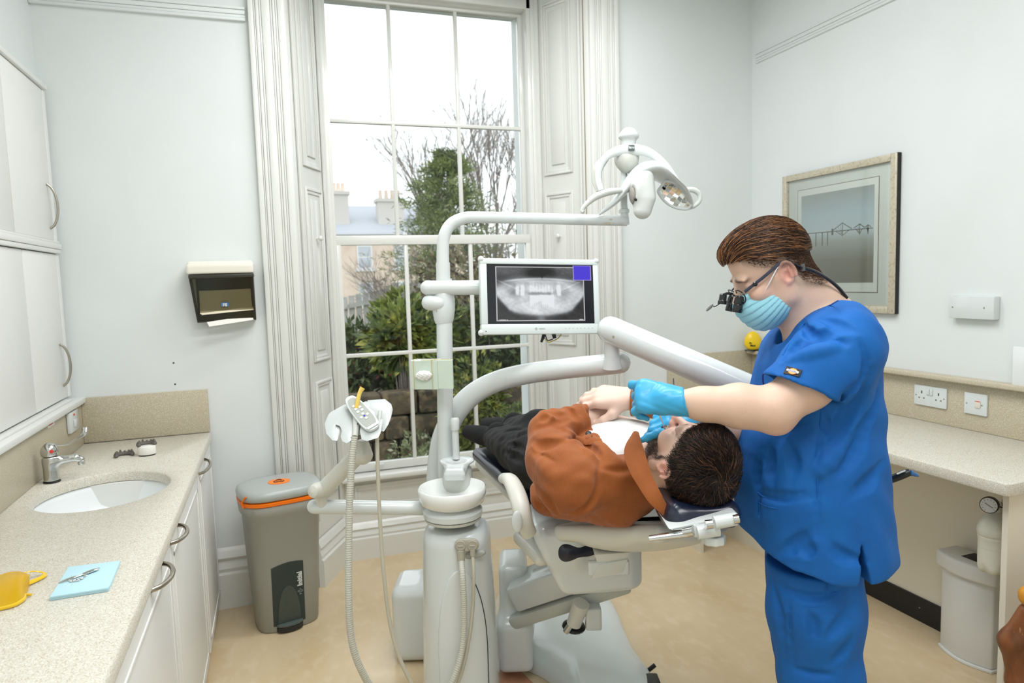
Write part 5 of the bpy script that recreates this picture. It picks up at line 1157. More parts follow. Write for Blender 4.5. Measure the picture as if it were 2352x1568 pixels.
MB().tube([LP(1428, 437, -.04), LP(1398, 441, -.045), LP(1368, 452, -.05), LP(1345, 471, -.055), LP(1337, 484, -.055), LP(1341, 487, -.06)], [.010, .013, .0125, .009, .0075, .006], 16, 6).build('handle', mat('handle_grey', (206, 210, 204), .4), t6)
MB().tube([LP(1572, 436, .0), LP(1592, 436, -.0), LP(1606, 446, -.0), LP(1606, 462, -.0), LP(1594, 474, -.0), LP(1584, 478, -.0)], [.009, .0105, .0095, .0085, .007, .006], 16, 6).build('handle', mat('handle_grey', 0), t6)
lab = MB(); rl = random.Random(2)
for r_ in range(2):
    for i in range(7): lab.box((0, 0, 0), (.0045, .0055, .0004), 0, 1, Bb2, W(1383+3.6*i, 504+9*r_, 2.638))
tag(lab.build('warning_label', mat('label_tan', (188, 176, 152), .6), smooth=False), 'small worn label strip near the end of the lamp arm', 'label')

# ================================================================ DENTAL CHAIR
tc_ = Vector((1.06, 2.35, 0)); t7 = thing('dental_chair', 'white dental chair with navy upholstery carrying the reclining patient', 'dental chair', tc_)
# floor plate, lofted from a floor outline
fo = [WZ(1143, 1470, 0), WZ(1160, 1505, 0), WZ(1200, 1535, 0), WZ(1250, 1560, 0), WZ(1300, 1600, 0), WZ(1340, 1650, 0), WZ(1440, 1660, 0), WZ(1510, 1620, 0), WZ(1500, 1570, 0), WZ(1462, 1515, 0), WZ(1436, 1462, 0), WZ(1422, 1425, 0), WZ(1400, 1388, 0), WZ(1360, 1370, 0), WZ(1290, 1380, 0), WZ(1200, 1400, 0), WZ(1150, 1425, 0)]
fo = cr_path(fo+[fo[0]], 4)[:-1]; cc_ = sum(fo, Vector())/len(fo)
ax_ = Vector((.2, -1, 0)).normalized()
def shr(p, k, z):
    v = p-cc_; return cc_+v*(1-k)+up*z
loft(MB(), [fo and [p+up*.002 for p in fo], [shr(p, 0, .022) for p in fo], [shr(p, .04, .040) for p in fo], [shr(p, .09, .048) for p in fo], [shr(p, .25, .062) for p in fo], [shr(p, .5, .072) for p in fo], [shr(p, .9, .075) for p in fo]]).build('base_plate', white_pl, t7, angle=70)
s = Sdf(); T0 = W(1180, 1365, 2.66); s.box(T0+FH*.04, (.055, .10, .135), .03, BV, 0).box(T0+down*.17+FH*.02, (.066, .12, .10), .03, BV, .06).plane((0, 0, .035), down, .004); s.mesh('lift_tower', .005, white_pl, t7)
lf = MB(); La, Lb_ = W(1222, 1350, 2.6), W(1400, 1290, 2.5)
lfv = (Lb_-La).normalized(); Bl = basis(lfv, FH); c_ = (La+Lb_)/2
MB().box((0, 0, 0), (.15, .10, (Lb_-La).length+.14), .012, 2, Bl, c_+up*.01).build('lift_arm', white_pl, t7); MB().box((0, 0, 0), (.13, .05, (Lb_-La).length+.16), .010, 2, Bl, c_+down*.085).build('lift_arm', mat('lift_grey', (198, 202, 194), .35), t7)
MB().tube([W(1335, 1385, 2.42), W(1318, 1432, 2.45)], [.03, .026], 20).build('piston_cover', warm_pl, t7)
MB().tube([W(1327, 1410, 2.43), W(1300, 1450, 2.46)], .012, 16).build('piston', chrome, t7)
MB().ball(W(1318, 1438, 2.5), (.042, .05, .018)).build('base_recess', black_pl, t7)
s = Sdf(); s.box(W(1362, 1415, 2.45), (.028, .03, .04), .006, BV, 0); s.mesh('bracket', .005, white_pl, t7)
# under-seat housing
s = Sdf(); c0 = W(1352, 1296, 2.24)+FH*.10
s.box(c0+up*.02-RH*.02, (.190, .16, .118), .05, BV, 0).box(W(1285, 1250, 2.2)+FH*.1, (.07, .14, .06), .03, BV, .05)
pl = (W(1212, 1225, 2.1)-W(1290, 1375, 2.15)); nL = Vector(CF).cross(pl).normalized(); nL = nL if nL.dot(CR) < 0 else -nL
s.plane(W(1252, 1300, 2.13), nL, .03).plane(W(1352, 1384, 2.15), (CU*-1-CR*-.12).normalized(), .03)
s.box(W(1398, 1303, 2.07)-FH*-.0, (.062, .012, .022), .004, BV, .01).mesh('seat_housing', .005, white_pl, t7)
MB().prism([W(1358, 1330, 2.055), W(1374, 1296, 2.055), W(1443, 1284, 2.055), W(1430, 1316, 2.055)], FH*.06, .003).build('hinge_cover', mat('hinge_grey', (214, 216, 208), .35), t7)
MB().prism([W(1372, 1294, 2.06), W(1366, 1274, 2.06), W(1448, 1268, 2.06), W(1440, 1284, 2.06)], FH*.06, .002).build('hinge_insert', warm_pl, t7)
# back shell: crescent under the torso along the body axis
AX = (W(1560, 1210, 1.75)-W(1235, 1209, 2.2)).normalized(); LT = Vector((-1, 0, 0)); LT = (LT-AX*LT.dot(AX)).normalized(); NB = AX.cross(LT)
if NB.z < 0: NB = -NB
BB = Matrix((AX, LT, NB)).transposed(); LT_ = LT
near0 = W(1392, 1237, 1.98); bc0 = near0-LT*.20+AX*-.015
s = Sdf(); s.box(bc0+NB*.012, (.225, .205, .026), .024, BB, 0); s.ell(bc0+down*.012, (.23, .19, .050), BB, .04).ell(bc0+NB*.07, (.30, .16, .055), BB, .01, 's')
s.mesh('back_shell', .005, warm_pl, t7)
s = Sdf(); s.box(bc0+NB*.030-LT*.03, (.205, .15, .022), .018, BB, 0).ell(bc0+NB*.085, (.34, .15, .045), BB, .02, 's'); s.mesh('back_cushion', .005, navy, t7)
# seat cushion and leg rest
hipc = W(1312, 1125, 2.33); s = Sdf(); Sx = Vector((0, 1, 0)); B2 = Matrix((Vector((0, 1, -.05)).normalized(), Vector((-1, 0, 0)), up)).transposed()
s.box(hipc+Vector((0.05, .02, -.14)), (.20, .17, .035), .03, B2, 0); s.mesh('seat_cushion', .005, navy, t7)
s = Sdf(); s.box(hipc+Vector((0.02, .02, -.185)), (.12, .19, .022), .02, B2, 0); s.mesh('seat_shell', .005, warm_pl, t7)
L0, L1_ = hipc+Vector((.03, .24, -.10)), Vector((.945, 3.0, .715)); vl = (L1_-L0).normalized(); B3 = Matrix((vl, Vector((-1, 0, 0)), vl.cross(Vector((-1, 0, 0))))).transposed()
lt_c = (L0+L1_)/2
s = Sdf(); s.box(lt_c, ((L1_-L0).length/2, .13, .03), .028, B3, 0); s.mesh('leg_rest', .006, navy, t7)
s = Sdf(); s.box(lt_c+down*.042, ((L1_-L0).length/2-.02, .12, .016), .012, B3, 0); s.mesh('leg_shell', .006, warm_pl, t7)
# headrest: cushion, plate, joint bars, knob
hd = W(1612, 1183, 1.66); HR = (CR*.98+CU*.06).normalized(); HB = basis(up, HR); HB = Matrix((HR, (CF-HR*CF.dot(HR)).normalized(), Vector((0, 0, 1)))).transposed()
s = Sdf(); s.box(hd+FH*.085+up*.008, (.088, .130, .034), .032, HB, 0).ell(hd+FH*.075+up*.044, (.07, .11, .014), HB, .02, 's').ell(hd-HR*.055+down*.01+FH*.05, (.035, .11, .028), HB, .03); s.mesh('headrest_cushion', .0035, navy, t7)
MB().prism([W(1535, 1215, 1.585), W(1556, 1209, 1.585), W(1640, 1190, 1.585), W(1692, 1177, 1.585), W(1697, 1183, 1.585), W(1694, 1190, 1.585), W(1640, 1207, 1.585), W(1590, 1216, 1.585), W(1545, 1219, 1.585)], FH*.12, .004).build('headrest_plate', white_pl, t7)
MB().tube([W(1640, 1200, 1.56), W(1689, 1191, 1.56)], .0155, 24).tube([W(1600, 1222, 1.58), W(1650, 1214, 1.58)], .017, 20).box((0, 0, 0), (.05, .05, .03), .006, 2, HB, W(1612, 1213, 1.6)).build('headrest_joint', white_pl, t7)
for p0, p1, r_ in ((W(1620, 1205, 1.55), W(1636, 1203, 1.55), .0105), (W(1684, 1193, 1.55), W(1696, 1191, 1.55), .0105), (W(1570, 1223, 1.58), W(1592, 1219, 1.57), .011)): MB().tube([p0, p1], r_, 20).build('pivot_pin', chrome, t7)
MB().tube([W(1492, 1236, 1.6), W(1580, 1224, 1.58)], [.006, .008], 16, flat=(1, 1.8)).build('slide_bar', chrome, t7)
kn_ = W(1638, 1237, 1.6); s = Sdf(); s.cone(kn_-up*.008, kn_+up*.008, .028, .028, 0).plane(kn_+up*.010, up, .003).plane(kn_-up*.010, down, .003)
for i in range(8): a = i*math.pi/4; s.cone(kn_+Vector((.036*math.cos(a), .036*math.sin(a), -.02)), kn_+Vector((.036*math.cos(a), .036*math.sin(a), .02)), .010, .010, .004, 's')
s.mesh('lock_knob', .002, white_pl, t7)
# armrest on the near side
MB().tube([W(1158, 1098, 2.35), W(1172, 1103, 2.28), W(1186, 1130, 2.2), W(1197, 1165, 2.14), W(1205, 1200, 2.12), W(1216, 1225, 2.14)], [.018, .022, .024, .024, .022, .02], 20, 6, flat=(1, 1.2)).build('armrest', warm_pl, t7)
s = Sdf(); s.ell(W(1188, 1198, 2.08), (.017, .010, .034), BV, 0).ell(W(1189, 1198, 2.085), (.013, .012, .02), BV, .004); s.mesh('armrest_hub', .0025, white_pl, t7)
# foot pedal block
o = thing('foot_control', 'black foot control edge on the floor at the bottom of the photo', 'foot control', WZ(1500, 1585, 0))
MB().box((0, 0, 0), (.055, .14, .05), .008, 2, BV, WZ(1502, 1600, 0)+up*.026).build('pedal_housing', black_pl, o); MB().tube([WZ(1485, 1560, 0)+up*.03, WZ(1505, 1556, 0)+up*.05], .008, 8).build('stirrup', black_pl, o)
# delivery tray behind the dentist
td = W(1862, 1040, 2.18); t8 = thing('delivery_unit', 'white instrument tray unit at the end of the arm behind the dentist', 'instrument tray', td)
s = Sdf(); s.box(td, (.17, .12, .022), .02, BV, 0).ell(td-RH*.17+up*.0, (.05, .11, .03), BV, .02); s.mesh('tray_body', .005, white_pl, t8)
MB().tube([td+up*.023, W(1880, 990, 2.165)], .03, 20).build('mount', white_pl, t8)
hp = thing('handpiece', 'black dental handpiece with blue tip sticking out behind the blue tunic', 'handpiece', W(2060, 1096, 1.98))
MB().tube([W(1985, 1121, 2.02), W(2050, 1099, 1.98), W(2078, 1088, 1.965), W(2090, 1084, 1.96)], [.011, .0115, .0115, .0095], 20, 5).build('body', mat('handpiece_black', (28, 34, 40), .3), hp)
MB().tube([W(2060, 1088, 1.955), W(2080, 1080, 1.945)], .004, 8, flat=(.5, 1.4)).build('white_label', white_pl, hp)
MB().lathe([(.0078, 0), (.0078, .008), (.005, .012), (.006, .015), (.005, .019), (.003, .026), (0, .029)], W(2090, 1085, 1.96), 20, basis(CR*.9-CU*.35)).build('blue_tip', mat('tip_blue', (52, 110, 168), .3), hp)
MB().tube([W(1985, 1121, 2.02), W(1950, 1128, 2.04), W(1925, 1100, 2.05), W(1920, 1060, 2.05)], .006, 10, 6).build('cord', black_pl, hp)

b = MB().prism([WZ(1128, 1470, .002), WZ(1150, 1500, .002), WZ(1300, 1640, .002), WZ(1120, 1640, .002), WZ(1100, 1560, .002)], up*.004)
tag(b.build('floor_board', mat('worn_board', (196, 142, 108), .6, noise=[(9, (168, 120, 92), .4, .7), (40, (226, 214, 200), .68, .72)]), smooth=False), 'worn pinkish board on the floor between the column and the chair base', 'board')
# ================================================================ PEOPLE: shared builders
def LC(c): return np.array(lin(c)[:3])
SK = LC((222, 186, 166)); SKR = LC((218, 150, 134)); SKD = LC((214, 176, 152))
skin_m = M('skin', (238, 206, 186), .48, attr='Col', sss=.12, bump=(260, .08, .0006))
def hair_mat(k, a, b_, c):
    m = M(k, a, .42, noise=[(240, b_, .42, .6), (130, c, .56, .70)], stretch=(1, 1, 1)); m.node_tree.nodes['Principled BSDF'].inputs['Specular IOR Level'].default_value = .5; return m
class Frame:
    def __init__(s, H, F, U, sc=1):
        s.F = Vector(F).normalized(); U = Vector(U); s.U = (U-s.F*U.dot(s.F)).normalized(); s.L = s.U.cross(s.F); s.H = Vector(H); s.sc = sc
        s.B = Matrix((s.F, s.L, s.U)).transposed()      # columns: forward, left, up
    def p(s, f, u, l=0): return s.H+(s.F*f+s.U*u+s.L*l)*s.sc
    def ell(s, S_, f, u, l, rf, ru, rl, k=.01, op='u', rot=0):
        B = s.B if not rot else s.B @ Matrix.Rotation(rot, 3, 'Y')
        S_.ell(s.p(f, u, l), (rf*s.sc, rl*s.sc, ru*s.sc), B, k, op)
    def loc(s, V):
        q = (V-A3(s.H))/s.sc; return q@A3(s.F), q@A3(s.U), q@A3(s.L)
def head(S_, h, jawf=0, nose=1.0, closed=True):
    e, p, s = h.ell, h.p, h.sc
    e(S_, -.012, .042, 0, .098, .092, .077, 0)                       # cranium
    e(S_, .030, .070, 0, .060, .056, .062, .02)                      # forehead
    e(S_, .034, -.018, 0, .060, .082, .060, .025)                    # mid face
    for l in (-1, 1):
        S_.cone(p(.004, -.060, .054*l), p(.066, -.098, .018*l), .019*s, .016*s, .03)
        S_.cone(p(-.004, -.01, .062*l), p(.004, -.060, .053*l), .018*s, .017*s, .03)
        e(S_, .066, -.020, .044*l, .022, .020, .021, .022)           # cheek
        e(S_, .0865, .030, .026*l, .012, .0085, .026, .012)          # brow
    e(S_, .078, -.104, 0, .019, .017, .021, .02)                     # chin
    for l in (-1, 1): e(S_, .101, .008, .032*l, .020, .0165, .020, .012, 's')
    for l in (-1, 1):
        e(S_, .0745, .009, .0315*l, .0135, .0125, .0150, .003)       # lid over the eyeball
        e(S_, .0895, .0035, .0315*l, .0030, .0012, .0125, .001, 's', -.2)   # lash line groove
    S_.cone(p(.090, .024), p(.1155*nose, -.020), .0075*s, .0095*s, .014)
    e(S_, .113*nose, -.0235, 0, .0125, .0105, .0115, .008)
    for l in (-1, 1):
        e(S_, .102, -.0275, .0125*l, .0115, .0085, .0075, .006); e(S_, .106, -.036, .0070*l, .006, .004, .0036, .003, 's')
    e(S_, .0905, -.055, 0, .014, .017, .026, .012)
    e(S_, .0985, -.0605, 0, .0065, .0042, .019, .004); e(S_, .0965, -.0705, 0, .0070, .0050, .017, .004)
    e(S_, .1035, -.0652, 0, .0060, .0012, .020, .002, 's')
    e(S_, .0965, -.082, 0, .006, .005, .014, .006, 's')
def ear(S_, h, l):
    """outer ear on side l=+1/-1"""
    p, s = h.p, h.sc; o = Vector(h.L)*l
    c = p(-.012, -.002, .0745*l); R = []; 
    pts = []
    for i in range(15):
        a = math.radians(215-270*i/14); f = -.013+.0185*math.cos(a)*(1 if math.cos(a) < 0 else .9); u = .002+.029*math.sin(a)*(1 if math.sin(a) > 0 else 1.0)
        pts.append(p(f, u, 0)+o*(.0775+.011*(1-max(0, math.cos(a)))**1.0*.9)*s)
    S_.chain(pts, [.0035*s]*15, .004)                                 # helix
    S_.cone(p(-.004, -.026, 0)+o*.078*s, p(-.009, -.020, 0)+o*.082*s, .0055*s, .005*s, .006)    # lobe
    B = h.B @ Matrix.Rotation(l*-.28, 3, 'Z')
    S_.ell(p(-.012, .002, 0)+o*.0775*s, (.018*s, .0055*s, .029*s), B, .006)
    S_.ell(p(-.008, -.004, 0)+o*.0855*s, (.009*s, .008*s, .012*s), B, .004, 's')
    S_.ell(p(-.012, .016, 0)+o*.0865*s, (.010*s, .005*s, .007*s), B, .003, 's')
    S_.cone(p(-.016, -.012, 0)+o*.085*s, p(-.018, .012, 0)+o*.087*s, .0028*s, .0028*s, .003)
    S_.ell(p(.003, -.004, 0)+o*.079*s, (.004*s, .004*s, .006*s), None, .004)
def rot_about(v, axis, a): return Quaternion(axis, a) @ v
def hand(S_, Wp, D, N, T, sc=1.0, curls=None, spread=.05, thumb=None, rad=1.0, k=.006):
    """Wp wrist, D finger direction, N back-of-hand normal, T thumb side; curls per finger (index..little) of three joint angles"""
    D = Vector(D).normalized(); N = Vector(N); N = (N-D*N.dot(D)).normalized(); T0 = Vector(T); Tt = D.cross(N); Tt = Tt if Tt.dot(T0) > 0 else -Tt; N = N
    ax = Tt if rot_about(D, Tt, .1).dot(N) < 0 else -Tt
    curls = curls or [(.5, .6, .3)]*4
    off = (.0305, .0105, -.0095, -.0280); kl = (.088, .091, .087, .079); seg = ((.041, .025, .020), (.046, .029, .022), (.042, .027, .021), (.033, .020, .018))
    r0 = .0098*sc*rad
    for i in range(4):
        kn = Wp+D*kl[i]*sc+Tt*off[i]*sc+N*(.003 if i in (1, 2) else 0)*sc
        S_.cone(Wp+Tt*off[i]*.62*sc+D*.004*sc, kn, .0155*sc*rad, .0118*sc*rad, .014)
        S_.cone(Wp+Tt*off[i]*.7*sc+D*.03*sc-N*.010*sc, kn-D*.012*sc-N*.006*sc, .012*sc*rad, .010*sc*rad, .014)
        d = (D+Tt*spread*(1.5-i)).normalized(); p = kn
        for j in range(3):
            d = rot_about(d, ax, curls[i][j]); q = p+d*seg[i][j]*sc
            ra = (1.0, .93, .84)[j]*(1.0 if i < 3 else .88)*r0; rb = (.93, .84, .70)[j]*(1.0 if i < 3 else .88)*r0
            S_.cone(p, q, ra, rb, k if j else .009); p = q
    th = thumb or ((.62, .75, -.25), (.35, .93, -.2), (.2, .97, -.2))
    p = Wp+D*.018*sc+Tt*.022*sc-N*.008*sc; rr = (.0150, .0125, .0108, .0085)
    for j, (t_, d_, n_) in enumerate(th):
        q = p+(Tt*t_+D*d_+N*n_).normalized()*(.040, .032, .026)[j]*sc; S_.cone(p, q, rr[j]*sc*rad, rr[j+1]*sc*rad, .014 if j == 0 else k); p = q
def grooves(S_, items, dep=.006):
    """soft creases pressed into cloth: (points, width, depth)"""
    for pts, w_, dp in items:
        n = len(pts)
        for i in range(n-1): S_.cone(pts[i], pts[i+1], w_*(.5 if i == 0 else 1), w_*(.5 if i == n-2 else 1), .008, 's')
def crease(S_, pxs, off, r=.006, k=.012, op='s'):
    """crease along photo points: each (px,py) met with the solid built so far, then shifted outward by off"""
    S_.ops.append(('crease', pxs, off, r, k, op))
def surf_hit(F_, px, py, d0, d1):
    r_ = ray(px, py); ds = np.arange(d0, d1, .004); P = A3(O)[None]+A3(r_)[None]*ds[:, None]; v = F_.sample(P); lo, hi = F_.lo, F_.lo+F_.res*(np.array(F_.n)-1)
    ok = ((P > lo) & (P < hi)).all(1) & (v < 0)
    return O+r_*float(ds[np.argmax(ok)]) if ok.any() else None
def with_creases(S_, lst, rng, res=.006):
    """lst: (pixel polyline, radius, depth, 's' groove / 'u' ridge)"""
    S_.field(res)
    for pxs, rad, dep, op in lst:
        dep *= 1.5
        P = [surf_hit(S_, x, y, *rng) for x, y in pxs]; P = [p for p in P if p is not None]
        if len(P) < 2: continue
        P = cr_path(P, 3); n = len(P)
        for i in range(n-1):
            t0 = math.sin(math.pi*max(.12, min(.88, i/(n-1)))); t1 = math.sin(math.pi*max(.12, min(.88, (i+1)/(n-1))))
            toc = (O-P[i]).normalized(); off = (rad-dep*t0) if op == 's' else -(rad-dep*t0)
            S_.cone(P[i]+toc*off, P[i+1]+(O-P[i+1]).normalized()*((rad-dep*t1) if op == 's' else -(rad-dep*t1)), rad*t0, rad*t1, .010 if op == 's' else .012, op)
def cloth(k, col, col2, scale, wale=None, rough=.8, sheen=.3):
    m = M(k, col, rough, sheen=sheen, noise=(9, col2, .4, .75)); n = m.node_tree.nodes; L = m.node_tree.links.new
    tc = n.new('ShaderNodeTexCoord'); w_ = n.new('ShaderNodeTexWave' if wale else 'ShaderNodeTexNoise'); w_.inputs['Scale'].default_value = scale
    if wale:
        mp = n.new('ShaderNodeMapping'); mp.inputs['Rotation'].default_value = wale; L(tc.outputs['Object'], mp.inputs[0]); L(mp.outputs[0], w_.inputs[0]); w_.inputs['Distortion'].default_value = .6
    else: L(tc.outputs['Object'], w_.inputs[0])
    b = n.new('ShaderNodeBump'); b.inputs['Strength'].default_value = .35; b.inputs['Distance'].default_value = .0012; L(w_.outputs[0], b.inputs['Height'])
    t2 = n.new('ShaderNodeTexNoise'); t2.inputs['Scale'].default_value = 16; t2.inputs['Detail'].default_value = 3; L(tc.outputs['Object'], t2.inputs[0])
    b2 = n.new('ShaderNodeBump'); b2.inputs['Strength'].default_value = .35; b2.inputs['Distance'].default_value = .006; L(t2.outputs[0], b2.inputs['Height']); L(b.outputs[0], b2.inputs['Normal']); L(b2.outputs[0], n['Principled BSDF'].inputs['Normal'])
    return m
def grow(F_, P0, flow, steps, step, lift, rng, jit=.15, settle=.5):
    """hairs that follow a flow over a surface field; lift = height above it at each step"""
    P = P0.copy(); out = [P.copy()]
    wob = rng.normal(0, jit, P.shape)
    for i in range(steps):
        n = F_.grad(P); d = flow(P)+wob; d = d-n*(d*n).sum(1, keepdims=True); d /= np.linalg.norm(d, axis=1, keepdims=True)+1e-9
        P = P+d*step; n = F_.grad(P); h = F_.sample(P)[:, None]; tgt = lift[i] if np.ndim(lift) == 1 else lift[:, i][:, None]
        P = P+n*(tgt-h)*settle; out.append(P.copy())
    return np.stack(out, 1)
def on_surface(F_, n, rng, mask, lo=None, hi=None):
    lo = F_.lo if lo is None else lo; hi = F_.lo+F_.res*(np.array(F_.n)-1) if hi is None else hi; out = []
    while sum(map(len, out)) < n:
        P = rng.uniform(lo, hi, (n*6, 3))
        for _ in range(4): P = P-F_.grad(P)*F_.sample(P)[:, None]
        ok = (np.abs(F_.sample(P)) < .002) & ((P > lo) & (P < hi)).all(1); P = P[ok]; P = P[mask(P)]; out.append(P)
        if len(out) > 60: break
    return np.concatenate(out)[:n]
# ================================================================ PATIENT
rngp = np.random.default_rng(11)
earP = W(1517, 1088, 1.625)
Hp = Frame(Vector((.957, 1.462, 1.035)), Vector((-.017, .24, .977)), Vector((.13, -.966, .24)), .945)
pt = thing('person', 'reclining patient with dark hair and beard in a brown corduroy shirt, arms folded', 'person', Vector((.93, 2.0, .80)))
Nk = Vector((.945, 1.615, .970)); SHL = Vector((.735, 1.655, .955)); SHR = Vector((1.135, 1.69, .955))
ELL = W(1262, 988, 1.98); WRL = W(1390, 950, 2.08); ELR = W(1640, 955, 2.02); WRR = W(1448, 919, 2.02)
CH = Vector((.935, 1.775, .965)); BE = Vector((.93, 2.02, .935)); HI = Vector((.925, 2.17, .885))
S_ = Sdf(); head(S_, Hp, nose=1.02); ear(S_, Hp, 1); ear(S_, Hp, -1)
S_.cone(Hp.p(-.02, -.03), Nk, .052, .062, .03).cone(Hp.p(.0, -.05), Nk+Vector((0, .02, .02)), .05, .055, .03)
S_.ell(CH, (.17, .15, .095), None, .05).ell(BE, (.16, .17, .085), None, .05).ell(HI, (.16, .13, .09), None, .05)
S_.chain([SHL, ELL, WRL], [.045, .032, .024], .02); S_.chain([SHR, ELR, WRR], [.048, .034, .029], .03)
hd_D = (W(1345, 913, 2.06)-WRR).normalized(); hd_N = (CU*.75-CF*.66).normalized()
hand(S_, WRR+hd_D*.004+CU*.008, hd_D, hd_N, -CF*1.0-CU*.6, 1.0, [(.42, .55, .35), (.38, .5, .3), (.36, .5, .3), (.36, .5, .3)], .04, ((.75, .62, -.35), (.4, .85, -.45), (.25, .85, -.5)), 1.12, .007)
hand(S_, WRL+Vector((.02, .0, -.02)), Vector((1, .1, -.25)), up, Vector((0, 1, 0)), .95, [(.5, .6, .4)]*4)
def pcol(V):
    f, u, l = Hp.loc(V); n = len(V); C = np.repeat(SK[None], n, 0); g = lambda v, c, w_: np.exp(-((v-c)/w_)**2)
    def mix(C, col, a): a = np.clip(a, 0, 1)[:, None]; return C*(1-a)+col*a
    al = np.abs(l)
    C = mix(C, SKR, .6*g(f, .115, .016)*g(u, -.022, .02)+.25*g(al, .05, .02)*g(u, -.02, .025)*(f > 0))
    C = mix(C, SKR, .75*sg((al-.076)*900)*g(u, 0, .035)*g(f, -.012, .03))
    C = mix(C, LC((206, 128, 116)), .8*g(u, -.0655, .010)*g(al, 0, .019)*sg((f-.088)*500))
    nzv = np.abs(np.sin(V[:, 0]*1800+3*np.sin(V[:, 1]*2300))*np.sin(V[:, 1]*1900+2*np.sin(V[:, 2]*2100)))
    beard = sg((-.026-.25*np.clip(f-.03, -1, .03)-u)*260)*sg((f+.012)*160)*sg((u+.16)*100)*(1-g(u, -.0655, .007)*g(al, 0, .02))
    must = g(u, -.049, .008)*sg((.03-al)*300)*sg((f-.08)*300); side = g(f, .012, .010)*sg((al-.05)*200)*sg((u+.05)*90)*sg((.04-u)*200)
    C = mix(C, LC((112, 84, 66)), np.clip(beard*1.0+must*.8+side*.8, 0, 1)*(.52+.38*nzv)*(al < .078))
    C = mix(C, LC((84, 62, 50)), .85*g(u, .0315+.004*np.cos(al*60), .0042)*sg((al-.011)*700)*sg((.048-al)*500)*sg((f-.06)*300))
    C = mix(C, LC((120, 84, 72)), .8*g(u, .0035, .0016)*g(al, .0315, .012)*sg((f-.07)*300))
    scalp = sg((u-.058)*200)*sg((.075-f)*200); C = mix(C, LC((70, 52, 44)), scalp*.6)
    C = mix(C, LC((226, 196, 180)), .8*(V[:, 1] > 1.68))
    return C
body = S_.mesh('body', .0026, skin_m, pt, color=pcol)
# hair: a close cap plus thousands of single hairs
hairp = hair_mat('patient_hair', (32, 21, 17), (18, 12, 10), (58, 38, 30))
Hs = Sdf(); Hp.ell(Hs, -.013, .046, 0, .104, .096, .0835, 0); Hp.ell(Hs, .020, .080, 0, .066, .058, .070, .02)
def hl(fx): return np.interp(fx, [-.12, -.085, -.05, -.028, -.012, .006, .030, .050, .068, .08], [-.062, -.058, -.040, .012, .032, .036, .050, .066, .080, .086])
def reg(h, hlf, soft=1):
    Fv, Uv, Hv = A3(h.F), A3(h.U), A3(h.H)
    def fn(x, y, z):
        a, b, c = x-Hv[0], y-Hv[1], z-Hv[2]; f = a*Fv[0]+b*Fv[1]+c*Fv[2]; u = a*Uv[0]+b*Uv[1]+c*Uv[2]; return (hlf(f)-u)*.75
    return fn
Hs.add('i', .006, reg(Hp, hl), None); Hs.warp(lambda x, y, z, d: .0015*np.sin(x*210+4*np.sin(y*90))*np.sin(z*230))
Hs.mesh('hair_cap', .003, hairp, pt)
Hf = Sdf(); Hp.ell(Hf, -.013, .046, 0, .104, .096, .0835, 0); Hp.ell(Hf, .020, .080, 0, .066, .058, .070, .02); Hf.field(.004, pad=.05)
def pm_(P):
    f, u, l = Hp.loc(P); return u > hl(f)+.000
P0 = on_surface(Hf, 9500, rngp, pm_)
whorl = np.array(Hp.p(-.045, .125, .02)); Fv, Uv, Lv = A3(Hp.F), A3(Hp.U), A3(Hp.L)
def flow(P):
    v = P-whorl; v /= np.linalg.norm(v, axis=1, keepdims=True)+1e-6; n = Hf.grad(P); sw = np.cross(n, v); f, u, l = Hp.loc(P)
    back = sg((-f-.02)*60)[:, None]; return v*.75+sw*.45+Fv[None]*.45*(1-back)-Uv[None]*.3*back+.35*np.stack([np.sin(P[:, 1]*130+P[:, 0]*60), np.sin(P[:, 2]*120), np.sin(P[:, 0]*140)], 1)
Ln = rngp.uniform(.6, 1.25, (len(P0), 1)); lift = Ln*np.array([.004, .0075, .0105, .012, .0115])[None]
C_ = grow(Hf, P0, flow, 5, .0078, lift, rngp, .30)
f, u, l = Hp.loc(P0); kp = np.interp(u-hl(f), [0, .03], [.35, 1]); C_ = P0[:, None]+(C_-P0[:, None])*np.clip(kp, .3, 1)[:, None, None]
hh = rngp.uniform(0, 1, len(P0)) < .22; rad_ = rngp.uniform(.0006, .0013, len(P0)); strands_mesh('hair', C_[~hh], rad_[~hh], hairp, pt); strands_mesh('hair_highlights', C_[hh], rad_[hh]*.8, M('patient_hair_light', (112, 78, 58), .35), pt)
# beard and brow hairs
def bm2(P):
    f, u, l = Hp.loc(P); al = np.abs(l); return ((u < -.032-.2*np.clip(f-.02, 0, .05)) & (u > -.125) & (f > -.002) & (al < .072) & ~((np.abs(u+.0655) < .010) & (al < .022))) | ((f > -.002) & (f < .022) & (al > .055) & (al < .076) & (u < .035) & (u > -.05))
S_.field(.0035); P0 = on_surface(S_, 3600, rngp, bm2, A3(Hp.H)-.14, A3(Hp.H)+.14)
C_ = grow(S_, P0, lambda P: -Uv[None]*.8+Fv[None]*.35+0*P, 3, .0026, np.array([.0012, .0028, .0036]), rngp, .35); strands_mesh('beard', C_, rngp.uniform(.0003, .0005, len(P0)), hair_mat('patient_beard', (74, 50, 38), (48, 32, 26), (128, 90, 66)), pt)
# white t-shirt
ts = Sdf(); ts.ell(CH, (.180, .165, .118), None, 0).ell(BE, (.165, .18, .088), None, .05).cone(Nk+Vector((0, .03, -.01)), CH, .07, .09, .04).plane(Nk+Vector((0, .02, .03)), Vector((0, -1, .5)), .006)
ts.warp(lambda x, y, z, d: .0014*np.sin(y*70+2*np.sin(x*30))*np.sin(x*40)); ts.mesh('t_shirt', .004, cloth('white_cotton', (236, 238, 234), (226, 228, 226), 300, rough=.9), pt)
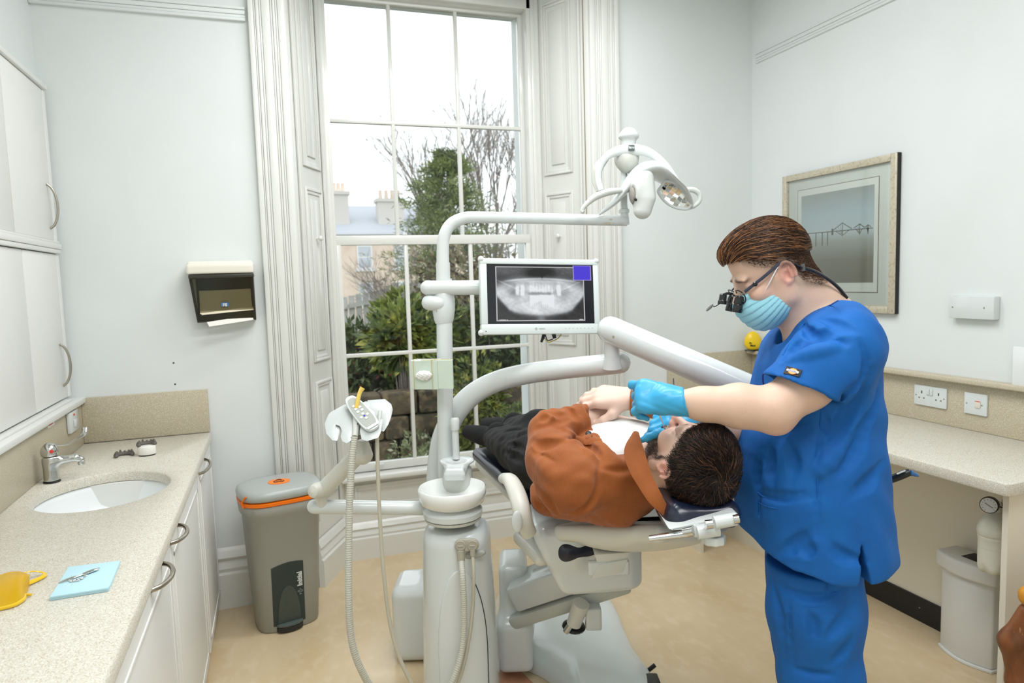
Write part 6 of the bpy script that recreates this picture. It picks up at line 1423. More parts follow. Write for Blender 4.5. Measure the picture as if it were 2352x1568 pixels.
# trousers, shoes
tr_m = cloth('black_denim', (34, 34, 34), (24, 24, 26), 500, rough=.85, sheen=0)
kneeL, ankL = W(1190, 1032, 2.68), W(1140, 1008, 3.0); kneeR, ankR = W(1240, 990, 2.72), W(1178, 985, 3.08)
tr = Sdf(); tr.ell(HI+Vector((0, 0, .0)), (.185, .15, .12), None, 0)
tr.chain([HI+Vector((-.085, .03, .0)), kneeL, ankL], [.105, .078, .056], .04); tr.chain([HI+Vector((.085, .03, .0)), kneeR, ankR], [.105, .078, .054], .04)
tr.plane(HI+Vector((0, -.09, 0)), Vector((0, -1, 0)), .01)
tr.warp(lambda x, y, z, d: .0022*np.sin(y*75+3*np.sin(z*28))*np.sin(z*60+x*45))
with_creases(tr, [([(1150, 1010), (1185, 1000), (1215, 990)], .012, .006, 's'), ([(1155, 1035), (1185, 1050), (1205, 1075)], .014, .006, 's'), ([(1160, 990), (1190, 985), (1210, 982)], .01, .005, 's'), ([(1165, 1020), (1190, 1025), (1210, 1040)], .01, .005, 's')], (2.2, 3.2))
tr.mesh('trousers', .005, tr_m, pt)
sm_ = mat('black_suede', (26, 26, 28), .9, bump=(300, .2, .001)); 
for a_, toe in ((ankL, W(1078, 992, 3.14)), (ankR, W(1118, 975, 3.26))):
    s = Sdf(); d = (toe-a_).normalized(); s.chain([a_+d*.01, a_.lerp(toe, .5), toe], [.046, .044, .034], 0).cone(a_+up*.0, a_+up*.03-d*.01, .048, .046, .02); s.mesh('shoe', .005, sm_, pt)
# corduroy overshirt
cord = cloth('corduroy', (156, 86, 34), (138, 72, 26), 130, (0, 0, .3), sheen=.12)
J = Sdf(); J.ell(CH+Vector((0, .0, -.012)), (.205, .175, .130), None, 0).ell(BE+Vector((.01, 0, 0)), (.180, .20, .110), None, .05).ell(HI+Vector((.015, -.04, .0)), (.178, .11, .118), None, .05)
J.chain([Nk+Vector((-.06, .04, -.01)), SHL+Vector((-.01, .02, 0))], [.085, .088], .05).chain([Nk+Vector((.06, .04, -.01)), SHR], [.085, .085], .05)
J.cone(W(1266, 1138, 2.14), W(1420, 1150, 1.93), .066, .072, .05)
UL = SHL.lerp(ELL, .5)
J.chain([SHL+Vector((-.012, .0, .0)), UL+Vector((-.02, 0, -.01)), ELL+Vector((-.004, 0, -.008))], [.092, .084, .060], .009)
J.chain([ELL, ELL.lerp(WRL, .45), WRL+(ELL-WRL).normalized()*.03], [.060, .050, .040], .009)
J.chain([SHR, ELR+Vector((.0, 0, -.01)), WRR.lerp(ELR, .30)], [.085, .060, .043], .035)
J.plane(HI+Vector((0, .055, 0)), Vector((0, 1, 0)), .008)
def vcut(x, y, z):          # the open front: a strip over the breastbone that widens towards the neck
    xc = .955+0*y; hw = np.interp(y, [1.50, 1.56, 1.66, 1.78, 1.86, 1.93, 2.0], [.085, .100, .115, .110, .09, .05, -.03]); return np.maximum(np.maximum(np.abs(x-xc)-hw, 1.02-z), 0*x-1)
J.cone(Hp.p(-.02, -.03), Nk+Vector((0, .03, .0)), .068, .070, .004, 's').ell(Hp.p(0, 0), (.13, .135, .13), Hp.B, .004, 's')
def arm_folds(x, y, z, d):
    out = 0*x
    for a, b_, n_, amp, w_, sk in ((ELL, WRL, 5.2, .0042, .075, .6), (SHL, ELL, 3.2, .0030, .10, 1.1)):
        v = b_-a; l2 = v.length_squared; t = ((x-a.x)*v.x+(y-a.y)*v.y+(z-a.z)*v.z)/l2; q = np.sqrt((x-a.x-v.x*t)**2+(y-a.y-v.y*t)**2+(z-a.z-v.z*t)**2)
        side_ = (x-a.x)*.6+(z-a.z)*.8; ph = t*n_*6.283+side_*sk*38+1.3*np.sin(t*7+2); out = out+amp*(1-np.abs(np.sin(ph*.5))*1.6)*np.exp(-(q/w_)**4)*np.exp(-((t-.5)/.62)**6)
    return -out
J.warp(arm_folds)
J.warp(lambda x, y, z, d: .0022*np.sin(x*48+3*np.sin(y*17+z*20))*np.sin(y*38+2*np.sin(z*31))+.0012*np.sin(z*95+x*60+2*np.sin(y*40)))
cl = [([(1222, 1010), (1238, 1020), (1262, 1018), (1300, 1010)], .016, .010, 's'), ([(1216, 1035), (1240, 1055), (1275, 1060)], .013, .006, 's'), ([(1228, 985), (1262, 972), (1300, 960), (1335, 948)], .012, .007, 's'),
      ([(1262, 945), (1290, 950), (1325, 940)], .010, .005, 's'), ([(1238, 965), (1262, 952), (1290, 935)], .010, .005, 's'), ([(1305, 990), (1285, 978), (1268, 962)], .012, .007, 's'), ([(1330, 962), (1315, 950), (1300, 935)], .009, .005, 's'), ([(1360, 955), (1350, 940), (1335, 925)], .008, .004, 's'),
      ([(1300, 1004), (1335, 1015), (1372, 1042), (1392, 1075)], .013, .008, 's'), ([(1380, 1055), (1376, 1085), (1374, 1120), (1362, 1150), (1330, 1175), (1296, 1188), (1262, 1182)], .009, .006, 's'),
      ([(1210, 1100), (1232, 1120), (1256, 1150), (1278, 1180)], .014, .008, 's'), ([(1240, 1150), (1262, 1178), (1300, 1202), (1350, 1212)], .010, .006, 's'), ([(1225, 1170), (1245, 1195), (1275, 1210)], .010, .006, 's'), ([(1215, 1140), (1228, 1150), (1245, 1172)], .010, .005, 's'),
      ([(1300, 1195), (1360, 1205), (1440, 1208), (1510, 1202)], .009, .005, 's'), ([(1345, 990), (1385, 1005), (1420, 1035), (1440, 1060)], .010, .006, 's'), ([(1400, 1010), (1430, 1030), (1452, 1055)], .009, .005, 's'),
      ([(1318, 1000), (1355, 1010), (1400, 1008)], .006, .003, 's'), ([(1400, 1008), (1435, 1000), (1460, 1006)], .006, .003, 's'), ([(1380, 1075), (1420, 1080), (1462, 1078)], .006, .003, 's'),
      ([(1225, 1045), (1260, 1080), (1290, 1120)], .020, .006, 'u'), ([(1330, 1030), (1368, 1060)], .014, .004, 'u'), ([(1205, 1075), (1215, 1110), (1222, 1150)], .008, .005, 's')]
with_creases(J, cl, (1.55, 2.3))
J.add('s', .004, vcut, (np.array([.80, 1.42, 1.0]), np.array([1.1, 2.02, 1.3])))
J.mesh('overshirt', .0042, cord, pt)
# collar, front band, cuffs, buttons
def strip(name, pts, widths, th, parent, material, nrm):
    """flat cloth band following points; widths per point, nrm = band normal per point"""
    P = cr_path(pts, 5); Wd = cr_vals(widths, 5); Nn = cr_path(nrm, 5); b = MB(); rows = []
    for i, p in enumerate(P):
        t = (P[min(i+1, len(P)-1)]-P[max(i-1, 0)]).normalized(); n = (Nn[i]-t*Nn[i].dot(t)).normalized(); s_ = t.cross(n); w_ = Wd[i]/2
        rows.append([p-s_*w_-n*th*.2, p-s_*w_*.6+n*th*.5, p+n*th*.75, p+s_*w_*.6+n*th*.5, p+s_*w_-n*th*.2, p+s_*w_*.6-n*th*.5, p-n*th*.4, p-s_*w_*.6-n*th*.5])
    return loft(b, rows).build(name, material, parent, angle=80)
def sf(px, py, o=.003, a=1.5, b_=2.3):
    h = surf_hit(J, px, py, a, b_); h = h if h is not None else W(px, py, 1.8); return h+(O-h).normalized()*o
J.field(.006)
cp = [sf(x, y, .0065, 1.55, 2.0) for x, y in ((1450, 1000), (1450, 1032), (1462, 1068), (1482, 1106), (1504, 1142), (1528, 1172))]
cp = [W(x, y, d_) for x, y, d_ in ((1460, 992, 1.785), (1455, 1030, 1.75), (1466, 1070, 1.712), (1484, 1108, 1.682), (1506, 1145, 1.658), (1532, 1176, 1.66))]
cn_ = [((O-p).normalized()*.6+up*.75+Vector((-.35, 0, 0))).normalized() for p in cp]
strip('collar', cp, [.016, .050, .050, .042, .036, .024], .006, pt, cord, cn_)
cz_ = WRR-hd_D*.012
MB().tube([cz_+hd_D*-.055, cz_+hd_D*-.01, cz_+hd_D*.008], [.049, .047, .046], 28).build('cuff', cord, pt)
bt_ = sf(1352, 996, .002); bn2 = ((O-bt_).normalized()+up*.8).normalized()
MB().lathe([(.0075, 0), (.0085, .0015), (.007, .003), (.005, .002), (0, .002)], bt_, 20, basis(bn2)).build('button', mat('button_black', (48, 46, 46), .3), pt)
MB().lathe([(.0088, .0), (.0092, .001), (.0080, .0024), (.0076, .0012)], bt_, 20, basis(bn2)).build('button_rim', steel, pt)
# breast pocket flap with stitching lines
pf = [sf(*p, .0015) for p in ((1322, 1003), (1345, 1012), (1372, 1006), (1400, 998), (1432, 992))]
strip('pocket_flap', pf, [.012, .028, .034, .030, .012], .004, pt, cord, [(O-p).normalized()+up for p in pf])
# ================================================================ DENTIST
rngd = np.random.default_rng(21); V0 = 1.79
def WP(px, py, v=V0): r_ = ray(px, py); return O+r_*(v/r_.dot(FH))
th_ = math.radians(26); Fd = -RH*math.cos(th_)-up*math.sin(th_); Ud = -RH*math.sin(th_)+up*math.cos(th_)
eD = WP(1811, 626, 1.715); Hd = Frame(eD, Fd, Ud, .955); Hd.H = eD-Hd.L*.078+Hd.F*.014
dp = thing('person', 'standing dentist in blue scrubs, face mask and magnifying loupes leaning over the patient', 'person', Vector((WP(1880, 1100).x, WP(1880, 1100).y, 0)))
SL_, EL_, WL_ = WP(1950, 800, 1.62), WP(1775, 943, 1.585), WP(1556, 922, 1.63)
SR_, ER_, WR_ = WP(1930, 810, 1.97), WP(1745, 985, 1.90), WP(1600, 968, 1.80)
S_ = Sdf(); head(S_, Hd); ear(S_, Hd, 1); ear(S_, Hd, -1)
nb = WP(1905, 745, V0); S_.cone(Hd.p(-.022, -.02), nb, .054, .066, .03).cone(Hd.p(.01, -.06), WP(1860, 750), .045, .06, .03).cone(Hd.p(-.05, .0), WP(1918, 722), .038, .045, .04)
S_.ell(WP(1900, 830), (.11, .17, .12), BV, .05).ell(WP(1885, 960), (.115, .155, .16), BV, .05).ell(WP(1890, 1120), (.12, .16, .15), BV, .05)
S_.cone(WP(1935, 770, 1.7), SL_, .06, .058, .04).cone(WP(1935, 770, 1.9), SR_, .06, .058, .04)
mid = EL_.lerp(WL_, .35)
S_.chain([SL_, SL_.lerp(EL_, .55)+up*-.004, EL_+up*.002, mid+up*.004, EL_.lerp(WL_, .72), WL_], [.060, .055, .049, .0475, .036, .0275], .03)
S_.chain([SR_, ER_, ER_.lerp(WR_, .4), WR_], [.058, .046, .043, .028], .03)
S_.ell(EL_+RH*.014+up*-.028, (.022, .02, .02), None, .03)
def dcol(V):
    f, u, l = Hd.loc(V); n = len(V); C = np.repeat(LC((220, 186, 164))[None], n, 0); g = lambda v, c, w_: np.exp(-((v-c)/w_)**2); al = np.abs(l)
    def mix(C, col, a): a = np.clip(a, 0, 1)[:, None]; return C*(1-a)+col*a
    C = mix(C, SKR, .8*sg((al-.0765)*800)*g(u, 0, .035)*g(f, -.012, .03)+.35*g(al, .05, .02)*g(u, -.01, .03)*(f > 0))
    C = mix(C, LC((84, 58, 42)), 1.0*g(u, .0315+.004*np.cos(al*60), .0055)*sg((al-.011)*700)*sg((.048-al)*500)*sg((f-.06)*300))
    nzv = .75+.25*np.sin(V[:, 0]*1500+3*np.sin(V[:, 2]*1700))*np.sin(V[:, 2]*1600)
    fade = sg((u-np.interp(f, [-.12, -.085, -.05, -.028, -.012, .006, .03, .05, .07], [-.085, -.078, -.05, .005, .018, .022, .034, .050, .072]))*150)*(f < .072); C = mix(C, LC((92, 66, 50)), fade*.85*nzv)
    e_ = V-A3(EL_+RH*.01+up*-.035); C = mix(C, LC((236, 170, 154)), .6*np.exp(-(e_**2).sum(1)/.035**2))
    nz = np.abs(np.sin(V[:, 0]*900+2*np.sin(V[:, 1]*700))*np.sin(V[:, 2]*1100+V[:, 0]*500)); C = mix(C, LC((214, 168, 138)), .35*(nz > .93)*(u < -.2))
    return C
S_.mesh('body', .0027, skin_m, dp, color=dcol)
# gloves
glv = mat('nitrile_blue', (58, 166, 214), .38, coat=.1, bump=(120, .12, .001))
G = Sdf(); Dg = (WP(1470, 908, 1.66)-WL_).normalized(); Ng = (-CF*.9+CU*.42).normalized()
hw_ = WL_+Dg*.0
hand(G, hw_, Dg, Ng, CU, 1.0, [(.75, 1.0, .5), (1.25, 1.35, .7), (1.3, 1.35, .7), (.95, 1.3, .7)], .10, ((.45, .85, -.45), (.05, .95, -.5), (-.1, .8, -.7)), 1.12, .008)
G.chain([WL_-Dg*.028, WL_, WL_+Dg*.03], [.0335, .031, .033], .01); G.plane(WL_-Dg*.022, (-Dg+CU*.35), .003)
G.warp(lambda x, y, z, d: .0007*np.sin(x*180+3*np.sin(z*90))*np.sin(z*160))
G.mesh('glove', .0023, glv, dp)
cr_c = WL_-Dg*.020; Bc_ = basis((-Dg+CU*.35)); MB().tube([cr_c+Bc_ @ Vector((.0335*math.cos(a), .0335*math.sin(a), 0)) for a in [2*math.pi*i/30 for i in range(31)]], .0016, 8).build('glove_cuff', glv, dp)
G = Sdf(); Dr = (WP(1535, 966, 1.77)-WR_).normalized(); hand(G, WR_, Dr, (CU*.5-CF*.6), -CF*.4-CU*.2+CR*0, 1.0, [(.25, .35, .2), (.7, .9, .5), (.9, 1.0, .5), (1.0, 1.0, .5)], .05, ((.6, .7, -.3), (.2, .95, -.3), (.0, .95, -.3)), 1.1, .008)
G.chain([WR_-Dr*.05, WR_, WR_+Dr*.03], [.036, .031, .03], .01); G.plane(WR_-Dr*.045, -Dr, .003); G.mesh('glove', .0025, glv, dp)
# tunic: section by section from the measured outline
scr_m = cloth('scrub_blue', (4, 98, 178), (2, 88, 166), 600, rough=.75, sheen=0)
Rv, Fv_ = A3(RH), A3(FH)
fr_px = [(1925, 668), (1868, 712), (1838, 742), (1812, 772), (1788, 805), (1772, 845), (1762, 890), (1752, 930), (1738, 965), (1727, 994), (1716, 1036), (1713, 1090), (1714, 1138), (1720, 1195), (1726, 1249), (1718, 1300)]
bk_px = [(1930, 668), (1958, 694), (1986, 720), (2003, 745), (2014, 770), (2024, 823), (2032, 881), (2040, 960), (2046, 1034), (2050, 1090), (2055, 1140), (2062, 1240), (2068, 1320)]
fz = np.array([[WP(*p, 1.74).z, WP(*p, 1.74).dot(RH)] for p in fr_px])[::-1]; bz = np.array([[WP(*p, 1.70).z, WP(*p, 1.70).dot(RH)] for p in bk_px])[::-1]
zT = WP(1927, 672).z; wz = [zT-.65, zT-.45, zT-.25, zT-.12, zT-.07, zT-.035, zT-.01, zT+.01]; ww = [.232, .215, .205, .205, .185, .13, .08, .05]
T_ = Sdf()
def tunic(x, y, z):
    u = x*Rv[0]+y*Rv[1]; v = x*Fv_[0]+y*Fv_[1]-V0; zz = np.broadcast_to(z, z.shape); a0 = np.interp(z, fz[:, 0], fz[:, 1]); a1 = np.interp(z, bz[:, 0], bz[:, 1]); w_ = np.interp(z, wz, ww)
    c = (a0+a1)/2; a = np.maximum((a1-a0)/2, .01); q = (np.abs((u-c)/a)**2.3+np.abs(v/w_)**2.3)**(1/2.3); return (q-1)*np.minimum(a, w_)*.9
se = WP(1842, 892, 1.60); sa_ = (se-SL_).normalized()
T_.chain([WP(1925, 768, 1.68), SL_-RH*.022, SL_.lerp(se, .5)], [.082, .086, .088], .05).cone(SL_.lerp(se, .5), se+sa_*.02, .092, .084, .03)
p1_, p2_ = WP(1770, 862, 1.6), WP(1912, 927, 1.6); hv = (p2_-p1_).normalized(); pn = hv.cross(CF).normalized(); pn = pn if pn.dot(sa_) > 0 else -pn
def sleeve_cut(x, y, z):
    q = (x-p1_.x)*pn.x+(y-p1_.y)*pn.y+(z-p1_.z)*pn.z; v = x*Fv_[0]+y*Fv_[1]; u = (x-p1_.x)*hv.x+(y-p1_.y)*hv.y+(z-p1_.z)*hv.z
    return np.maximum(-q, q-.3)
T_.add('s', .004, sleeve_cut, (A3(se)-.25, A3(se)+.25))
T_.cone(se-sa_*.03, se+sa_*.06, .070, .078, .004, 's')
cb = WP(1890, 1000); T_.add('u', .035, tunic, (A3(cb)+np.array([-.33, -.33, -.40]), A3(cb)+np.array([.33, .33, .42])))
hz = np.array([[WP(*p).dot(RH), WP(*p, 1.62).z] for p in ((1700, 1272), (1722, 1288), (1761, 1307), (1820, 1320), (1871, 1326), (1901, 1327), (1980, 1311), (2066, 1298), (2100, 1290))])
T_.add('i', .004, lambda x, y, z: (np.interp(x*Rv[0]+y*Rv[1], hz[:, 0], hz[:, 1])-z), None)
T_.plane(WP(1927, 672)+up*.0, (RH*-.35+up*.9), .02)
# neck opening
T_.cone(Hd.p(-.022, -.02), nb+up*.02, .060, .062, .008, 's').cone(WP(1880, 700), WP(1815, 765), .05, .042, .008, 's').cone(WP(1815, 765), WP(1795, 812), .03, .012, .006, 's')
T_.chain([WP(1935, 780, 1.9), SR_, SR_.lerp(ER_, .5)], [.08, .09, .085], .05)
T_.add('s', .003, lambda x, y, z: np.maximum(np.maximum(np.abs((x-WP(1885, 1280).x)*Rv[0]+(y-WP(1885, 1280).y)*Rv[1]-(WP(1880, 1232).z-z)*.06)-np.clip((WP(1880, 1232, 1.62).z-z)*.15, 0, .02), z-WP(1880, 1232, 1.62).z), (x*Fv_[0]+y*Fv_[1])-1.66), (A3(WP(1885, 1290, 1.6))-.12, A3(WP(1885, 1290, 1.6))+.12))
T_.warp(lambda x, y, z, d: .0030*np.sin(x*31+2.5*np.sin(z*15+y*9))*np.sin(z*22+3*np.sin(x*14))+.0008*np.sin(z*55+x*40))
# patch pocket: slightly raised area at the front
tcl = [([(1840, 740), (1870, 775), (1920, 790), (1960, 780)], .018, .006, 's'), ([(1800, 850), (1840, 800), (1900, 765), (1945, 752)], .016, .006, 's'), ([(1785, 850), (1815, 805), (1850, 770)], .010, .005, 's'), ([(1880, 730), (1930, 745), (1975, 760)], .014, .004, 's'),
       ([(1800, 838), (1850, 815), (1905, 800), (1945, 805)], .014, .004, 'u'), ([(1978, 780), (1990, 830), (1975, 880), (1945, 905), (1915, 922)], .010, .006, 's'), ([(2010, 850), (1985, 905), (1950, 950), (1920, 1010), (1895, 1060)], .020, .006, 's'), ([(2020, 900), (1990, 990), (1955, 1060), (1905, 1130)], .022, .005, 's'),
       ([(1884, 930), (1885, 1000), (1880, 1080), (1876, 1160), (1877, 1230)], .005, .0035, 's'), ([(1770, 1010), (1765, 1060), (1772, 1130)], .018, .006, 's'), ([(1735, 1240), (1780, 1275), (1830, 1250), (1872, 1212)], .018, .006, 's'), ([(1738, 1290), (1790, 1300), (1840, 1275), (1870, 1255)], .014, .005, 's'),
       ([(1860, 1110), (1900, 1060), (1950, 1000)], .02, .005, 'u'), ([(1905, 1240), (1935, 1275), (1990, 1290)], .014, .004, 's'), ([(1800, 1010), (1820, 1060), (1815, 1120)], .016, .005, 's'), ([(1745, 1030), (1738, 1090), (1742, 1150)], .012, .004, 's'), ([(2035, 1060), (2000, 1110), (1950, 1150)], .02, .004, 's'),
       ([(1915, 1000), (1900, 980), (1892, 950)], .01, .005, 's'), ([(1740, 1130), (1755, 1141), (1790, 1148), (1830, 1146), (1873, 1142)], .004, .003, 's'), ([(1741, 1135), (1743, 1190), (1748, 1255)], .004, .002, 's'), ([(1745, 1125), (1790, 1137), (1868, 1132)], .006, .002, 's'), ([(1775, 905+130), (1800, 985), (1850, 968)], .012, .004, 's')]
tcl = [(a, b, (c*1.5 if b > .009 else c), d) for a, b, c, d in tcl]
with_creases(T_, tcl, (1.3, 2.0)); T_.mesh('tunic', .0044, scr_m, dp)
T_.field(.006)
def st_(px, py, o=.002):
    h = surf_hit(T_, px, py, 1.3, 2.1); h = h if h is not None else WP(px, py, 1.6); return h+(O-h).normalized()*o
def seam(name, pxs, parent, r=.0016, material=None, o=.0006):
    P = [st_(*p, o) for p in pxs]; return MB().tube(P, r, 6, 5).build(name, material or scr_m, parent)
for nm, pl_ in (('pocket_seam', [(1740, 1130), (1755, 1141), (1790, 1148), (1830, 1146), (1873, 1142)]), ('pocket_hem', [(1741, 1152), (1760, 1163), (1800, 1168), (1873, 1162)]), ('pocket_side', [(1740, 1130), (1741, 1180), (1746, 1240)]), ('side_seam', [(1886, 940), (1884, 1020), (1878, 1100), (1876, 1180), (1877, 1232)]),
                ('sleeve_stitch', [(1778, 851), (1810, 868), (1850, 884), (1896, 905)]), ('shoulder_seam', [(1925, 690), (1905, 702), (1893, 712)]), ('neck_binding', [(1893, 700), (1868, 722), (1840, 752), (1815, 785), (1798, 815)])):
    seam(nm, pl_, dp)
MB().tube([WP(1756, 857, 1.74), WP(1752, 862, 1.74), WP(1753, 880, 1.74), WP(1757, 885, 1.74)], .0022, 8, 3).build('pen_clip', mat('clip_blue', (10, 40, 110), .3), dp)
# sleeve label
lq = [st_(*p, .0058) for p in ((1807, 840), (1843, 850), (1836, 865), (1799, 857))]; lx = (lq[1]-lq[0]).normalized(); ly = (lq[0]-lq[3]); ln_ = lx.cross(ly).normalized(); lcn = sum(lq, Vector())/4; ly = ln_.cross(lx).normalized(); Bq2 = Matrix((lx, ly, ln_)).transposed()
lb = MB().prism([p-ln_*.0015 for p in lq], ln_*.002).build('sleeve_label', mat('label_black', (34, 34, 32), .6), dp, smooth=False)
MB().lathe([(.0085, 0), (.0085, .0006), (0, .0006)], lcn+ln_*.0008, 28, Bq2, 1.25, .95).build('label_ring', mat('label_orange', (236, 138, 70), .5), lb)
MB().lathe([(.0072, 0), (.0072, .0003), (0, .0003)], lcn+ln_*.0013, 28, Bq2, 1.25, .95).build('label_disc', mat('label_yellow', (240, 170, 80), .5), lb)
MB().box((0, 0, 0), (.029, .0055, .0008), .0002, 1, Bq2, lcn+ln_*.0018).build('label_band', mat('label_white', (222, 224, 230), .5), lb, smooth=False)
text('lettering', 'Dickies', .0068, lcn+ln_*.0024, lx, ly, mat('label_ink', (60, 70, 130), .5), lb, .0002)
# trousers
P_ = Sdf()
def WT(px, py, v): return WP(px, py, v)
zc = WP(1870, 1250).z
fl = Vector((WP(1885, 1500, 1.72).x, WP(1885, 1500, 1.72).y, .09)); fr2 = Vector((WP(1870, 1500, 1.90).x, WP(1870, 1500, 1.90).y, .09))
P_.chain([WT(1868, 1270, 1.72), WT(1872, 1400, 1.71), WT(1884, 1550, 1.71), fl+up*.25, fl], [.118, .112, .098, .086, .082], .04)
P_.chain([WT(1860, 1270, 1.88), WT(1858, 1400, 1.88), WT(1866, 1550, 1.89), fr2+up*.25, fr2], [.118, .112, .096, .084, .08], .02)
P_.plane(WP(1870, 1262), up, .01).plane(Vector((0, 0, .05)), down, .004)
P_.warp(lambda x, y, z, d: .002*np.sin(z*26+3*np.sin(x*17))*np.sin(x*30+y*20))
with_creases(P_, [([(1790, 1345), (1830, 1365), (1880, 1372), (1935, 1352)], .008, .004, 's'), ([(1810, 1380), (1812, 1440), (1822, 1535)], .005, .003, 's'), ([(1905, 1330), (1908, 1365)], .006, .003, 's'), ([(1770, 1330), (1790, 1420), (1800, 1520)], .012, .004, 's'), ([(1960, 1380), (1930, 1440), (1890, 1480)], .016, .004, 's'), ([(1970, 1450), (1940, 1500), (1910, 1530)], .014, .004, 's'), ([(1822, 1535), (1870, 1545), (1915, 1550)], .005, .003, 's'), ([(1850, 1400), (1870, 1440), (1860, 1500)], .014, .004, 's')], (1.3, 2.0))
P_.mesh('trousers', .0055, scr_m, dp)
P_.field(.006); T_ = P_
for nm, pl_ in (('cargo_pocket_seam', [(1808, 1358), (1840, 1366), (1890, 1367), (1930, 1356), (1963, 1342)]), ('cargo_pocket_hem', [(1809, 1384), (1850, 1392), (1900, 1390), (1962, 1366)]), ('cargo_pocket_side', [(1808, 1358), (1811, 1420), (1816, 1480), (1822, 1528)]), ('cargo_pocket_bottom', [(1822, 1528), (1860, 1540), (1915, 1545)])): seam(nm, pl_, dp)
for fp in (fl, fr2):
    s = Sdf(); s.chain([Vector((fp.x, fp.y, .05))+RH*.03, Vector((fp.x, fp.y, .05))-RH*.06, Vector((fp.x, fp.y, .04))-RH*.15], [.05, .046, .04], 0).plane((0, 0, .001), down, .003); s.mesh('shoe', .006, mat('clog_white', (226, 226, 222), .4), dp)
# hair
hd_m = hair_mat('dentist_hair', (72, 48, 34), (44, 30, 22), (112, 76, 50))
Hs = Sdf(); Hd.ell(Hs, -.014, .050, 0, .107, .100, .083, 0); Hd.ell(Hs, .034, .090, 0, .070, .050, .062, .03)
hls = lambda fx: np.interp(fx, [-.125, -.10, -.06, -.035, -.012, .010, .035, .060, .082, .1], [.015, .020, .036, .050, .056, .060, .068, .074, .080, .082])
Hs.add('i', .006, reg(Hd, hls), None); Hs.mesh('hair_cap', .003, hd_m, dp)
Hf = Sdf(); Hd.ell(Hf, -.014, .050, 0, .107, .100, .083, 0); Hd.ell(Hf, .034, .090, 0, .070, .050, .062, .03); Hf.field(.004, pad=.06)
P0 = on_surface(Hf, 5200, rngd, lambda P: Hd.loc(P)[1] > hls(Hd.loc(P)[0])); Fv, Uv, Lv = A3(Hd.F), A3(Hd.U), A3(Hd.L)
def flow(P):
    f, u, l = Hd.loc(P); s_ = np.clip((np.abs(l)-.03)/.05, 0, 1)[:, None]; return -Fv[None]*1.0-Uv[None]*(.12+.30*s_)*(1)+Uv[None]*.5*sg((f-.07)*80)[:, None]+.10*np.stack([np.sin(P[:, 2]*160), 0*f, np.sin(P[:, 0]*150)], 1)
n0 = len(P0); Ln = rngd.uniform(.4, 1.4, (n0, 1)); lift = Ln*np.array([.003, .0055, .0065, .0070, .0068, .0060, .005, .004])[None]
C_ = grow(Hf, P0, flow, 8, .0085, lift, rngd, .07); hh = rngd.uniform(0, 1, n0) < .3; rad_ = rngd.uniform(.0006, .0012, n0); strands_mesh('hair', C_[~hh], rad_[~hh], hd_m, dp); strands_mesh('hair_highlights', C_[hh], rad_[hh], M('dentist_hair_light', (168, 116, 74), .35), dp)
# short sides: clipped hair on the skin
sh = lambda fx: np.interp(fx, [-.12, -.085, -.05, -.028, -.012, .006, .03, .05, .07], [-.080, -.072, -.045, .008, .020, .024, .036, .052, .074])
S_.field(.0035)
P0 = on_surface(S_, 5200, rngd, lambda P: (Hd.loc(P)[1] > sh(Hd.loc(P)[0])) & (Hd.loc(P)[1] < hls(Hd.loc(P)[0])+.012) & (Hd.loc(P)[0] < .06) & (np.abs(Hd.loc(P)[2]) < .0765), A3(Hd.H)-.14, A3(Hd.H)+.14)
f, u, l = Hd.loc(P0); kk = np.clip((u-sh(f))/.05, .12, 1)
C_ = grow(S_, P0, lambda P: -Fv[None]*.8-Uv[None]*.5+0*P, 4, .004, np.array([.002, .004, .0055, .006]), rngd, .15); C_ = P0[:, None]+(C_-P0[:, None])*kk[:, None, None]
strands_mesh('clipped_hair', C_, rngd.uniform(.0004, .0008, len(P0)), hair_mat('dentist_side_hair', (104, 74, 54), (72, 52, 38), (140, 104, 78)), dp)
# face mask
msk = mat('mask_blue', (150, 208, 222), .75, bump=(200, .12, .0006))
K_ = Sdf(); Hd.ell(K_, .060, -.066, 0, .062, .064, .068, 0); Hd.ell(K_, .092, -.036, 0, .036, .034, .036, .03); Hd.ell(K_, .02, -.07, 0, .045, .045, .068, .03)
def pl2(f0, u0, nf, nu, k=.003): K_.plane(Hd.p(f0, u0), Hd.F*nf+Hd.U*nu, k)
pl2(.085, -.006, .32, 1); pl2(.004, -.06, -1, .12); 
K_.ell(Hd.p(.022, -.015), (.035, .12, .022), Hd.B, .006, 's')
def pleat(x, y, z, d):
    a, b, c = x-Hd.H.x, y-Hd.H.y, z-Hd.H.z; f = a*Hd.F.x+b*Hd.F.y+c*Hd.F.z; u = a*Hd.U.x+b*Hd.U.y+c*Hd.U.z; t = np.arctan2(u+.02, f+.06)*1.0; q = (t*9.5) % 1.0; return .0030*(np.abs(q)**2)-.001
K_.warp(pleat); K_.mesh('face_mask', .0022, msk, dp)
mk_ = mat('elastic_white', (240, 242, 242), .6)
def onhead(f, u, l): return Hd.p(f, u, l)
MB().tube([onhead(.058, -.022, .060), onhead(.035, .0, .074), onhead(.008, .022, .0800), onhead(-.006, .030, .0820)], .0014, 6, 5).build('ear_loop', mk_, dp)
MB().tube([onhead(.012, -.052, .066), onhead(.004, -.038, .076), onhead(-.006, -.026, .0820)], .0014, 6, 5).build('ear_loop', mk_, dp)
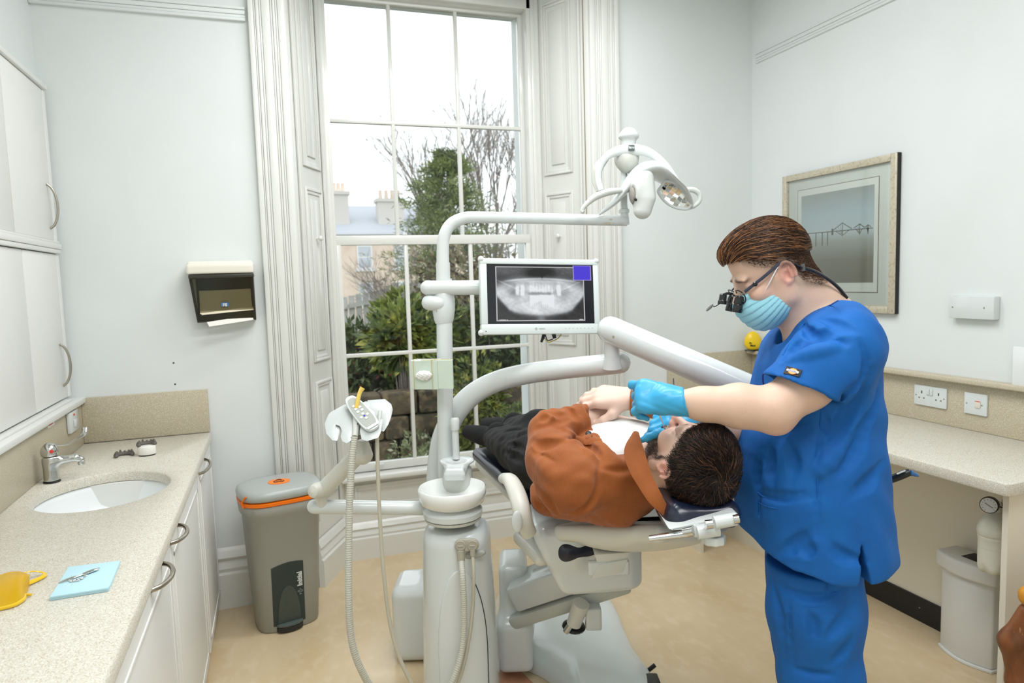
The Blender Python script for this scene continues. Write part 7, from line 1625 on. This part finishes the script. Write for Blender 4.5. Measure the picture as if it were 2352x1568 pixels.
# ---- loupes: a thing of their own
lt = thing('dental_loupes', 'black magnifying loupes with headlight worn by the dentist', 'loupes', Hd.p(.11, .0)); lbk = mat('loupe_black', (20, 22, 24), .25, coat=.3)
gm_ = mat('loupe_gunmetal', (72, 76, 92), .35, metal=.6)
tp0, tp1 = Hd.p(.100, .004, .056), Hd.p(-.006, .032, .0835)
MB().tube([tp0, tp0.lerp(tp1, .5)+Hd.L*.004, tp1, Hd.p(-.028, .026, .083)], [.0028, .0026, .0024, .003], 10, 5, flat=(1.5, .7), up=Hd.U).build('temple', gm_, lt)
tq0, tq1 = Hd.p(.100, .004, -.056), Hd.p(-.006, .032, -.083); MB().tube([tq0, tq1], .0025, 8).build('temple', gm_, lt)
MB().lathe([(.006, 0), (.0065, .002), (.003, .004), (0, .003)], tp0.lerp(tp1, .28)+Hd.L*.003, 14, basis(Hd.L)).build('hinge', lbk, lt)
for l in (-1, 1):
    c = Hd.p(.112, -.006, .032*l); b = MB(); pts_ = [c+(Hd.L*(.027*math.cos(a))+Hd.U*(.019*math.sin(a))-Hd.F*(.006*abs(math.cos(a)))) for a in [2*math.pi*i/24 for i in range(25)]]
    b.tube(pts_, .0016, 8).build('rim', lbk, lt)
    bd = (Hd.F*.62-Hd.U*.80).normalized(); b0 = Hd.p(.112, -.010, .030*l)
    MB().lathe([(.0095, -.006), (.0125, .002), (.0125, .014), (.0108, .016), (.0118, .018), (.0122, .034), (.0112, .0365), (.0095, .036), (.0, .034)], b0, 26, basis(bd)).build('telescope', lbk, lt)
MB().tube([Hd.p(.112, -.004, .006), Hd.p(.114, .0, 0), Hd.p(.112, -.004, -.006)], .0024, 8, 3).build('bridge', lbk, lt)
MB().tube([Hd.p(.114, .004, 0), Hd.p(.132, .014, 0), Hd.p(.142, .008, 0)], [.0035, .0032, .004], 10, 4).build('bracket', lbk, lt)
hb = Hd.p(.140, .012, 0); hdv = (Hd.F*.55-Hd.U*.83).normalized()
MB().lathe([(.006, -.006), (.0095, -.002), (.0100, .012), (.0115, .014), (.0115, .022), (.0, .022)], hb, 22, basis(hdv)).build('headlight', lbk, lt)
MB().tube([hb+hdv*.016, hb+hdv*.018+Hd.F*.02, hb+hdv*.016+Hd.F*.026], .0016, 8, 3).lathe([(.012, 0), (.0125, .0015), (0, .002)], hb+hdv*.015+Hd.F*.036, 20, basis(Hd.U*.9+Hd.F*.3)).build('filter_flap', lbk, lt)
MB().tube([Hd.p(-.022, .030, .0845), WP(1846, 616, 1.735), WP(1856, 605, 1.80)], [.0048, .005, .003], 12, 4, flat=(.7, 1.3)).build('strap', lbk, lt)
MB().tube([WP(1840, 614, 1.70), WP(1868, 622, 1.71), WP(1898, 638, 1.73), WP(1925, 660, 1.745), WP(1945, 684, 1.755)], .0046, 12, 6).build('cable', lbk, lt)
MB().tube([WP(1843, 606, 1.70), WP(1846, 622, 1.70)], .0045, 10).build('cable_clamp', mat('clamp_grey', (90, 92, 94), .4), lt)
# ---- instruments
pr = thing('dental_probe', 'thin steel dental probe held in the left glove over the mouth', 'dental probe', WP(1528, 985, 1.78))
MB().tube([WP(1500, 925, 1.66), WP(1512, 948, 1.695), WP(1521, 968, 1.72), WP(1529, 988, 1.745)], [.0026, .0024, .0017, .0007], 10, 4).build('shaft', chrome, pr)
pr = thing('dental_mirror', 'steel dental mirror standing up behind the gloved hand', 'dental mirror', WP(1545, 960, 1.76))
MB().tube([WP(1547, 868, 1.72), WP(1547, 885, 1.725), WP(1547, 905, 1.73), WP(1545, 948, 1.745), WP(1541, 962, 1.75)], [.0012, .0022, .0024, .002, .0012], 10, 4).build('handle', chrome, pr)
